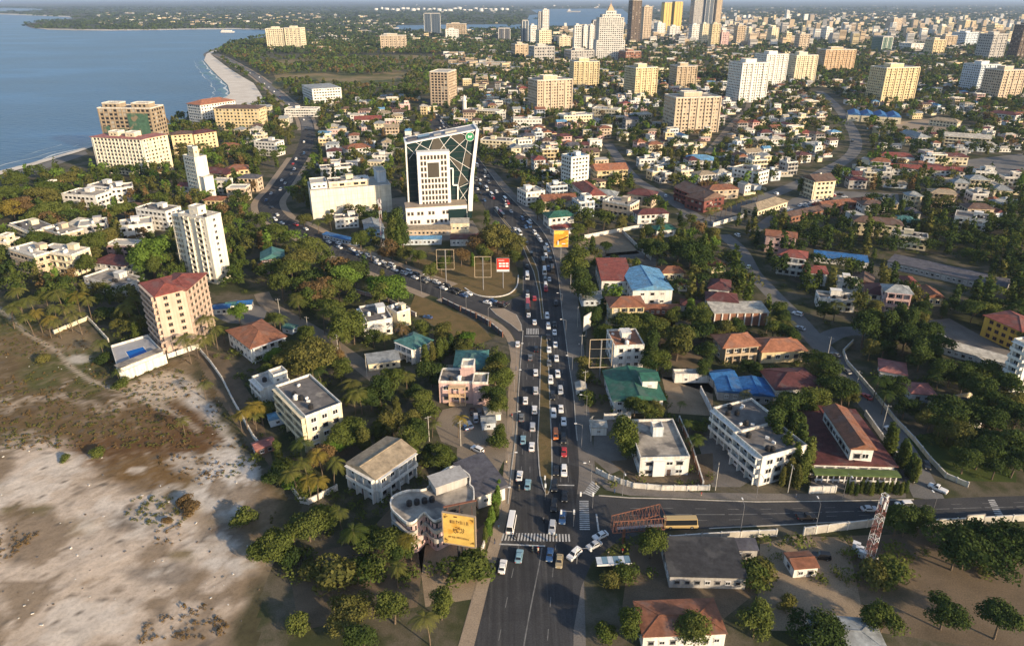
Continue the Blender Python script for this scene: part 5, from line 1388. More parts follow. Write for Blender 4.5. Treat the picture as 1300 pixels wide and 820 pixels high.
# the giant white tower with stepped crown
a, b = P(758, 78), P(790, 78); w_ = (b - a).length; h = zat(a, 19)
root = empty('crowned_tower', a, .05); tag(root, 'giant white gridded tower with stepped shoulders and pointed tan crown', 'tower'); occ(a.x + w_ / 2, a.y + 20, w_ * .7)
LAND.append((a.x + w_ / 2, a.y + 20, 'giant crowned tower'))
for x0, x1, hh, y0 in ((-.06, 1.06, h * .45, -2), (.02, .98, h * .93, 0), (.14, .86, h, 3)):
    block(root, w_ * x0, y0, w_ * (x1 - x0), 40 - 2 * y0, 0, hh, int(hh / 4.2), 'white', 'flat', 'concrete_pale', 'FLR', (4.8, 2.6, 2.4), clutter=0, single=False, fins=True)
block(root, w_ * .3, 10, w_ * .4, 18, h, 7, 1, 'white', 'flat', 'concrete_pale', 'F', (5, 3, 3), clutter=0, single=False)
mb = MB(); x, y = w_ * .5, 19
mb.bar((x, y, h + 7), (x, y, h + 22), w_ * .2, 0, 4, .8); mb.bar((x, y, h + 20), (x, y, h + 32), .6, 0, 6, .15); mb.build('spire', C('wall_orange'), root)

# ---- minaret, masts
p = P(590, 146)
root = empty('minaret', p); tag(root, 'white minaret with domed top beside the cream prayer hall', 'minaret')
mb = MB(); hh = zat(p, 121)
mb.bar((0, 0, 0), (0, 0, hh * .7), 2.6, 0, 8); mb.build('shaft', C('wall_white'), root)
mb = MB(); mb.bar((0, 0, hh * .7), (0, 0, hh * .74), 3.5, 0, 8); mb.build('balcony', C('wall_white'), root)
mb = MB(); mb.bar((0, 0, hh * .74), (0, 0, hh * .88), 2.0, 0, 8); mb.bar((0, 0, hh * .88), (0, 0, hh), 2.2, 0, 8, .2); mb.build('dome', C('wall_white'), root)
def lattice(name, label, base, h, r0, r1, seg_, red=True, group=None, ants=True):
    root = empty(name, base, .4); tag(root, label, 'mast', group)
    m1, m2 = C('metal_red'), C('frame_white')
    for i in range(seg_):
        mb = MB()
        za, zb = h * i / seg_, h * (i + 1) / seg_
        ra, rb = r0 + (r1 - r0) * i / seg_, r0 + (r1 - r0) * (i + 1) / seg_
        ca = [(ra * x, ra * y, za) for x, y in ((-1, -1), (1, -1), (1, 1), (-1, 1))]; cb = [(rb * x, rb * y, zb) for x, y in ((-1, -1), (1, -1), (1, 1), (-1, 1))]
        for j in range(4):
            mb.bar(ca[j], cb[j], .06 * r0, 1); mb.bar(ca[j], cb[(j + 1) % 4], .035 * r0); mb.bar(ca[(j + 1) % 4], cb[j], .035 * r0); mb.bar(cb[j], cb[(j + 1) % 4], .05 * r0)
        mb.build('lattice_section', [m1 if i % 4 else m2, m2 if i % 3 else m1], root)
    if ants:
        for i in range(6):
            t = 1.05 * i; z = h * (.93 - .05 * (i % 3))
            M = Matrix.Translation((r0 * 1.0 * math.cos(t), r0 * 1.0 * math.sin(t), z)) @ Matrix.Rotation(t, 4, 'Z')
            MB().box(-.1, .15, -.18, .18, -1, 1, 0, M).build('antenna_panel', C('frame_white'), root)
    occ(base.x, base.y, 3)
    return root
mat('metal_red', (.27, .11, .095), .7, .3, 1)
mp_ = P(1102, 712)
mast = lattice('lattice_mast', 'red and white lattice phone mast standing in the walled dirt yard', mp_, zat(mp_, 628), .9, .7, 13)
MB().box(-1.5, 1.5, -1.5, -1.3, .02, 2.4).build('base_plate', C('stone_white'), mast)
for i in range(3):
    q = P(1086 + 4 * i, 697 + 5 * i); r = empty('equipment_cabinet', q, -.6); tag(r, 'pale blue equipment cabinet beside the foot of the phone mast', 'cabinet', 'cabinets at the phone mast')
    MB().box(-.8, .8, -.6, .6, .1, 2.0).build('cabinet_body', C('wall_bluewhite'), r); MB().box(-.9, .9, -.7, .7, 2.0, 2.12).build('cabinet_roof', C('frame_white'), r); MB().box(-.5, .5, -.63, -.6, .3, 1.8).build('door', C('frame_white'), r)
p = P(486, 313); lattice('lattice_mast', 'slim red and white mast beside the light blue hall', p, zat(p, 252), .8, .5, 12, ants=True)
p = P(1206, 226); lattice('lattice_mast', 'tall thin lattice mast standing by the school wings', p, zat(p, 178), 1.1, .5, 10, ants=False)

# ---- hoardings
def hoarding(name, label, tlp, trp, brp, blp, base, mats_face, poles=((.5,),), back=None, thick=.5):
    """flat panel from its picture corners; base = pixel of the foot of its pole"""
    b0 = P(*base)
    # vertical plane through the foot; heights from the picture rows; skew in plan from the two top corners
    root = empty(name, b0); tag(root, label, 'billboard'); occ(b0.x, b0.y, 3)
    zt = (zat(b0, (tlp[1] + trp[1]) / 2)); zb = zat(b0, (blp[1] + brp[1]) / 2)
    dep = (b0 - Vector((0, 0, CAMH))).length
    def ux(u, v, z): return P(u, v, z).x if z < CAMH - 1 else 0
    wd = abs(P((trp[0] + brp[0]) / 2, tlp[1], zt).x - P((tlp[0] + blp[0]) / 2, tlp[1], zt).x)
    xc = P((tlp[0] + trp[0] + blp[0] + brp[0]) / 4, (tlp[1] + blp[1]) / 2, (zt + zb) / 2).x - b0.x
    return root, b0, xc, wd, zb, zt
golden = mat('poster_gold', (.74, .49, .13), .6, .2, .5, patch=((.62, .33, .05), .3, .56))
ink = mat('poster_ink', (.16, .08, .03), .7, .2, 1)
root, b0, xc, wd, zb, zt = hoarding('golden_hoarding', 'golden yellow billboard with brown scroll lettering on a single post above the road corner', (561, 650), (604, 655), (605, 693), (564, 687), (587, 722), None)
pn = empty('front_panel', (xc, 0, 0), -.22); pn.parent = root
hw = wd / 2
MB().box(-hw, hw, -.3, .0, zb, zt).build('poster', golden, pn)
mb = MB()
for q in ((-hw - .2, hw + .2, zt, zt + .25), (-hw - .2, hw + .2, zb - .25, zb), (-hw - .25, -hw, zb, zt), (hw, hw + .25, zb, zt)): mb.box(q[0], q[1], -.4, .1, q[2], q[3])
mb.build('panel_frame', C('panel_tan'), pn)
rr = random.Random(4); mb = MB(); zh = zt - zb
for row, (f0, f1, zc, hh) in enumerate(((.22, .78, .70, .12), (.16, .82, .2, .07))):
    x = -hw + 2 * hw * f0
    while x < -hw + 2 * hw * f1:
        gw = rr.uniform(.25, .5) * (1 if row == 0 else .7)
        z0 = zb + zh * zc; hgt = zh * hh * rr.uniform(.75, 1.05)
        mb.box(x, x + gw * .28, -.34, -.3, z0, z0 + hgt)
        if rr.random() < .75: mb.box(x + gw * .28, x + gw, -.34, -.3, z0 + hgt * rr.choice([.0, .45, .8]), z0 + hgt * 1.0 if rr.random() < .3 else z0 + hgt * .55)
        if rr.random() < .5: mb.box(x + gw * .75, x + gw, -.335, -.3, z0, z0 + hgt)
        x += gw + .16
for i in range(26):
    t = rr.uniform(0, 2 * PI); r = zh * rr.uniform(.03, .13)
    mb.bar((r * 1.3 * math.cos(t), -.33, zb + zh * .48 + r * math.sin(t)), (r * 1.3 * math.cos(t + .5) + .1, -.33, zb + zh * .48 + r * math.sin(t + .6)), .07)
for sx in (-1, 1):
    for sz in (.09, .91):
        for k in range(4): mb.bar((sx * (hw - .35 - .28 * k), -.33, zb + zh * sz), (sx * (hw - .4 - .2 * k), -.33, zb + zh * (sz + (.06 if sz < .5 else -.06) * (4 - k) / 3)), .06)
mb.box(-hw * .32, -hw * .1, -.34, -.3, zb + zh * .90, zb + zh * .94)
mb.build('lettering', ink, pn, 'stuff')
bp = empty('rear_panel', (xc, 0, 0), .30); bp.parent = root
bp.location = (xc, 3.6, 0)
MB().box(-hw, hw, -.15, .15, zb, zt).build('rear_board', C('metal_dark'), bp)
mb = MB()
for q in ((-hw - .2, hw + .2, zt, zt + .2), (-hw - .2, hw + .2, zb - .2, zb)): mb.box(q[0], q[1], -.25, .25, q[2], q[3])
mb.build('rear_frame', C('metal_rust'), bp)
mb = MB(); mb.bar((xc - .5, 1.6, 0), (xc - .5, 1.6, zt - .5), .35, 0, 8); mb.bar((xc + .6, 1.6, 0), (xc + .6, 1.6, zt - .5), .35, 0, 8); mb.build('post', C('metal_dark'), root)
mb = MB()
for z in (zb + .4, zt - .4):
    for x in (-hw * .8, 0, hw * .8): mb.bar((xc + x, .2, z), (xc + x * .9, 3.3, z), .09)
mb.build('cross_brace', C('metal_rust'), root)
# smaller hoardings: red print, sunset print, empty frames
def small_hoarding(name, label, u0, u1, vt, vb, vfoot, kind, rot=0.0):
    b0 = P((u0 + u1) / 2, vfoot); root = empty(name, b0, rot); tag(root, label, 'billboard'); occ(b0.x, b0.y, 2.5)
    zt, zb = zat(b0, vt), zat(b0, vb); wd = (u1 - u0) * (P(u1, vt, zt).x - P(u0, vt, zt).x) / (u1 - u0) / math.cos(rot); hw = wd / 2
    mb = MB()
    for q in ((-hw, hw, zt - .08, zt + .12), (-hw, hw, zb - .12, zb + .08), (-hw - .12, -hw + .08, zb, zt), (hw - .08, hw + .12, zb, zt)): mb.box(q[0], q[1], -.1, .1, q[2], q[3])
    if kind == 'empty':
        for i in range(1, 3): mb.bar((-hw, 0, zb + (zt - zb) * i / 3), (hw, 0, zb + (zt - zb) * i / 3), .05)
    mb.build('panel_frame', C('wall_tan') if kind == 'empty' else C('metal_grey'), root)
    MB().bar((0, .2, 0), (0, .2, zt if kind == 'empty' else zb + .5), .28, 0, 8).build('post', C('metal_grey'), root)
    if kind == 'red':
        MB().box(-hw + .15, hw - .15, -.1, .1, zb + .15, zt - .15).build('poster', mat('poster_red', (.62, .04, .02), .6, .08), root)
        mb = MB(); rr = random.Random(2); H_ = zt - zb
        for x in (-.62, -.1, .42):
            for z in (.36, .55): mb.box(hw * x, hw * (x + .42), -.13, -.1, zb + H_ * z, zb + H_ * (z + .13))
        mb.box(-hw * .7, hw * .2, -.13, -.1, zb + H_ * .82, zb + H_ * .86); mb.box(-hw + .16, hw - .16, -.13, -.1, zb + .16, zb + H_ * .17)
        mb.build('printed_figures', C('frame_white'), root)
    if kind == 'sunset':
        MB().box(-hw + .15, hw - .15, -.1, .1, zb + .15, zt - .15).build('poster', mat('poster_sunset', (.75, .30, .03), .6, .25, .4, patch=((.85, .55, .10), .35, .5)), root)
        mb = MB(); H_ = zt - zb
        mb.bar((-hw * .2, -.13, zb + H_ * .42), (hw * .9, -.13, zb + H_ * .62), .5); mb.bar((-hw * .5, -.13, zb + H_ * .25), (-hw * .1, -.13, zb + H_ * .48), .45)
        mb.build('printed_silhouette', C('ink_') if 'ink_' in MATS else ink, root)
        mb = MB(); mb.bar((-hw * .4, -.14, zb + H_ * .15), (-hw * .4, -.14, zb + H_ * .4), .5); mb.box(hw * .1, hw * .6, -.14, -.11, zb + H_ * .18, zb + H_ * .24); mb.build('printed_figures', C('frame_white'), root)
    if kind == 'white':
        MB().box(-hw + .15, hw - .15, -.1, .1, zb + .15, zt - .15).build('poster', C('stone_white'), root)
    return root
small_hoarding('red_hoarding', 'red and white printed billboard on the junction island', 630.5, 647, 328, 345, 366, 'red')
small_hoarding('sunset_hoarding', 'orange sunset billboard with dark figure beside the main road', 702, 721, 292.5, 314, 332, 'sunset')
small_hoarding('empty_hoarding', 'empty white billboard frame on a post among shrubs of the junction island', 555.5, 577.5, 317, 342, 358, 'empty')
small_hoarding('empty_hoarding', 'empty narrow billboard frame beside the red printed billboard', 603, 624, 326, 352, 368, 'empty')
small_hoarding('empty_hoarding', 'large empty billboard frame in front of the yellow house', 746.5, 775.5, 431, 466, 482, 'empty', .05)
small_hoarding('white_hoarding', 'blank white billboard turned away on a post by the road verge', 739, 750, 399, 418, 428, 'white', .9)
small_hoarding('small_hoarding', 'small dark billboard with pale frame behind the cross road wall', 1221, 1245, 653, 663, 674, 'white', .1)
# long rusty gantry over the bus stop
b0 = P(808, 690); zt = zat(b0, 656)
root = empty('hoarding_gantry', b0, .10); tag(root, 'long rust red lattice frame of an empty double hoarding over the road corner', 'billboard frame')
hw = (P(842, 655, zt).x - P(774, 655, zt).x) / 2
for sgn, nm in ((-1, 'front_frame'), (1, 'rear_frame')):
    mb = MB(); ya = -1.1 if sgn < 0 else 1.1
    yb = ya if sgn < 0 else 4.2
    for z in (zt - 3.6, zt): mb.bar((-hw, ya, z), (hw, yb, z), .13)
    n = 14
    for i in range(n + 1):
        t = i / n; x = -hw + 2 * hw * t; y = ya + (yb - ya) * t
        mb.bar((x, y, zt - 3.6), (x, y, zt), .06)
        if i < n: x2 = -hw + 2 * hw * (i + 1) / n; y2 = ya + (yb - ya) * (i + 1) / n; mb.bar((x, y, zt - 3.6 if i % 2 else zt), (x2, y2, zt if i % 2 else zt - 3.6), .045)
    mb.build(nm, C('metal_rust'), root)
mb = MB()
for i in range(11):
    t = i / 10; x = -hw + 2 * hw * t; yb = 1.1 + 3.1 * t
    for z in (zt - 3.6, zt): mb.bar((x, -1.1, z), (x, yb, z), .08)
mb.build('cross_brace', C('metal_rust'), root)
mb = MB()
for x in (-hw * .5, hw * .5): mb.bar((x, .5, 0), (x, .5, zt - 3.6), .4, 0, 8)
mb.build('post', C('metal_rust'), root)
MB().box(-hw * .8, hw * .95, -.5, .4, zt - 3.2, zt - 3.1).build('walkway', C('metal_grey'), root)
# bus shelter
b0 = P(778, 722); root = empty('bus_shelter', b0, .06); tag(root, 'bus shelter with pale blue panel roof under the rust red frame', 'bus shelter'); occ(b0.x, b0.y, 4)
for i in range(6): MB().box(-4.2 + 1.4 * i, -2.85 + 1.4 * i, -1.2, 1.4, 2.7, 2.78).build('roof_panel', C('screen_glass') if i % 2 else C('wall_bluewhite'), root)
MB().box(-4.3, 4.3, -1.35, -1.2, 2.45, 2.95).build('fascia', C('frame_white'), root)
for x in (-4, -1.3, 1.3, 4): MB().bar((x, 1.1, 0), (x, 1.1, 2.7), .08).build('post', C('metal_grey'), root)
MB().box(-3.5, 3.5, .6, 1.0, .4, .5).build('bench', C('metal_grey'), root)
# road bridge parapet panels over the creek
for i, (a, b) in enumerate([((562, 384), (584, 395)), ((586, 396), (604, 404)), ((606, 405), (622, 414)), ((624, 416), (638, 428))]):
    p, q = P(*a), P(*b); d = q - p
    root = empty('bridge_railing', p, math.atan2(d.y, d.x)); tag(root, ['dark panelled bridge railing beside the queue of cars', 'dark railing panel next along the bridge pavement', 'dark railing panel where the bridge pavement bends', 'last dark railing panel near the main road'][i], 'railing')
    L_ = d.length
    MB().box(0, L_, -.1, .1, -.0, 2.2).build('railing_panel', C('roof_slate'), root)
    MB().box(-.1, L_ + .1, -.2, .2, 2.2, 2.4).build('coping', C('stone_white'), root)
    for k in range(4): MB().box(k * L_ / 3 - .15, k * L_ / 3 + .15, -.22, .22, 0, 2.6).build('post', C('metal_rust'), root)

# white tanks on the far harbour shore
TKM = MB().bar((0, 0, 0), (0, 0, 18), 22, 0, 16).bar((0, 0, 18), (0, 0, 22), 22, 0, 16, 1).mesh('storage_tank', C('wall_white'))
rt = random.Random(3)
for i in range(26):
    u = 478 + i * 6.6; p = P(u + rt.uniform(-1, 1), 13.5 + rt.uniform(-1.2, 1.5)); o = part('storage_tank', TKM, None, (p.x, p.y, 0), 0, (rt.uniform(.8, 1.5),) * 2 + (rt.uniform(.9, 1.6),))
    tag(o, 'white storage tank on the far side of the harbour', 'tank', 'white tanks beyond the harbour')
# ================================================================== WALLS, LAMPS
def garden_wall(label, px, h=2.0, th=.25, mt='parapet_white', name='boundary_wall', posts=True, z=0):
    pts = [P(u, v) for u, v in px]
    o0 = pts[0]; root = empty(name, o0); tag(root, label, 'wall')
    mb = MB(); cp = MB()
    for a, b in zip(pts, pts[1:]):
        d = b - a; M = Matrix.Translation(a - o0) @ Matrix.Rotation(math.atan2(d.y, d.x), 4, 'Z'); L_ = d.length
        mb.box(0, L_, -th / 2, th / 2, 0, h, 0, M); cp.box(-.02, L_ + .02, -th / 2 - .06, th / 2 + .06, h, h + .12, 0, M)
        if posts:
            for k in range(max(2, int(L_ / 5)) + 1):
                x = L_ * k / max(2, int(L_ / 5)); cp.box(x - .18, x + .18, -th / 2 - .1, th / 2 + .1, 0, h + .3, 0, M)
        occ_line([a, b], 1.2)
    mb.build('wall', C(mt), root); cp.build('coping', C('stone_white'), root)
    return root
garden_wall('white curved wall around the corner office at the junction', [(757, 600), (772, 608), (788, 614), (804, 619), (840, 622), (872, 622.5), (900, 622)], 1.6)
garden_wall('white wall with small arches along the cross road pavement', [(1027, 626), (1060, 625)], 2.2)
garden_wall('low brown wall between corner office and apartments', [(862, 535), (878, 572), (892, 618)], 2.0, mt='wall_brick')
garden_wall('cream concrete wall along the cross road in front of the phone mast', [(1020, 679), (1050, 675), (1100, 669), (1112, 667)], 2.4, mt='concrete_pale')
garden_wall('pale wall along the cross road behind the round trees', [(1150, 670), (1190, 667), (1262, 663), (1330, 659)], 2.0, mt='concrete_pale')
garden_wall('pale plant-grown wall beside the yellow bus', [(850, 688), (890, 685), (940, 682), (985, 680)], 2.0, mt='concrete_pale')
garden_wall('cream wall along the side road opposite the restaurant', [(1228, 618), (1200, 606), (1180, 585), (1160, 560), (1136, 535), (1118, 512), (1095, 485), (1075, 462), (1070, 448), (1082, 436)], 1.5, mt='wall_cream')
garden_wall('grey wall along the restaurant side of the side road', [(1160, 612), (1140, 585), (1118, 556), (1098, 528)], 2.0, mt='concrete_pale')
garden_wall('white fence posts between the red-tower garden and the vacant ground', [(255, 447), (268, 462), (282, 482), (296, 510), (310, 535), (322, 556), (330, 566)], 1.4)
garden_wall('white wall at the foot of the beige tower', [(214, 455), (252, 442)], 2.0)
garden_wall('white wall enclosing the palms beside the sandy lot', [(364, 612), (382, 638), (392, 640), (428, 622)], 1.8)
garden_wall('cream posted wall around the empty plot by the palm grove', [(69, 424), (112, 406), (118, 412), (138, 434)], 1.6, mt='wall_cream')
garden_wall('long white wall along the lane behind the dirt yard', [(742, 303), (790, 294), (822, 288)], 2.2)
garden_wall('pale wall running back from the dirt yard', [(790, 296), (806, 312), (826, 330)], 2.0, mt='concrete_pale')
garden_wall('hedge-topped low wall beside the roadside hedge', [(612, 700), (620, 676), (627, 655)], 1.4)
garden_wall('pale blue wall at the edge of the dirt yard', [(889, 498), (900, 520), (903, 530)], 2.4, mt='wall_bluewhite')
garden_wall('white wall beside the green-roofed house yard', [(767, 533), (800, 531)], 2.2)
garden_wall('pale wall above the creek bank houses', [(452, 372), (490, 382), (528, 402)], 1.8, mt='wall_pink')
garden_wall('white wall along the palm street', [(905, 288), (925, 282), (945, 276)], 2.4)
garden_wall('cream wall behind the restaurant garden, dark trees beyond', [(1180, 512), (1205, 510), (1232, 505)], 2.2, mt='wall_cream')
garden_wall('white concrete wall of the building site', [(1190, 430), (1215, 448), (1250, 468)], 3.0, mt='stone_white')
# kiosk, tents and small sheds
def shed(label, u, v, w_, d_, h, rz, wall, rc, name='shed', cat='shed', ro='gable'):
    p = P(u, v); root = empty(name, p, rz); tag(root, label, cat); occ(p.x, p.y, max(w_, d_) * .6)
    block(root, -w_ / 2, -d_ / 2, w_, d_, 0, h, 1, wall, ro, rc, 'FLR', (2.4, 1.2, 1.1), rise=.7, ov=.3)
shed('little white guard house with dark doors in the paved yard', 759, 548, 5, 4, 3, 0, 'white', 'pale')
shed('pale green-blue kiosk roof beside the hedge near the parked cars', 620, 541, 4.5, 4, 2.6, .1, 'bluewhite', 'tin')
shed('white tent with peaked roof beside the hedge near the parked cars', 625, 529, 5, 5, 2.4, .2, 'white', 'pale', 'market_tent', 'tent', 'hip')
shed('small shed with blue roof by the worn cream apartment house', 352, 536, 5, 4, 2.6, .5, 'bluewhite', 'sky')
shed('small shed with reddish roof next to the sandy lot', 336, 571, 6, 4, 2.4, .6, 'brick', 'pinkred')
shed('rusty roofed hut beside the dark car', 1015, 722, 6, 5, 2.8, .1, 'white', 'rust')
shed('dark flat roofed shed beside the cross road wall', 890, 722, 18, 12, 3.6, -.03, 'grey', 'char', ro='shed')
shed('small pale shed inside the dark shed yard', 935, 704, 9, 3, 3, 0, 'grey', 'slate', ro='shed')
shed('little hut with turquoise roof near the villa with red-brown roof', 369, 421, 5, 4, 2.4, -.4, 'bluewhite', 'teal')
shed('small white store by the teal roofed house', 487, 463, 12, 7, 3, .3, 'cream', 'tin', ro='shed')
shed('blue roofed pavilion in the tarmac yard', 283, 396, 7, 5, 2.6, .2, 'white', 'blue')
shed('bright blue canopy beside the tarmac yard', 312, 391, 6, 5, 2.6, .2, 'white', 'blue')
shed('turquoise canopy between the two blue canopies', 297, 392, 6, 4, 2.4, .2, 'white', 'teal')
shed('beige roofed annex beside the teal-green hall', 566, 478, 8, 6, 3, 0, 'pink', 'beige')
shed('blue roofed pavilion in the garden of the curved villa', 1066, 333, 26, 9, 3, -.35, 'white', 'blue', ro='shed')
shed('white garage near the junction verge', 737, 497, 3.5, 4, 2.4, 0, 'white', 'pale')
shed('grey market roof in the shade of the roadside trees', 750, 384, 10, 8, 3, .05, 'bluewhite', 'tin', ro='shed')
shed('long shed with striped rust roof behind the yellow house yard', 837, 397, 17, 5, 3, 0, 'brick', 'rust')
shed('blue tin roofed stall row by the headquarters', 532, 309, 26, 6, 3.4, .05, 'bluewhite', 'sky')
shed('bright blue tarpaulin awning along the branch road', 433, 307, 26, 3, 2.6, -.55, 'bluewhite', 'blue', ro='shed')
shed('maroon roofed pavilion under the big olive tree of the junction', 590, 309, 16, 9, 4, .05, 'white', 'maroon', ro='hip')
shed('cream ruined-looking house beside the headquarters podium', 584, 293, 11, 8, 6, .05, 'cream', 'pale', ro='shed')
shed('long pale shed in front of the headquarters podium', 541, 297, 30, 7, 3.6, .05, 'beige', 'beige', ro='shed')
shed('ribbed long grey shed on the wooded slope', 1200, 352, 52, 12, 3.5, -.75, 'grey', 'slate', ro='shed')
shed('long white temporary cabin on the building site', 1228, 454, 26, 6, 3, -.72, 'white', 'pale', ro='shed')
shed('little lit hut among the dark trees by the wall', 1226, 540, 6, 5, 2.6, .1, 'white', 'tin')
shed('flat dark roofed carport behind the restaurant garden wall', 1205, 522, 12, 6, 3, -.1, 'cream', 'char', ro='shed')
# street lamps
LAMPM = {}
mb = MB(); mb.bar((0, 0, 0), (0, 0, 8.5), .09, 0, 6, .06); LAMPM['pole'] = mb.mesh('pole', C('metal_grey'))
mb = MB(); mb.bar((0, 0, 8.4), (1.9, 0, 9.0), .05, 0, 5); LAMPM['arm'] = mb.mesh('arm', C('metal_grey'))
mb = MB(); mb.box(1.7, 2.5, -.16, .16, 8.92, 9.08); LAMPM['lamp_head'] = mb.mesh('lamp_head', C('frame_white'))
def lamp(u, v, rz, label, group):
    p = P(u, v); root = empty('street_lamp', p, rz); tag(root, label, 'street lamp', group)
    for k, m_ in LAMPM.items(): part(k, m_, root)
for u, v in [(653, 497), (651, 552), (646, 606), (637, 652), (664, 372), (656, 462)]: lamp(u, v, 0, 'grey street lamp on the tan pavement beside the main road', 'lamps on the tan pavement')
for u, v in [(726, 478), (738, 568), (750, 620), (713, 395), (718, 430), (744, 530)]: lamp(u, v, PI, 'grey street lamp on the grey verge of the main road', 'lamps on the grey verge')
for u, v in [(790, 629), (960, 632), (1070, 632)]: lamp(u, v, -PI / 2, 'grey street lamp on the far pavement of the cross road', 'lamps along the cross road')
for u, v in [(940, 674), (1035, 672), (1180, 664)]: lamp(u, v, PI / 2, 'grey street lamp by the wall side of the cross road', 'lamps by the cross road wall')
for u, v in [(560, 385), (592, 398), (620, 414), (535, 372)]: lamp(u, v, .9, 'grey street lamp along the bridge pavement', 'lamps along the bridge')
# traffic lights on the corner
for u, v, rz, lab in [(752, 645, PI, 'traffic light with long arm at the zebra corner by the white curved wall'), (728, 668, PI, 'traffic light at the end of the long zebra crossing'), (692, 634, PI / 2, 'small traffic light on the tip of the grassy median'), (732, 716, 0, 'traffic light beside the white turning car')]:
    p = P(u, v); root = empty('traffic_light', p, rz); tag(root, lab, 'traffic light')
    MB().bar((0, 0, 0), (0, 0, 5.2), .1, 0, 6).build('pole', C('metal_grey'), root); MB().bar((0, 0, 5), (3.5, 0, 5.3), .07, 0, 5).build('arm', C('metal_grey'), root)
    for x in (0, 3.4): MB().box(x - .22, x + .22, -.25, .2, 4.3, 5.5).build('signal_head', C('frame_white'), root)

# ================================================================== VEHICLES
def loft(mb, rings, m=0, caps=True):
    k = len(mb.v); n = len(rings[0])
    for r in rings: mb.v += r
    for i in range(len(rings) - 1):
        for j in range(n):
            q = (j + 1) % n
            mb.f.append((k + i * n + j, k + i * n + q, k + (i + 1) * n + q, k + (i + 1) * n + j)); mb.m.append(m)
    if caps:
        mb.f.append(tuple(k + n - 1 - j for j in range(n))); mb.m.append(m); mb.f.append(tuple(k + (len(rings) - 1) * n + j for j in range(n))); mb.m.append(m)
def rring(hw, y0, y1, z, c=.18):
    return [(-hw + c, y0, z), (hw - c, y0, z), (hw, y0 + c, z), (hw, y1 - c, z), (hw - c, y1, z), (-hw + c, y1, z), (-hw, y1 - c, z), (-hw, y0 + c, z)]
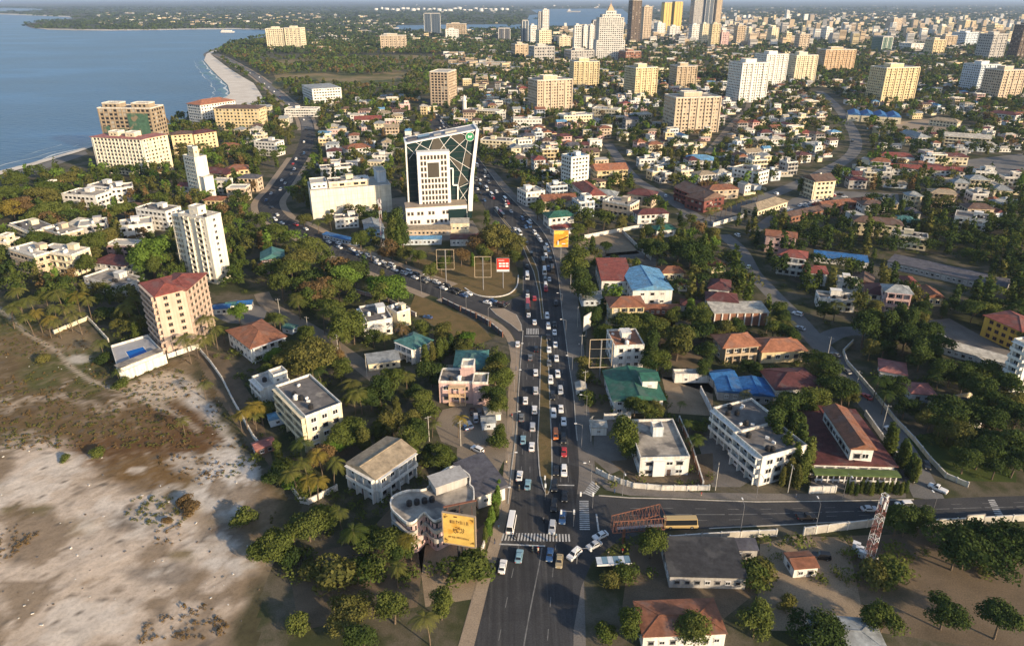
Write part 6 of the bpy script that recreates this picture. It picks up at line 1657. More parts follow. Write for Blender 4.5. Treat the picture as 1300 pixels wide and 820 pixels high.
# type: length, width, body height, roof height, cabin bottom y0,y1, cabin top y0,y1 (y forward)
CT_ = dict(sedan=(4.5, 1.78, .92, 1.45, -1.75, 1.0, -1.05, .25), suv=(4.6, 1.88, 1.08, 1.78, -2.2, 1.05, -2.0, .45), van=(4.8, 1.8, 1.05, 2.0, -2.35, 2.0, -2.28, 1.35), bus=(7.2, 2.2, 1.15, 2.75, -3.5, 3.4, -3.45, 3.1), pickup=(5.1, 1.85, 1.0, 1.75, -.5, 1.25, -.35, .55), longbus=(9.4, 2.4, 1.2, 3.0, -4.6, 4.55, -4.55, 4.3))
CARMESH = {}
def car_meshes(ty, colr):
    if (ty, colr) in CARMESH: return CARMESH[(ty, colr)]
    L_, W_, bh, rh, a0, a1, t0, t1 = CT_[ty]
    hw, hl = W_ / 2, L_ / 2; pm = C('car_' + colr)
    body = MB()
    loft(body, [rring(hw * .94, -hl + .08, hl - .08, .28), rring(hw, -hl, hl, .5), rring(hw, -hl + .03, hl - .05, bh * .82), rring(hw * .93, -hl + .12, hl - .25, bh)])
    loft(body, [rring(hw * .88, a0, a1, bh - .02), rring(hw * .76, t0, t1, rh - .06, .12), rring(hw * .68, t0 + .08, t1 - .08, rh, .12)])
    if ty == 'pickup': body.box(-hw * .8, hw * .8, -hl + .2, a0 - .1, bh + .005, bh + .02)
    def gq(y0b, y1b, y0t, y1t, zb, zt, kind, e=.012):
        mb = MB()
        fb, ft = (zb - bh) / (rh - .06 - bh), (zt - bh) / (rh - .06 - bh)
        xb, xt = hw * (.88 - .12 * fb), hw * (.88 - .12 * ft)
        ya = lambda f: a0 + (t0 - a0) * f; yb = lambda f: a1 + (t1 - a1) * f
        if kind == 'f': mb.quad((-xb + .1, yb(fb) + e, zb), (-xt + .1, yb(ft) + e, zt), (xt - .1, yb(ft) + e, zt), (xb - .1, yb(fb) + e, zb))
        if kind == 'r': mb.quad((-xb + .1, ya(fb) - e, zb), (xb - .1, ya(fb) - e, zb), (xt - .1, ya(ft) - e, zt), (-xt + .1, ya(ft) - e, zt))
        if kind == 's':
            mb.quad((xb + e, ya(fb) + .3, zb), (xb + e, yb(fb) - .25, zb), (xt + e, yb(ft) - .18, zt), (xt + e, ya(ft) + .2, zt))
        if kind == 't':
            mb.quad((-xb - e, yb(fb) - .25, zb), (-xb - e, ya(fb) + .3, zb), (-xt - e, ya(ft) + .2, zt), (-xt - e, yb(ft) - .18, zt))
        return mb
    zb, zt = bh + .05, rh - .13
    M = dict(body=body.mesh('body', pm))
    M['windscreen'] = gq(0, 0, 0, 0, zb, zt, 'f').mesh('windscreen', C('glass')); M['rear_window'] = gq(0, 0, 0, 0, zb, zt, 'r').mesh('rear_window', C('glass'))
    M['side_window'] = gq(0, 0, 0, 0, zb, zt, 's').mesh('side_window', C('glass')); M['side_window2'] = gq(0, 0, 0, 0, zb, zt, 't').mesh('side_window', C('glass'))
    wr = .33 if L_ < 6 else .48
    wh = MB(); wh.bar((-.11, 0, 0), (.11, 0, 0), wr, 0, 12); wh.bar((-.125, 0, 0), (.125, 0, 0), wr * .55, 1, 8)
    M['wheel'] = wh.mesh('wheel', [C('rubber'), C('metal_grey')])
    M['headlight'] = MB().box(-.2, .2, -.05, .03, -.08, .08).mesh('headlight', C('lamp_glass')); M['tail_light'] = MB().box(-.13, .13, -.03, .05, -.1, .1).mesh('tail_light', C('tail_red'))
    # one joined mesh for cars too far off to show parts
    allm = MB()
    for i, (mm, src) in enumerate((('b', body), ('g', gq(0, 0, 0, 0, zb, zt, 'f')), ('g', gq(0, 0, 0, 0, zb, zt, 'r')), ('g', gq(0, 0, 0, 0, zb, zt, 's')), ('g', gq(0, 0, 0, 0, zb, zt, 't')))):
        k = len(allm.v); allm.v += src.v; allm.f += [tuple(k + q for q in f) for f in src.f]; allm.m += [0 if mm == 'b' else 1] * len(src.f)
    for x in (-hw + .1, hw - .1):
        for y in (-hl * .6, hl * .62): allm.bar((x - .1, y, wr), (x + .1, y, wr), wr, 2, 8)
    M['far'] = allm.mesh('car', [pm, C('glass'), C('rubber')])
    CARMESH[(ty, colr)] = (M, wr, hw, hl, bh)
    return CARMESH[(ty, colr)]
KIND = dict(sedan='saloon car', suv='off-road car', van='van', bus='minibus', pickup='pickup', longbus='bus')
NC = 0
def car(p, rz, ty, colr, where, far=False, z=.06):
    M, wr, hw, hl, bh = car_meshes(ty, colr)
    p = Vector((p.x, p.y, z))
    lab = f'{colr} {KIND[ty]} {where}'
    nm = {'sedan': 'car', 'suv': 'car', 'longbus': 'bus', 'bus': 'minibus'}.get(ty, ty)
    if far:
        o = bpy.data.objects.new(nm, M['far']); o.location = p; o.rotation_euler = (0, 0, rz); put(o)
        return tag(o, lab, nm, f'{colr} {KIND[ty]}s {where}')
    o = empty(nm, p, rz); tag(o, lab, nm, f'{colr} {KIND[ty]}s {where}')
    for k in ('body', 'windscreen', 'rear_window', 'side_window'): part(k, M[k], o)
    part('side_window', M['side_window2'], o)
    for x in (-hw + .08, hw - .08):
        for y in (-hl * .6, hl * .62): part('wheel', M['wheel'], o, (x, y, wr))
        part('headlight', M['headlight'], o, (x * .75, hl - .02, bh * .66)); part('tail_light', M['tail_light'], o, (x * .8, -hl + .0, bh * .7))
    occ(p.x, p.y, 2)
    return o
def main_heading(v):
    c = [P((a + b) / 2, vv) for vv, a, b in MAIN]
    for (vv, _, _), i in zip(MAIN, range(len(MAIN))):
        if i + 1 < len(MAIN) and MAIN[i][0] >= v >= MAIN[i + 1][0]:
            d = c[i + 1] - c[i]; return math.atan2(d.y, d.x) - PI / 2
    return 0.0
AW = 'driving up the main road away from the zebra crossing'; TW = 'driving down the main road to the zebra crossing'
S = 'sedan'; U = 'suv'
for u, v, ty, colr in [(671, 399, S, 'white'), (678.6, 408, S, 'white'), (657, 436, S, 'white'), (680.6, 442, S, 'black'), (673, 453, S, 'grey'), (680, 472, S, 'white'), (680, 495, U, 'silver'), (667, 506.5, S, 'white'), (678.5, 518.5, U, 'white'), (662, 528, S, 'grey'), (676, 540, U, 'silver'), (664, 556.5, S, 'teal'), (675, 565, S, 'white'), (659.5, 602, S, 'white'), (670, 613, S, 'teal'), (649, 661, 'bus', 'white'), (659, 703.7, S, 'teal'), (638, 717, S, 'white'), (670, 384, 'bus', 'red')]:
    car(P(u, v + (1 if v < 500 else 2), .6 if ty != 'bus' else 1.2), main_heading(v), ty, colr, AW)
for u, v, ty, colr in [(694.6, 400.5, U, 'white'), (704, 410.6, S, 'black'), (696, 413.6, U, 'white'), (704, 421, S, 'white'), (696, 427, S, 'black'), (705, 436.5, S, 'white'), (697, 443, S, 'white'), (706.5, 454, S, 'white'), (697, 460, S, 'grey'), (708, 473.5, 'pickup', 'white'), (699, 481.7, U, 'white'), (711.6, 495, U, 'silver'), (701.4, 501, U, 'black'), (712, 517, S, 'white'), (702.7, 523, U, 'white'), (715.6, 533, S, 'white'), (705.5, 550, 'van', 'orange'), (715.4, 555, U, 'black'), (716, 571.7, S, 'red'), (716, 596, U, 'white'), (706, 595, S, 'black'), (704, 615, U, 'black'), (717, 627.6, S, 'black'), (703.5, 640, U, 'black'), (714, 655.5, U, 'blue'), (701, 668, U, 'silver'), (698, 702, S, 'blue'), (710, 710, S, 'gold')]:
    car(P(u, v + (1 if v < 500 else 2), .6), main_heading(v) + PI, ty, colr, TW)
car(P(729, 706), -.75 + PI, U, 'white', 'turning out of the cross road beside the traffic light')
car(P(754, 694), -1.0 + PI, S, 'silver', 'waiting behind the turning white car')
car(P(762, 682), -1.05 + PI, S, 'white', 'waiting at the zebra end of the cross road')
car(P(863, 668), -PI / 2 + .02, 'longbus', 'yellow', 'standing on the cross road behind the rust red frame')
car(P(1023, 658), -PI / 2 + .03, 'pickup', 'black', 'on the cross road in front of the mast yard wall')
car(P(1103, 648), -PI / 2, S, 'silver', 'on the cross road behind the lattice mast')
car(P(1147, 643), PI / 2, U, 'white', 'on the cross road near the side road mouth')
car(P(1190, 622), .75, 'pickup', 'white', 'turning out of the side road')
car(P(1176, 592), -.35 + PI, S, 'black', 'on the side road beside the restaurant')
car(P(1042, 708), 1.4, U, 'black', 'parked in the dirt yard by the rusty hut', z=.03)
for i, (u, v, ty, colr, rz) in enumerate([(606, 572.5, U, 'white', .9), (600, 524, S, 'black', .1), (609, 525, S, 'grey', .1), (604, 533, 'van', 'silver', .1), (590, 543, S, 'blue', .5), (596, 541, S, 'silver', .4), (543, 404, S, 'blue', 1.2), (486, 420, S, 'silver', 1.3), (507, 421, S, 'blue', 1.3), (1012, 400, U, 'white', .8), (1060, 452, S, 'grey', .6), (1016, 418, S, 'silver', .6)]):
    car(P(u, v), rz, ty, colr, ['parked in the gravel yard beside the hedge', 'parked below the pink house', 'parked below the pink house, next to a black car', 'parked facing the pink house balcony', 'parked beside the golden palm', 'parked in front of the blue car by the palm', 'parked beside the teal roofed house', 'parked before the pale cube villa', 'parked before the boxy pinkish villa', 'parked on the side road under trees', 'parked at the wall corner of the side road', 'driving up the side road'][i], z=.03)
# queue on the branch road
rnd = random.Random(11)
cl = ['white', 'white', 'white', 'white', 'silver', 'silver', 'grey', 'black', 'black', 'blue', 'white', 'red']
def along(c, d, off):
    s = 0
    for a, b in zip(c, c[1:]):
        L_ = (b - a).length
        if s + L_ >= d:
            t = (b - a) / L_; return a + t * (d - s) + Vector((-t.y, t.x, 0)) * off, math.atan2(t.y, t.x) - PI / 2
        s += L_
    return None
d = 14.0
while d < 150:
    for off in (-1.8, -4.8):
        if rnd.random() < .88:
            r = along(branch_c, d + rnd.uniform(-1, 1), off)
            if r: car(r[0], r[1] + PI, rnd.choice([S, S, U, 'van']), rnd.choice(cl), 'in the queue on the branch road', far=False)
    d += 7.2
d = 150.0
while d < 420:
    r = along(branch_c, d, rnd.choice([-2, 2.2]))
    if r: car(r[0], r[1] + (PI if rnd.random() < .5 else 0), rnd.choice([S, S, U]), rnd.choice(cl), 'on the curving branch road', far=True)
    d += rnd.uniform(9, 22)
while d < 1500:
    r = along(branch_c, d, rnd.choice([-2, 2.2]))
    if r: car(r[0], r[1], rnd.choice([S, U]), rnd.choice(cl), 'on the shore end of the branch road', far=True)
    d += rnd.uniform(25, 70)
for i in range(95):
    v = 395 - 255 * (i / 95) ** .75 + rnd.uniform(-2, 2)
    f = rnd.choice([.12, .3, .62, .74, .86]) if v > 255 else rnd.choice([.15, .3, .45, .58, .7, .82])
    for k in range(len(MAIN) - 1):
        if MAIN[k][0] >= v >= MAIN[k + 1][0]:
            t = (MAIN[k][0] - v) / (MAIN[k][0] - MAIN[k + 1][0]); ul = MAIN[k][1] + (MAIN[k + 1][1] - MAIN[k][1]) * t; ur = MAIN[k][2] + (MAIN[k + 1][2] - MAIN[k][2]) * t
            p = P(ul + (ur - ul) * f, v)
            if free(p.x, p.y, .4, 2) or True:
                car(p, main_heading(v) + (PI if f > .5 else 0), rnd.choice([S, S, U, U, 'van', 'bus'] if i % 9 else ['bus']), rnd.choice(cl), 'far up the main road beyond the junction island', far=True)
for i in range(26):
    u = rnd.uniform(972, 1075); v = 280 - (u - 972) * .27 + rnd.uniform(-8, 0)
    car(P(u, v), rnd.uniform(0, 3), rnd.choice([S, U]), rnd.choice(cl), 'in the town car park', far=True, z=.02)
for u, v in [(905, 284), (936, 300), (950, 340), (985, 247), (1040, 222), (1082, 180), (845, 250), (800, 222), (1100, 505), (1075, 473), (1130, 548)]:
    car(P(u, v), rnd.uniform(-.5, .5), rnd.choice([S, U]), rnd.choice(cl), 'on the town streets beyond the trees', far=True)
# motorcycles with riders
def motorbike(u, v, rz, colr, lab):
    p = P(u, v); p.z = .06; root = empty('motorcycle', p, rz); tag(root, lab, 'motorcycle', 'motorcycles at the junction')
    for y in (-.62, .62):
        mb = MB(); mb.bar((-.06, y, .3), (.06, y, .3), .3, 0, 10); mb.build('wheel', C('rubber'), root)
    mb = MB(); mb.box(-.12, .12, -.5, .45, .45, .75); mb.bar((0, .6, .3), (0, .42, 1.0), .05); mb.build('frame', C('car_' + colr), root)
    MB().box(-.16, .16, -.65, .1, .75, .86).build('seat', C('rubber'), root); MB().bar((-.35, .4, 1.02), (.35, .4, 1.02), .03).build('handlebar', C('metal_dark'), root)
    r = empty('person', (p.x, p.y, p.z), rz); tag(r, lab.replace('motorcycle', 'rider on the motorcycle', 1) if False else 'helmeted rider leaning on the handlebar of ' + lab, 'person')
    mb = MB()
    loft(mb, [rring(.17, -.32, -.02, .84, .06), rring(.16, -.26, .0, 1.05, .06), rring(.22, -.18, .06, 1.35, .06), rring(.19, -.12, .07, 1.45, .05), rring(.07, -.06, .06, 1.5, .03)])
    for s in (-1, 1):
        mb.bar((s * .2, -.04, 1.38), (s * .28, .2, 1.15), .055, 0, 6, .045); mb.bar((s * .28, .2, 1.15), (s * .3, .4, 1.05), .045, 0, 6, .035)
        mb.bar((s * .12, -.15, .88), (s * .2, .22, .72), .09, 0, 6, .07); mb.bar((s * .2, .22, .72), (s * .18, .05, .28), .065, 0, 6, .05); mb.bar((s * .18, -.02, .25), (s * .18, .2, .25), .05)
    mb.build('body', C('wall_dark' if colr != 'red' else 'wall_beige'), r)
    mb = MB(); loft(mb, [rring(.06, -.05, .07, 1.48, .03), rring(.12, -.12, .13, 1.56, .06), rring(.14, -.13, .14, 1.66, .07), rring(.1, -.09, .1, 1.77, .05)]); mb.build('helmet', C('car_' + colr), r)
motorbike(689.5, 662, .5, 'black', 'black motorcycle crossing the open junction')
motorbike(683, 701, .1, 'red', 'red motorcycle waiting beyond the zebra')
motorbike(655, 683, 0, 'black', 'black motorcycle on the long zebra crossing')
motorbike(676, 699, .1, 'teal', 'teal motorcycle next to the red one')
motorbike(659, 622, 0, 'gold', 'gold coloured motorcycle beside the teal car')
# ferry and ship on the water
for u, v, L_, lab in [(289, 41.6, 60, 'white ferry with wake crossing the bay before the far shore'), (728, 16, 150, 'cargo ship lying in the harbour')]:
    p = P(u, v); p.z = -.7 if u < 400 else .95; root = empty('ship', p, 0); tag(root, lab, 'ship')
    mb = MB(); loft(mb, [[(-L_ * .45, -L_ * .07, 0), (L_ * .42, -L_ * .07, 0), (L_ * .46, 0, 0), (L_ * .42, L_ * .07, 0), (-L_ * .45, L_ * .07, 0)], [(-L_ * .48, -L_ * .09, L_ * .08), (L_ * .44, -L_ * .09, L_ * .08), (L_ * .52, 0, L_ * .08), (L_ * .44, L_ * .09, L_ * .08), (-L_ * .48, L_ * .09, L_ * .08)]])
    mb.build('hull', C('wall_white') if u < 400 else C('wall_grey'), root)
    MB().box(-L_ * .4, (L_ * .3 if u < 400 else -L_ * .2), -L_ * .07, L_ * .07, L_ * .08, L_ * .16).build('deckhouse', C('wall_white'), root)
    MB().bar((-L_ * .3, 0, L_ * .16), (-L_ * .3, 0, L_ * .24), L_ * .02, 0, 8).build('funnel', C('wall_tan'), root)

# people on the pavements
def person(u, v, rz, top, legs, lab):
    p = P(u, v); p.z = .06; r = empty('person', p, rz); tag(r, lab, 'person')
    mb = MB()
    for sx, dy in ((-1, .16), (1, -.14)):
        mb.bar((sx * .09, 0, .86), (sx * .1, dy * .6, .46), .085, 1, 7, .065); mb.bar((sx * .1, dy * .6, .46), (sx * .1, dy, .07), .062, 1, 7, .045); mb.box(sx * .1 - .045, sx * .1 + .045, dy - .07, dy + .17, 0, .08, 2)
        mb.bar((sx * .21, 0, 1.42), (sx * .26, -dy * .5, 1.13), .055, 0, 7, .045); mb.bar((sx * .26, -dy * .5, 1.13), (sx * .25, -dy + .1, .88), .042, 2, 7, .032)
    loft(mb, [rring(.15, -.1, .1, .82, .05), rring(.16, -.1, .1, 1.0, .05), rring(.14, -.09, .09, 1.1, .05), rring(.2, -.11, .11, 1.36, .06), rring(.15, -.08, .08, 1.46, .05), rring(.05, -.05, .05, 1.5, .02)])
    loft(mb, [rring(.045, -.05, .05, 1.48, .02), rring(.075, -.08, .1, 1.56, .04), rring(.085, -.1, .1, 1.65, .04), rring(.06, -.07, .06, 1.74, .03)], 2)
    mb.build('body', [top, legs, C('skin')], r)
    mb = MB(); loft(mb, [rring(.09, -.11, .03, 1.6, .04), rring(.093, -.11, .09, 1.68, .04), rring(.06, -.07, .05, 1.765, .03)]); mb.build('hair', C('rubber'), r)
mat('skin', (.09, .05, .035), .6, .1, 1)
TOPS = [C('wall_white'), C('car_blue'), C('car_red'), C('wall_yellow'), C('wall_dark'), C('car_teal')]; TN = ['white', 'blue', 'red', 'yellow', 'dark', 'light blue']
for i, (u, v, wh) in enumerate([(741, 480, 'walking on the grey verge beside the blank white billboard yard'), (745, 512, 'walking on the grey verge by the white garage'), (650, 530, 'walking on the tan pavement near the hedge trees'), (643, 590, 'walking on the tan pavement below the gravel yard'), (628, 690, 'standing on the tan pavement near the hedge'), (633, 672, 'walking on the tan pavement before the zebra'), (748, 590, 'standing at the bend of the white curved wall'), (780, 626, 'walking along the cross road pavement'), (890, 630, 'walking on the pavement beside the white curved wall'), (756, 618, 'waiting by the short zebra stripes'), (1010, 632, 'walking on the far pavement of the cross road'), (706, 683, 'crossing on the long zebra'), (735, 440, 'walking past the large empty billboard frame'), (655, 470, 'walking beside the tan pavement lamps'), (790, 702, 'waiting at the bus shelter'), (772, 706, 'standing beside the bus shelter')]):
    person(u, v, i * 1.3, TOPS[i % 6], C(['wall_dark', 'car_blue', 'wall_beige'][i % 3]), f'person in {TN[i % 6]} top {wh}')
POLEM = MB().bar((0, 0, 0), (0, 0, 9.5), .14, 0, 7, .09).mesh('pole', C('concrete_pale')); XM = MB().box(-1.1, 1.1, -.06, .06, 8.9, 9.05).box(-.9, -.8, -.05, .05, 9.05, 9.3).box(.8, .9, -.05, .05, 9.05, 9.3).mesh('crossarm', C('metal_grey'))
for i, (u, v) in enumerate([(738, 452), (742, 500), (750, 560), (733, 415), (724, 372), (466, 478), (430, 452), (392, 428), (356, 404), (545, 560), (585, 566), (908, 622), (1000, 625), (1085, 500), (1050, 455), (1120, 545)]):
    p = P(u, v); r = empty('utility_pole', p, i * .4); tag(r, ['concrete utility pole on the grey verge of the main road', 'concrete utility pole along the sandy residential street', 'concrete utility pole at the gravel yard edge', 'concrete utility pole beside the cross road pavement', 'concrete utility pole along the side road'][0 if i < 5 else 1 if i < 9 else 2 if i < 11 else 3 if i < 13 else 4], 'utility pole', 'utility poles')
    part('pole', POLEM, r); part('crossarm', XM, r)
# ================================================================== MORE HOUSES (scattered where roofs show between the trees)
rnd = random.Random(5)
def near_land(x, y):
    return min(LAND[:NL], key=lambda q: (q[0] - x) ** 2 + (q[1] - y) ** 2)[2]
NL = len(LAND)
RN = dict(rust='rust', red='red', maroon='maroon', brown='brown', orange='orange', tin='grey tin', teal='teal', pale='pale', slate='dark', blue='blue', beige='beige', green='green')
def scatter_house(u, v, base_rot, big=1.0):
    p = P(u, v)
    w_, d_ = rnd.uniform(8, 16) * big, rnd.uniform(7, 11) * big
    if not free(p.x, p.y, max(w_, d_) * .5, 16): return False
    rz = base_rot + rnd.uniform(-.12, .12)
    fl = rnd.choice([1, 2, 2, 2, 3, 3]); h = fl * 3.1 + .4
    wl = rnd.choice(['white', 'white', 'white', 'cream', 'cream', 'beige', 'yellow', 'pink', 'grey', 'bluewhite'])
    flat = rnd.random() < .42
    rcol = rnd.choice(['concrete_roof', 'concrete_pale', 'concrete_dark']) if flat else rnd.choice(['rust', 'rust', 'red', 'maroon', 'brown', 'brown', 'brown', 'tin', 'tin', 'pale', 'pale', 'slate', 'beige', 'beige'])
    kind = 'flat' if flat else rnd.choice(['hip', 'hip', 'gable'])
    root = empty('house', Vector((p.x - math.cos(rz) * w_ / 2, p.y - math.sin(rz) * w_ / 2, 0)), rz)
    wn = {'bluewhite': 'pale blue'}.get(wl, wl)
    lab = f"{wn} {['one', 'two', 'three'][fl - 1]}-storey house with {'flat' if flat else RN[rcol] + ' ' + ('hipped' if kind == 'hip' else 'gabled')} roof near {near_land(p.x, p.y)}"
    tag(root, ' '.join(lab.split()[:16]), 'house', 'houses: ' + lab)
    block(root, 0, 0, w_, d_, 0, h, fl, wl, kind, rcol, visible(root.location, rz, w_, d_), (3.0, 1.8, 1.6), single=p.y < 330, clutter=rnd.choice([0, 1, 2]) if p.y < 700 else 0, rnd=rnd, rise=rnd.uniform(1.6, 2.6), balc='F' if fl == 3 and rnd.random() < .5 else '')
    if rnd.random() < .35 and flat: block(root, w_ * .45, d_ * .2, w_ * .45, d_ * .6, h + .08, 3.0, 1, wl, 'flat', rcol, 'FLR', (3, 1.5, 1.2), single=False, clutter=0)
    c = Vector((p.x - math.sin(rz) * d_ / 2, p.y + math.cos(rz) * d_ / 2, 0))
    occ(c.x, c.y, min(w_, d_) * .55); occ(c.x + math.cos(rz) * w_ * .3, c.y + math.sin(rz) * w_ * .3, d_ * .45); occ(c.x - math.cos(rz) * w_ * .3, c.y - math.sin(rz) * w_ * .3, d_ * .45)
    return True
ZONES = [([(640, 195), (700, 265), (760, 280), (860, 262), (930, 262), (1070, 195), (1048, 135), (800, 128), (640, 118), (610, 190)], 135, .25),
         ([(395, 150), (520, 130), (560, 165), (512, 180), (500, 222), (390, 222)], 26, .1), ([(0, 236), (130, 222), (330, 195), (325, 250), (200, 320), (0, 380)], 12, -.1), ([(1095, 200), (1300, 165), (1300, 285), (1200, 285), (1060, 270)], 30, -.2),
         ([(930, 310), (1060, 335), (1180, 400), (1080, 410), (960, 350)], 5, -.3), ([(600, 106), (1060, 104), (1110, 135), (1060, 135), (800, 130), (560, 122)], 40, .1), ([(290, 150), (390, 140), (380, 190), (290, 200)], 12, 0), ([(1060, 92), (1300, 118), (1300, 150), (1110, 135)], 12, 0), ([(560, 165), (640, 120), (650, 190), (620, 195)], 10, 0)]
NH = 0
for poly, n, ro in ZONES:
    us = [q[0] for q in poly]; vs = [q[1] for q in poly]; done = 0; tries = 0
    while done < n and tries < n * 40 and NH < 300:
        tries += 1
        u, v = rnd.uniform(min(us), max(us)), rnd.uniform(min(vs), max(vs))
        if not inside(u, v, poly): continue
        if scatter_house(u, v, ro): done += 1; NH += 1

# the rest of the houses, past counting
SM = ['wall_white', 'wall_cream', 'wall_beige', 'wall_pink', 'wall_bluewhite', 'roof_tin', 'roof_rust', 'roof_brown', 'roof_pale', 'roof_maroon', 'concrete_pale', 'glass', 'roof_sky', 'wall_yellow']
mb = MB(); nn_ = 0; tries = 0
BIGZ = [(600, 100), (1300, 92), (1300, 300), (1130, 300), (1000, 270), (900, 262), (700, 275), (640, 200)]
LZ = [(390, 140), (520, 120), (600, 128), (600, 180), (512, 180), (500, 222), (390, 222)]
while nn_ < 620 and tries < 9000:
    tries += 1
    v = 1 / (1 / 300 + (1 / 100 - 1 / 300) * rnd.random()); u = rnd.uniform(390, 1310)
    if not (inside(u, v, BIGZ) or inside(u, v, LZ)): continue
    p = P(u, v); w_, d_ = rnd.uniform(5, 13), rnd.uniform(4, 9)
    if not free(p.x, p.y, max(w_, d_) * .42, 16): continue
    h = rnd.choice([2.8, 3.2, 3.5, 6.2, 6.5]); fl = 1 if h < 4 else 2
    M = Matrix.Translation(p) @ Matrix.Rotation(rnd.choice([.25, .25, -.2, 1.8]) + rnd.uniform(-.15, .15), 4, 'Z')
    wm = rnd.choice([0, 0, 0, 1, 1, 2, 3, 4, 13])
    mb.box(-w_ / 2, w_ / 2, -d_ / 2, d_ / 2, 0, h, wm, M)
    if rnd.random() < .35: mb.box(-w_ / 2 - .1, w_ / 2 + .1, -d_ / 2 - .1, d_ / 2 + .1, h, h + .5, 10, M)
    else:
        rm = rnd.choice([5, 5, 6, 6, 7, 8, 9, 12] if rnd.random() < .4 else [5, 6, 7, 8, 9]); q = MB(); roof_mb(q, rnd.choice(['gable', 'hip']), -w_ / 2, w_ / 2, -d_ / 2, d_ / 2, h, rnd.uniform(.8, 1.8), .4)
        k = len(mb.v); mb.v += [tuple(M @ Vector(x)) for x in q.v]; mb.f += [tuple(k + i for i in f) for f in q.f]; mb.m += [rm] * len(q.f)
    for fz in range(fl):
        x = -w_ / 2 + 1
        while x < w_ / 2 - 1.2:
            mb.box(x, x + 1.2, -d_ / 2 - .06, -d_ / 2, .9 + 3.1 * fz, 2.2 + 3.1 * fz, 11, M); x += 2.6
    if rnd.random() < .5:      # a piece of yard wall
        a = rnd.uniform(1, 3); mb.box(-w_ / 2 - a, w_ / 2 + a, -d_ / 2 - a - .2, -d_ / 2 - a, 0, 1.9, rnd.choice([0, 1, 10]), M)
    occ(p.x, p.y, max(w_, d_) * .42); nn_ += 1
o = mb.build('small_houses', [C(k) for k in SM]); tag(o, 'packed little houses and sheds between the larger far houses', 'houses', kind='stuff')
# ================================================================== TREES
def leafcloud(rng, lobes, n, size, jitter=.5, inner=.12):
    """quads spread over a set of ellipsoid lobes; returns verts (m,4,3)"""
    out = np.zeros((n, 4, 3))
    L = np.array(lobes)                        # cx cy cz rx ry rz
    wts = (L[:, 3] * L[:, 4]) ** 1.0
    pick = rng.choice(len(L), n, p=wts / wts.sum())
    d = rng.normal(size=(n, 3)); d /= np.linalg.norm(d, axis=1)[:, None]
    d[:, 2] = np.where(d[:, 2] < -.45, -d[:, 2], d[:, 2])
    r = np.where(rng.random(n) < inner, rng.uniform(.2, .8, n), rng.uniform(.80, 1.12, n)); r = np.where(rng.random(n) < .10, rng.uniform(1.1, 1.42, n), r)
    c = L[pick, :3] + d * L[pick, 3:] * r[:, None]
    nn = d + rng.normal(size=(n, 3)) * jitter; nn /= np.linalg.norm(nn, axis=1)[:, None]
    t = np.cross(nn, rng.normal(size=(n, 3))); t /= np.linalg.norm(t, axis=1)[:, None]
    b = np.cross(nn, t)
    s = size * rng.uniform(.6, 1.35, n)[:, None]
    a = rng.uniform(.55, 1.0, n)[:, None]
    out[:, 0] = c - t * s - b * s * a * .3; out[:, 1] = c - b * s * a; out[:, 2] = c + t * s + b * s * a * .2; out[:, 3] = c + b * s * a
    return out
def fast_mesh(name, quads, mt):
    n = len(quads)
    me = bpy.data.meshes.new(name)
    me.vertices.add(n * 4); me.vertices.foreach_set('co', quads.reshape(-1).astype(np.float32))
    me.loops.add(n * 4); me.loops.foreach_set('vertex_index', np.arange(n * 4, dtype=np.int32))
    me.polygons.add(n); me.polygons.foreach_set('loop_start', np.arange(0, n * 4, 4, dtype=np.int32))
    me.polygons.foreach_set('loop_total', np.full(n, 4, dtype=np.int32))
    me.materials.append(mt); me.update(calc_edges=True)
    return me
def lobes_of(kind, rng):
    L = []
    if kind == 'round':
        for i in range(15):
            t = rng.uniform(0, 2 * PI); r = rng.uniform(.08, .34); z = rng.uniform(.42, .86)
            k = (1 - abs(z - .6) * 1.2); s = rng.uniform(.12, .2)
            L.append((math.cos(t) * r * k, math.sin(t) * r * k, z, s * 1.15, s * 1.15, s * .8))
    elif kind == 'spread':
        for i in range(18):
            t = rng.uniform(0, 2 * PI); r = rng.uniform(.1, .62); z = .78 - .28 * (r / .62) ** 2 + rng.uniform(-.08, .08); s = rng.uniform(.13, .22)
            L.append((math.cos(t) * r, math.sin(t) * r, z, s * 1.3, s * 1.3, s * .62))
    elif kind == 'tall':
        for i in range(16):
            z = rng.uniform(.2, .92); t = rng.uniform(0, 2 * PI); r = rng.uniform(.02, .17) * (1.15 - z); s = rng.uniform(.09, .15)
            L.append((math.cos(t) * r, math.sin(t) * r, z, s, s, s * 1.2))
    elif kind == 'column':
        for i in range(14):
            z = .1 + .83 * i / 13; r = .105 * (1 - (z - .35) ** 2 * 1.6) if z > .35 else .10
            L.append((rng.uniform(-.02, .02), rng.uniform(-.02, .02), z, max(.03, r), max(.03, r), .08))
    elif kind == 'bush':
        for i in range(10):
            t = rng.uniform(0, 2 * PI); r = rng.uniform(0, .42); s = rng.uniform(.22, .38)
            L.append((math.cos(t) * r, math.sin(t) * r, rng.uniform(.22, .62), s, s, s * .85))
    return L
rng = np.random.default_rng(3)
TREEM = {}
SPEC = dict(round=(4600, .025), spread=(5200, .029), tall=(3600, .023), column=(1700, .024), bush=(1700, .052))
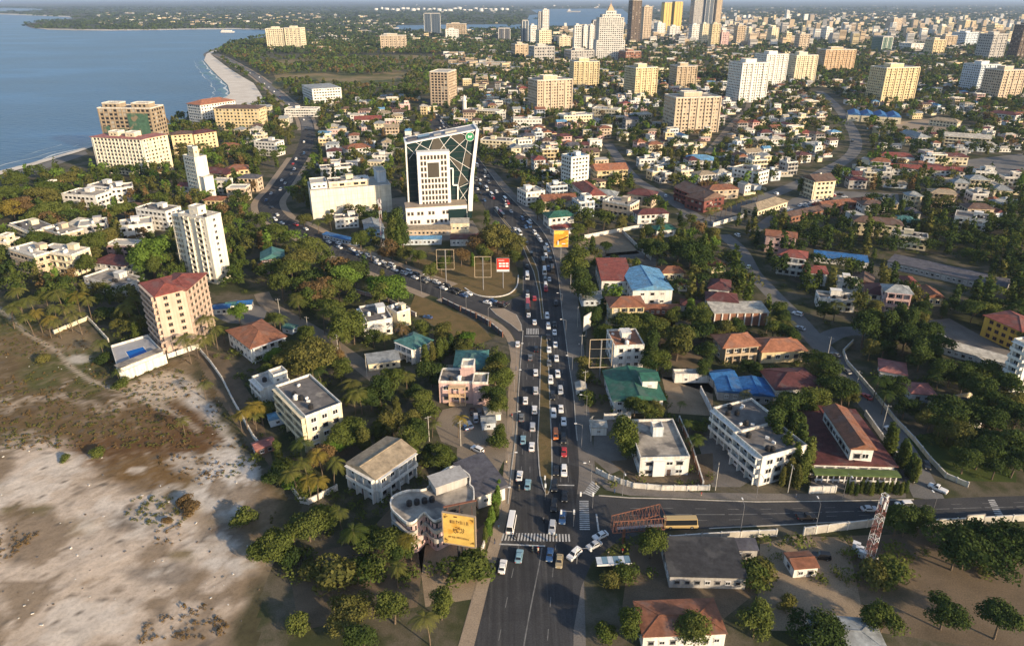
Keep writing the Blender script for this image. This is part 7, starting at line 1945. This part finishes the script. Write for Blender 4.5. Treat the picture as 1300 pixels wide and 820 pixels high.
for kind in SPEC:
    TREEM[kind] = []
    for vI in range(6 if kind in ('round', 'spread') else 4):
        lb = lobes_of(kind, rng); n, sz = SPEC[kind]
        q = leafcloud(rng, lb, n, sz)
        mb = MB()
        if kind != 'bush':
            rt = .028 if kind != 'column' else .014
            bend = Vector((rng.uniform(-.03, .03), rng.uniform(-.03, .03), .36))
            mb.bar((0, 0, 0), bend, rt, 0, 7, rt * .7)
            for l_ in lb[::3]: mb.bar(bend, (l_[0] * .8, l_[1] * .8, l_[2]), rt * .5, 0, 5, rt * .15)
            if kind == 'column': mb.bar(bend, (0, 0, .9), rt * .7, 0, 5, rt * .2)
        else:
            for l_ in lb[::2]: mb.bar((0, 0, 0), (l_[0] * .8, l_[1] * .8, l_[2]), .03, 0, 5, .008)
        TREEM[kind].append((fast_mesh('crown', q, C('leaf_mid')), mb.mesh('trunk', C('trunk'))))
def palm_quads(rng):
    out = []
    n = 17
    for i in range(n):
        t = 2 * PI * i / n + rng.uniform(-.2, .2); up = rng.uniform(-.15, 1.15); Lf = rng.uniform(.30, .42)
        dirx = np.array([math.cos(t), math.sin(t), 0]); side = np.array([-math.sin(t), math.cos(t), 0])
        pts = []
        for k in range(9):
            f = k / 8
            pts.append(np.array([0, 0, .93]) + dirx * Lf * f * (1 - .12 * max(0, -up)) + np.array([0, 0, 1]) * Lf * (up * .75 * f - (.55 + .35 * max(0, up)) * f * f))
        for k in range(8):
            a, b = pts[k], pts[k + 1]; m = (a + b) / 2; w_ = .075 * math.sin(PI * (k + .9) / 9.3) + .008
            for s in (-1, 1):
                for hf in (0, .5):
                    p0 = a + (b - a) * hf; p1 = a + (b - a) * (hf + .24)
                    tip = side * s * w_ + (b - a) * .9 + np.array([0, 0, -.35 * w_])
                    out.append([p0, p1, p1 + tip, p0 + tip * .97])
    return np.array(out)
TREEM['palm'] = []
for vI in range(6):
    q = palm_quads(rng); mb = MB(); bx, by = rng.uniform(-.1, .1), rng.uniform(-.1, .1)
    q[:, :, 0] += bx; q[:, :, 1] += by
    prev = (0, 0, 0)
    for k in range(1, 6):
        f = k / 5; p = (bx * f * f, by * f * f, .94 * f); mb.bar(prev, p, .02 - .008 * (k - 1) / 5, 0, 6, .02 - .008 * f); prev = p
    TREEM['palm'].append((fast_mesh('crown', q, C('leaf_palm')), mb.mesh('trunk', C('trunk'))))
KN = dict(round='round-crowned tree', spread='wide spreading tree', tall='tall full tree', column='slim columnar tree', bush='bush', palm='coconut palm')
MN = dict(leaf_dark='dark green', leaf_mid='green', leaf_bright='bright green', leaf_olive='olive green', leaf_brown='dry brown', leaf_gold='golden green', leaf_palm='yellowish green')
NT = 0
def tree(p, kind, h, lm, r_=None, wide=1.0, label=None, occr=None):
    global NT
    r_ = r_ or rnd
    cm, tm = TREEM[kind][r_.randrange(len(TREEM[kind]))]
    root = empty({'palm': 'palm_tree', 'bush': 'bush'}.get(kind, 'tree'), Vector((p.x, p.y, 0)), r_.uniform(0, 6.28)); root.scale = (h * wide * r_.uniform(.82, 1.2), h * wide * r_.uniform(.82, 1.2), h * r_.uniform(.9, 1.08))
    part('trunk' if kind != 'bush' else 'stems', tm, root); co_ = part('crown', cm, root); co_.material_slots[0].link = 'OBJECT'; co_.material_slots[0].material = C(lm)
    lab = label or f'{MN[lm]} {KN[kind]} near {near_all(p.x, p.y)}'
    tag(root, lab, {'palm': 'palm', 'bush': 'bush'}.get(kind, 'tree'), 'plants: ' + lab)
    occ(p.x, p.y, occr if occr else {'palm': 1.5, 'column': h * .09, 'bush': h * .35, 'tall': h * .16}.get(kind, h * .28)); NT += 1
    return root
def near_all(x, y): return min(LAND, key=lambda q: (q[0] - x) ** 2 + (q[1] - y) ** 2)[2]
D_, M_, Br, O_, Bn, G_, Pm = 'leaf_dark', 'leaf_mid', 'leaf_bright', 'leaf_olive', 'leaf_brown', 'leaf_gold', 'leaf_palm'
# crown centre pixel, kind, height, leaf
HAND = [(391, 667, 'spread', 8, M_), (372, 675, 'round', 7, M_), (410, 655, 'bush', 5, M_), (345, 692, 'spread', 8, M_), (332, 702, 'bush', 4, M_), (365, 705, 'bush', 4, D_), (492, 690, 'spread', 9, M_), (475, 680, 'round', 7, M_), (505, 700, 'round', 7, D_), (520, 679, 'palm', 8, G_), (449, 668, 'palm', 8, Pm), (430, 646, 'palm', 7, Pm), (374, 598, 'palm', 8, Pm), (401, 609, 'palm', 7, G_), (421, 588, 'palm', 9, Pm), (406, 576, 'palm', 9, G_), (388, 588, 'palm', 8, Pm), (392, 610, 'palm', 7, G_), (360, 590, 'bush', 5, M_), (345, 605, 'bush', 4, D_), (368, 612, 'bush', 4, Br), (388, 622, 'bush', 4, M_), (436, 553, 'round', 10, M_), (447, 546, 'round', 9, M_), (428, 560, 'round', 8, Br), (558, 578, 'spread', 7, M_), (546, 570, 'round', 6, D_), (567, 585, 'bush', 4, M_), (598, 712, 'bush', 6, M_), (588, 722, 'bush', 5, M_), (607, 722, 'bush', 4, M_), (503, 722, 'palm', 6, Pm), (465, 722, 'bush', 5, M_), (430, 730, 'bush', 6, O_), (395, 722, 'bush', 4, O_),
        (628, 641, 'column', 6, Br), (632, 631, 'column', 6, Br), (624, 655, 'column', 6, Br), (620, 669, 'column', 6, Br), (630, 648, 'column', 6, M_), (634, 622, 'column', 6, Br), (616, 680, 'column', 5, M_),
        (393, 449, 'spread', 13, O_), (380, 462, 'round', 9, O_), (410, 455, 'round', 9, M_), (437, 408, 'round', 13, M_), (430, 425, 'round', 9, M_), (448, 418, 'round', 9, M_), (409, 396, 'palm', 10, Pm), (378, 379, 'palm', 10, Pm), (348, 405, 'round', 7, M_), (457, 496, 'palm', 9, Pm), (449, 500, 'palm', 8, Pm), (482, 494, 'round', 9, D_), (470, 505, 'round', 8, D_), (515, 472, 'palm', 8, Pm), (498, 533, 'round', 9, O_), (488, 540, 'bush', 5, M_), (442, 541, 'round', 8, M_), (538, 507, 'round', 8, M_), (527, 500, 'round', 7, D_), (545, 520, 'bush', 5, M_), (548, 535, 'palm', 6, Pm), (581, 528, 'palm', 8, G_), (632, 461, 'round', 9, M_), (635, 482, 'round', 9, M_), (628, 472, 'round', 8, O_), (632, 512, 'round', 9, M_), (626, 500, 'round', 8, D_), (635, 546, 'round', 6, M_), (632, 560, 'bush', 4, M_), (540, 452, 'column', 9, M_), (549, 450, 'column', 9, O_), (558, 446, 'column', 10, M_), (565, 441, 'column', 9, M_), (573, 438, 'column', 9, D_), (581, 434, 'column', 9, O_), (589, 431, 'column', 8, O_), (596, 430, 'column', 7, O_), (487, 422, 'palm', 8, Pm), (330, 513, 'palm', 8, G_), (310, 521, 'palm', 8, G_), (318, 512, 'palm', 8, G_), (303, 525, 'palm', 7, G_), (322, 524, 'palm', 7, Pm), (336, 520, 'bush', 5, M_),
        (162, 388, 'palm', 11, Pm), (236, 429, 'palm', 11, Pm), (266, 406, 'palm', 11, Pm), (259, 427, 'palm', 10, Pm), (248, 432, 'palm', 8, Pm), (272, 418, 'palm', 9, Pm), (127, 433, 'palm', 8, Pm), (257, 485, 'palm', 7, Pm), (231, 533, 'palm', 6, O_), (25, 384, 'palm', 10, Pm), (46, 395, 'palm', 10, G_), (66, 389, 'palm', 11, Pm), (84, 391, 'palm', 11, Pm), (58, 404, 'palm', 9, G_), (96, 394, 'palm', 11, Pm), (10, 390, 'palm', 10, Pm), (36, 402, 'palm', 9, Pm), (75, 372, 'palm', 12, Pm), (55, 370, 'palm', 11, Pm), (20, 368, 'palm', 11, Pm), (95, 372, 'palm', 12, G_), (40, 380, 'palm', 10, Pm), (110, 380, 'palm', 10, Pm), (72, 408, 'palm', 8, Pm), (148, 470, 'palm', 6, M_), (152, 488, 'bush', 4, M_), (130, 455, 'bush', 4, D_), (150, 400, 'bush', 5, O_), (172, 408, 'bush', 5, O_), (135, 395, 'bush', 5, D_), (310, 658, 'bush', 4, M_), (53, 455, 'bush', 3, O_), (120, 575, 'bush', 3, M_), (82, 582, 'bush', 2, M_), (242, 645, 'bush', 3, Bn), (232, 636, 'bush', 2.5, Bn), (212, 660, 'bush', 1.6, Bn),
        (190, 322, 'round', 17, Br), (178, 332, 'round', 12, Br), (200, 335, 'round', 11, M_), (157, 266, 'spread', 12, M_), (107, 333, 'round', 11, M_), (63, 268, 'spread', 12, M_), (30, 258, 'spread', 12, Bn), (15, 263, 'spread', 12, G_), (46, 303, 'spread', 11, M_), (50, 250, 'spread', 13, O_), (8, 245, 'spread', 12, M_), (90, 225, 'spread', 11, O_), (20, 228, 'spread', 11, M_), (60, 238, 'spread', 12, M_), (120, 310, 'round', 11, M_), (135, 300, 'round', 11, O_), (80, 310, 'round', 11, D_),
        (492, 362, 'spread', 12, Br), (480, 372, 'round', 10, M_), (505, 372, 'round', 9, M_), (439, 353, 'round', 12, Br), (430, 365, 'round', 10, M_), (406, 364, 'spread', 11, Bn), (371, 346, 'spread', 12, M_), (394, 311, 'spread', 13, M_), (449, 344, 'round', 10, D_), (380, 330, 'spread', 11, O_), (357, 362, 'round', 10, M_), (348, 293, 'spread', 12, M_), (378, 371, 'palm', 9, Pm), (503, 286, 'tall', 17, D_), (498, 292, 'tall', 14, M_), (510, 292, 'tall', 14, D_), (457, 305, 'round', 9, M_), (386, 278, 'round', 9, O_), (419, 275, 'palm', 9, Pm), (403, 280, 'palm', 9, M_), (470, 313, 'palm', 8, Pm), (531, 326, 'round', 8, M_), (546, 343, 'round', 8, M_), (515, 322, 'round', 8, O_), (498, 321, 'round', 7, Bn), (485, 320, 'round', 6, Bn), (560, 335, 'round', 8, M_), (570, 328, 'column', 8, M_), (632, 300, 'spread', 14, O_), (645, 306, 'spread', 12, O_), (618, 304, 'spread', 12, Bn), (600, 330, 'column', 8, Br), (585, 322, 'round', 9, Bn), (615, 322, 'round', 9, M_), (650, 318, 'round', 9, O_), (655, 326, 'round', 7, M_),
        (731, 333, 'round', 14, M_), (725, 345, 'round', 10, M_), (738, 350, 'round', 10, D_), (741, 367, 'round', 10, D_), (733, 322, 'tall', 12, M_), (683, 264, 'round', 11, D_), (769, 313, 'round', 6, D_), (752, 313, 'column', 10, D_), (767, 278, 'palm', 9, Pm), (747, 286, 'round', 9, O_), (735, 290, 'round', 9, M_), (790, 283, 'round', 8, O_), (823, 292, 'round', 9, D_), (835, 318, 'round', 12, D_), (820, 312, 'round', 10, D_), (878, 318, 'spread', 14, D_), (862, 312, 'round', 12, M_), (893, 326, 'round', 10, D_), (904, 298, 'round', 10, O_), (840, 330, 'palm', 8, D_), (861, 434, 'round', 11, O_), (855, 440, 'bush', 5, M_), (828, 437, 'tall', 12, D_), (824, 456, 'round', 9, D_), (835, 455, 'round', 9, M_), (752, 404, 'round', 9, D_), (760, 396, 'round', 7, M_), (818, 520, 'spread', 8, M_), (806, 515, 'round', 7, M_), (830, 518, 'round', 7, O_), (792, 552, 'round', 11, M_), (798, 565, 'round', 8, M_), (889, 404, 'round', 10, M_), (880, 400, 'round', 8, D_), (896, 446, 'round', 8, D_), (894, 466, 'round', 7, D_), (876, 535, 'palm', 6, M_), (881, 555, 'palm', 7, M_), (884, 540, 'bush', 4, M_), (945, 498, 'palm', 6, O_), (938, 416, 'round', 5, O_), (947, 465, 'round', 6, D_), (960, 470, 'round', 6, D_), (745, 480, 'bush', 4, O_), (748, 505, 'bush', 4, M_), (742, 460, 'bush', 4, O_), (864, 510, 'palm', 4, M_),
        (827, 688, 'round', 8, M_), (793, 726, 'bush', 3.5, M_), (778, 738, 'bush', 3.5, O_), (860, 694, 'bush', 3, M_), (955, 727, 'bush', 5, M_), (964, 722, 'bush', 4, O_),
        (985, 560, 'column', 13, D_), (992, 548, 'column', 14, D_), (998, 575, 'column', 12, M_), (1005, 555, 'column', 13, D_), (1010, 585, 'column', 12, M_), (1016, 568, 'column', 13, D_), (1020, 595, 'column', 11, M_), (1026, 580, 'column', 12, M_), (1003, 600, 'column', 9, O_), (994, 605, 'column', 7, O_), (1012, 607, 'column', 8, O_), (985, 540, 'tall', 14, D_), (1000, 530, 'tall', 14, D_), (1013, 545, 'tall', 12, D_), (990, 520, 'tall', 13, D_), (1007, 511, 'round', 11, D_), (1036, 503, 'round', 10, M_), (1022, 508, 'round', 10, M_), (1072, 494, 'round', 9, D_), (1060, 488, 'round', 9, D_), (1055, 472, 'round', 9, D_), (1080, 502, 'round', 7, O_), (1130, 556, 'column', 10, D_), (1133, 562, 'column', 9, M_), (1148, 574, 'column', 10, D_), (1151, 580, 'column', 9, M_), (1159, 591, 'column', 9, D_), (1163, 600, 'column', 8, M_),
        (1140, 659, 'round', 8, D_), (1150, 664, 'round', 7, D_), (1169, 661, 'round', 8, D_), (1162, 655, 'round', 7, M_), (1230, 693, 'spread', 11, D_), (1215, 700, 'round', 9, D_), (1279, 694, 'spread', 11, D_), (1296, 700, 'round', 10, D_), (1114, 724, 'bush', 5, O_), (1130, 728, 'bush', 5, M_), (1222, 555, 'spread', 9, O_), (1261, 567, 'spread', 11, D_), (1245, 575, 'round', 9, M_), (982, 418, 'round', 8, M_), (1099, 415, 'round', 13, D_), (1108, 408, 'round', 11, M_), (1130, 410, 'tall', 13, D_), (1142, 402, 'tall', 13, D_), (1155, 412, 'tall', 12, D_), (1165, 425, 'round', 11, D_), (1150, 430, 'round', 10, D_), (1178, 418, 'round', 11, D_), (1190, 440, 'round', 9, D_), (1170, 450, 'round', 10, D_), (1211, 463, 'palm', 9, D_), (1225, 478, 'round', 9, D_), (1195, 470, 'round', 10, D_), (1182, 530, 'round', 8, O_), (1195, 535, 'round', 8, M_), (1205, 545, 'round', 7, M_), (1150, 515, 'round', 8, D_), (1136, 490, 'round', 9, D_), (1125, 500, 'palm', 8, D_), (1115, 480, 'palm', 9, D_), (1250, 500, 'round', 11, D_), (1270, 515, 'round', 11, D_), (1290, 530, 'round', 11, D_), (1280, 490, 'round', 10, D_), (1255, 535, 'round', 10, D_), (1285, 560, 'round', 10, D_), (1240, 520, 'round', 9, D_), (1265, 590, 'round', 8, D_), (1290, 585, 'round', 9, D_), (1240, 490, 'round', 9, D_)]
for i in range(13): HAND.append((1075 + i * 6.3, 618 + (i % 3) * 1.5, 'column', 4.5, M_ if i % 2 else D_))
for i in range(11): HAND.append((897 + i * 6.5, 268 - i * 2.4, 'palm', 8, Pm if i % 3 else O_))
for u, v, kind, h, lm in HAND:
    f = .93 if kind == 'palm' else (.45 if kind in ('bush', 'column') else .62)
    h *= {'palm': 1.1, 'column': 1.05, 'bush': 1.15}.get(kind, 1.22 if v < 500 else 1.06)
    p = P(u, v, h * f)
    tree(p, kind, h, lm, wide=1.35 if kind == 'bush' else (1.35 if kind == 'column' and h > 8.2 else 1.25 if kind == 'column' else 1.0))
# verge planting under the picture's lower border, which the photograph cuts off
for u, v, kind, h, lm in [(560, 770, 'round', 8, M_), (500, 775, 'round', 8, M_), (440, 780, 'spread', 8, O_), (380, 790, 'bush', 5, M_), (545, 800, 'palm', 9, Pm), (460, 812, 'round', 8, D_), (800, 790, 'round', 8, M_), (770, 800, 'bush', 5, M_), (880, 800, 'round', 8, M_), (960, 790, 'round', 9, M_), (1040, 800, 'spread', 9, D_), (1120, 790, 'round', 9, M_), (1200, 780, 'round', 9, D_), (1270, 790, 'round', 10, D_), (1000, 765, 'bush', 4, O_)]:
    tree(P(u, v, h * .5), kind, h, lm)
shed('long house with rust roof behind the corner shelter', 860, 800, 18, 9, 4, .05, 'white', 'rust', 'house', 'house', 'hip')
shed('white cottage with grey roof south of the mast yard', 1070, 820, 14, 8, 4, -.1, 'white', 'tin', 'house', 'house', 'hip')
# scattered trees
def tree_zone(u, v):
    """how leafy this spot of the picture is, 0..1"""
    f = .85
    if 640 < u < 1060 and 115 < v < 260: f = .75
    if u < 400 and v > 190: f = .9
    if u > 930 and v > 290: f = .95
    if 330 < u < 650 and 66 < v < 120: f = .9
    if 340 < u < 620 and 110 < v < 200: f = .9
    if v < 66 and 620 < u < 960: f = .35
    if v < 75 and u >= 960: f = .45
    return f
pts = []
tries = 0
while tries < 130000 and len(pts) < 10500:
    tries += 1
    # rows of the picture weighted so that trees spread evenly over the land
    v = 1 / (1 / 620 + (1 / 54 - 1 / 620) * rnd.random())
    u = rnd.uniform(-30, 1330)
    if rnd.random() > tree_zone(u, v): continue
    p = P(u, v)
    if u < 345 and not inside(p.x, p.y, land): continue
    if u < 130 and v < 225: continue
    if u < 262 and v < 140: continue
    if 330 < u < 650 and 66 < v < 120 and mnoise.noise(Vector((p.x * .006, p.y * .006, 0))) < -.08: continue
    r = rnd.uniform(2.2, 3.6) * (1 if v > 110 else 1.3) * (.72 if u > 930 and v > 265 else 1)
    if v > 445 and not (u > 1000 or 330 < u < 600) : continue
    if v > 445 and rnd.random() < .4: continue
    if not free(p.x, p.y, r, 16): continue
    occ(p.x, p.y, r * .75)
    pts.append((p, u, v, r))
pts.sort(key=lambda q: -q[2])
def pick_leaf(u, v):
    if u > 930 and v > 250: return rnd.choice([D_, D_, D_, M_, M_, O_])
    return rnd.choice([D_, M_, M_, M_, O_, O_, Br, Bn if rnd.random() < .5 else M_])
NI = max(0, min(len(pts), 110))
for p, u, v, r in pts[:NI]:
    tree(p, rnd.choice(['round', 'round', 'spread', 'tall', 'palm']), rnd.uniform(7, 11), pick_leaf(u, v))
LOBE = {k: [lobes_of(k, rng) for _ in range(6)] for k in ('round', 'spread', 'tall', 'column')}
chunks = {}
for p, u, v, r in pts[NI:]:
    lm = pick_leaf(u, v); kind = rnd.choice(['round', 'round', 'spread', 'tall', 'round', 'column' if v > 200 else 'round']) if not (u > 930 and v > 265) else rnd.choice(['column', 'column', 'round', 'tall', 'spread'])
    n = 400 if v > 260 else (210 if v > 170 else (90 if v > 110 else 32))
    sz = {400: .047, 210: .062, 90: .095, 32: .15}[n]
    if kind == 'column': n = n // 2
    q = leafcloud(rng, LOBE[kind][rnd.randrange(6)], n, sz, .45, .05)
    h = rnd.uniform(7, 12) * (1 if v > 110 else 1.15)
    ca, sa = math.cos(rnd.random() * 6.28), math.sin(rnd.random() * 6.28)
    if kind == 'column': h *= 1.35; q[:, :, :2] *= 1.3
    q = q * h
    q[:, :, 0] += p.x; q[:, :, 1] += p.y
    chunks.setdefault(lm, []).append(q)
for lm, qs in chunks.items():
    o = put(bpy.data.objects.new('tree_canopy', fast_mesh('tree_canopy', np.concatenate(qs), C(lm))))
    tag(o, f'{MN[lm]} tree canopy massed between the far houses', 'trees', kind='stuff')
# low undergrowth between the near trees
qs = []
for i in range(2600):
    v = 300 + 440 * rnd.random() ** 1.2; u = rnd.uniform(-10, 1310)
    p = P(u, v)
    if not free(p.x, p.y, .8, 12): continue
    if inside(p.x, p.y, lot): continue
    h = rnd.uniform(.9, 3.0)
    q = leafcloud(rng, [(rnd.uniform(-.5, .5), rnd.uniform(-.5, .5), .35, .6, .6, .5) for _ in range(4)], 60, .14) * h
    q[:, :, 0] += p.x; q[:, :, 1] += p.y; qs.append(q)
o = put(bpy.data.objects.new('undergrowth', fast_mesh('undergrowth', np.concatenate(qs), C('leaf_mid')))); tag(o, 'low shrubs and weeds growing between the gardens', 'shrubs', kind='stuff')
# dry tufts and litter on the sandy lot
for nm, lm, cnt, lab in (('dry_tufts', 'leaf_olive', 900, 'dry olive weeds dotted over the sandy lot'), ('brown_tufts', 'leaf_brown', 700, 'brown dead scrub dotted over the sandy lot')):
    qs = []
    while len(qs) < cnt:
        u = rnd.uniform(-10, 350); v = rnd.uniform(395, 815); p = P(u, v)
        if not inside(p.x, p.y, lot): continue
        nz = mnoise.noise(Vector((p.x * .05, p.y * .05, 1 if lm == 'leaf_olive' else 7)))
        if nz < .02 + (.3 if v > 570 else -.15): continue
        h = rnd.uniform(.25, .8) * (1.3 if rnd.random() < .1 else 1)
        q = leafcloud(rng, [(0, 0, .3, .7, .7, .45), (rnd.uniform(-.8, .8), rnd.uniform(-.8, .8), .25, .6, .6, .35)], 22, .26) * h
        q[:, :, 0] += p.x; q[:, :, 1] += p.y; q[:, :, 2] += .12; qs.append(q)
    o = put(bpy.data.objects.new(nm, fast_mesh(nm, np.concatenate(qs), C(lm)))); tag(o, lab, 'weeds', kind='stuff')
mb = MB()
for i in range(130):
    u = rnd.uniform(0, 350); v = rnd.uniform(400, 812); p = P(u, v)
    if not inside(p.x, p.y, lot): continue
    z = rnd.uniform(.1, .32); M = Matrix.Translation(p + Vector((0, 0, .1))) @ Matrix.Rotation(rnd.uniform(0, 6), 4, 'Z') @ Matrix.Rotation(rnd.uniform(-.4, .4), 4, 'X')
    mb.box(-z, z, -z * .6, z * .6, 0, z * .6, rnd.choice([0, 0, 1, 2]), M)
o = mb.build('rubble', [C('stone_white'), C('concrete_dark'), C('trunk')]); tag(o, 'stones and litter strewn over the sandy lot', 'rubble', kind='stuff')
# far woods: small tufts out to the haze
qs = []; n = 0
for i in range(8000):
    v = 9 + 60 * rnd.random() ** 1.3; u = rnd.uniform(-40, 1340)
    p = P(u, v)
    if not inside(p.x, p.y, land): continue
    if 720 < u < 960 and v > 20 and rnd.random() < .75: continue
    if u > 960 and v > 24 and rnd.random() < .25: continue
    s = mpp(v)
    if not free(p.x, p.y, 3, 60): continue
    hh = rnd.uniform(8, 13) * (1 + .0); wd = max(9, s * rnd.uniform(2.5, 5))
    q = leafcloud(rng, [(0, 0, .5, 1, 1, .5), (.8, .2, .4, .8, .8, .45), (-.7, .1, .45, .8, .8, .4)], 12, .46, .5, 0)
    q[:, :, 0] *= wd; q[:, :, 1] *= wd; q[:, :, 2] *= hh
    q[:, :, 0] += p.x; q[:, :, 1] += p.y; qs.append(q)
o = put(bpy.data.objects.new('far_woods', fast_mesh('far_woods', np.concatenate(qs), C('leaf_dark')))); tag(o, 'hazy distant woods stretching to the horizon', 'woods', kind='stuff')
# far town: thousands of roofs and blocks beyond counting
FM = ['wall_white', 'wall_cream', 'wall_beige', 'wall_tan', 'wall_yellow', 'wall_grey', 'roof_tin', 'roof_rust', 'glass']
mb = MB()
for i in range(4200):
    z = rnd.random()
    if z < .42: u, v = rnd.uniform(900, 1330), 16 + 74 * rnd.random() ** 1.1
    elif z < .7: u, v = rnd.uniform(700, 960), 26 + 78 * rnd.random()
    elif z < .82: u, v = rnd.uniform(560, 720), 46 + 60 * rnd.random()
    elif z < .9: u, v = rnd.uniform(390, 640), 30 + 38 * rnd.random()
    elif z < .95: u, v = rnd.uniform(120, 480), 17 + 16 * rnd.random()
    else: u, v = rnd.uniform(500, 1300), 7 + 10 * rnd.random()
    p = P(u, v)
    if not inside(p.x, p.y, land): continue
    if not free(p.x, p.y, 5, 60): continue
    s = mpp(v)
    dense = u > 930 and 24 < v < 62
    h = rnd.choice([4, 5, 7, 7, 10]) if not dense else rnd.choice([4, 4, 6, 6, 9, 12, 16, 24, 38])
    if 700 < u < 960 and v < 60: h = rnd.choice([5, 8, 12, 18, 24])
    w_ = rnd.uniform(10, 22) + s * rnd.uniform(0, 1.6); d_ = rnd.uniform(9, 18)
    occ(p.x, p.y, w_ * .4)
    M = Matrix.Translation(p) @ Matrix.Rotation(rnd.uniform(-.3, .3), 4, 'Z')
    m = rnd.choice([0, 0, 1, 2, 2, 3, 3, 4, 5, 5])
    mb.box(0, w_, 0, d_, 0, h, m, M)
    if h <= 7: mb.box(-.4, w_ + .4, -.4, d_ + .4, h, h + .7, rnd.choice([6, 6, 7, 2, 3]), M)
    if v > 40:
        for k in range(max(1, int(h / 4))): mb.box(.8, w_ - .8, -.15, 0, 1.2 + k * 4, 2.8 + k * 4, 8, M) if rnd.random() < .7 else None
o = mb.build('far_town', [C(k) for k in FM]); tag(o, 'dense hazy far town of low roofs and blocks', 'town', kind='stuff')

# ================================================================== HAZE
mb = MB(); mb.box(-64000, 64000, -900, 46500, -5, 190)
hz_ = mb.build('haze', None if False else []); hz_['kind'] = 'stuff'
hm = bpy.data.materials.new('haze'); hm.use_nodes = True
N = hm.node_tree.nodes; N.clear()
pv = N.new('ShaderNodeVolumePrincipled'); ho = N.new('ShaderNodeOutputMaterial')
pv.inputs['Color'].default_value = (.50, .66, .95, 1); pv.inputs['Density'].default_value = 5.2e-5; pv.inputs['Anisotropy'].default_value = .1
hm.node_tree.links.new(pv.outputs[0], ho.inputs['Volume'])
hz_.data.materials.append(hm)
# tell look-alikes apart by counting outwards from what they stand by
ORD = ['nearest to', 'second nearest to', 'third nearest to', 'fourth nearest to', 'fifth nearest to', 'sixth nearest to', 'seventh nearest to', 'eighth nearest to', 'ninth nearest to', 'tenth nearest to', 'eleventh nearest to', 'twelfth nearest to', 'thirteenth nearest to', 'fourteenth nearest to', 'fifteenth nearest to']
SHORT = {q[2]: (q[0], q[1]) for q in LAND}
bylab = {}
for o in COL.objects:
    if o.parent is None and 'label' in o and 'group' in o: bylab.setdefault(o['label'], []).append(o)
crossing = P(685, 682)
for lab, os_ in bylab.items():
    if ' near ' in lab:
        head, short = lab.split(' near ', 1)
        c = SHORT.get(short)
        if c is None: continue
        os_.sort(key=lambda o: (o.location.x - c[0]) ** 2 + (o.location.y - c[1]) ** 2)
        if len(os_) > 1:
            for k, o in enumerate(os_):
                if k < len(ORD): o['label'] = f'{head} {ORD[k]} {short}'
                o['group'] = 'look-alikes: ' + lab
    elif len(os_) > 1 and ('main road' in lab or 'branch road' in lab):
        os_.sort(key=lambda o: (o.location.x - crossing.x) ** 2 + (o.location.y - crossing.y) ** 2)
        for k, o in enumerate(os_):
            if k < len(ORD): o['label'] = ' '.join(lab.split()[:12]) + ', ' + ('first' if k == 0 else ORD[k].split()[0]) + ' from zebra'
for o in COL.objects:
    if o.parent is None and 'label' in o and len(o['label'].split()) > 16: o['label'] = ' '.join(o['label'].split()[:16])
print('BUILT', len(bpy.data.objects), 'objects', NT, 'trees', NH, 'houses', len(pts), 'scatter', sum(len(m.polygons) for m in bpy.data.meshes), 'faces')
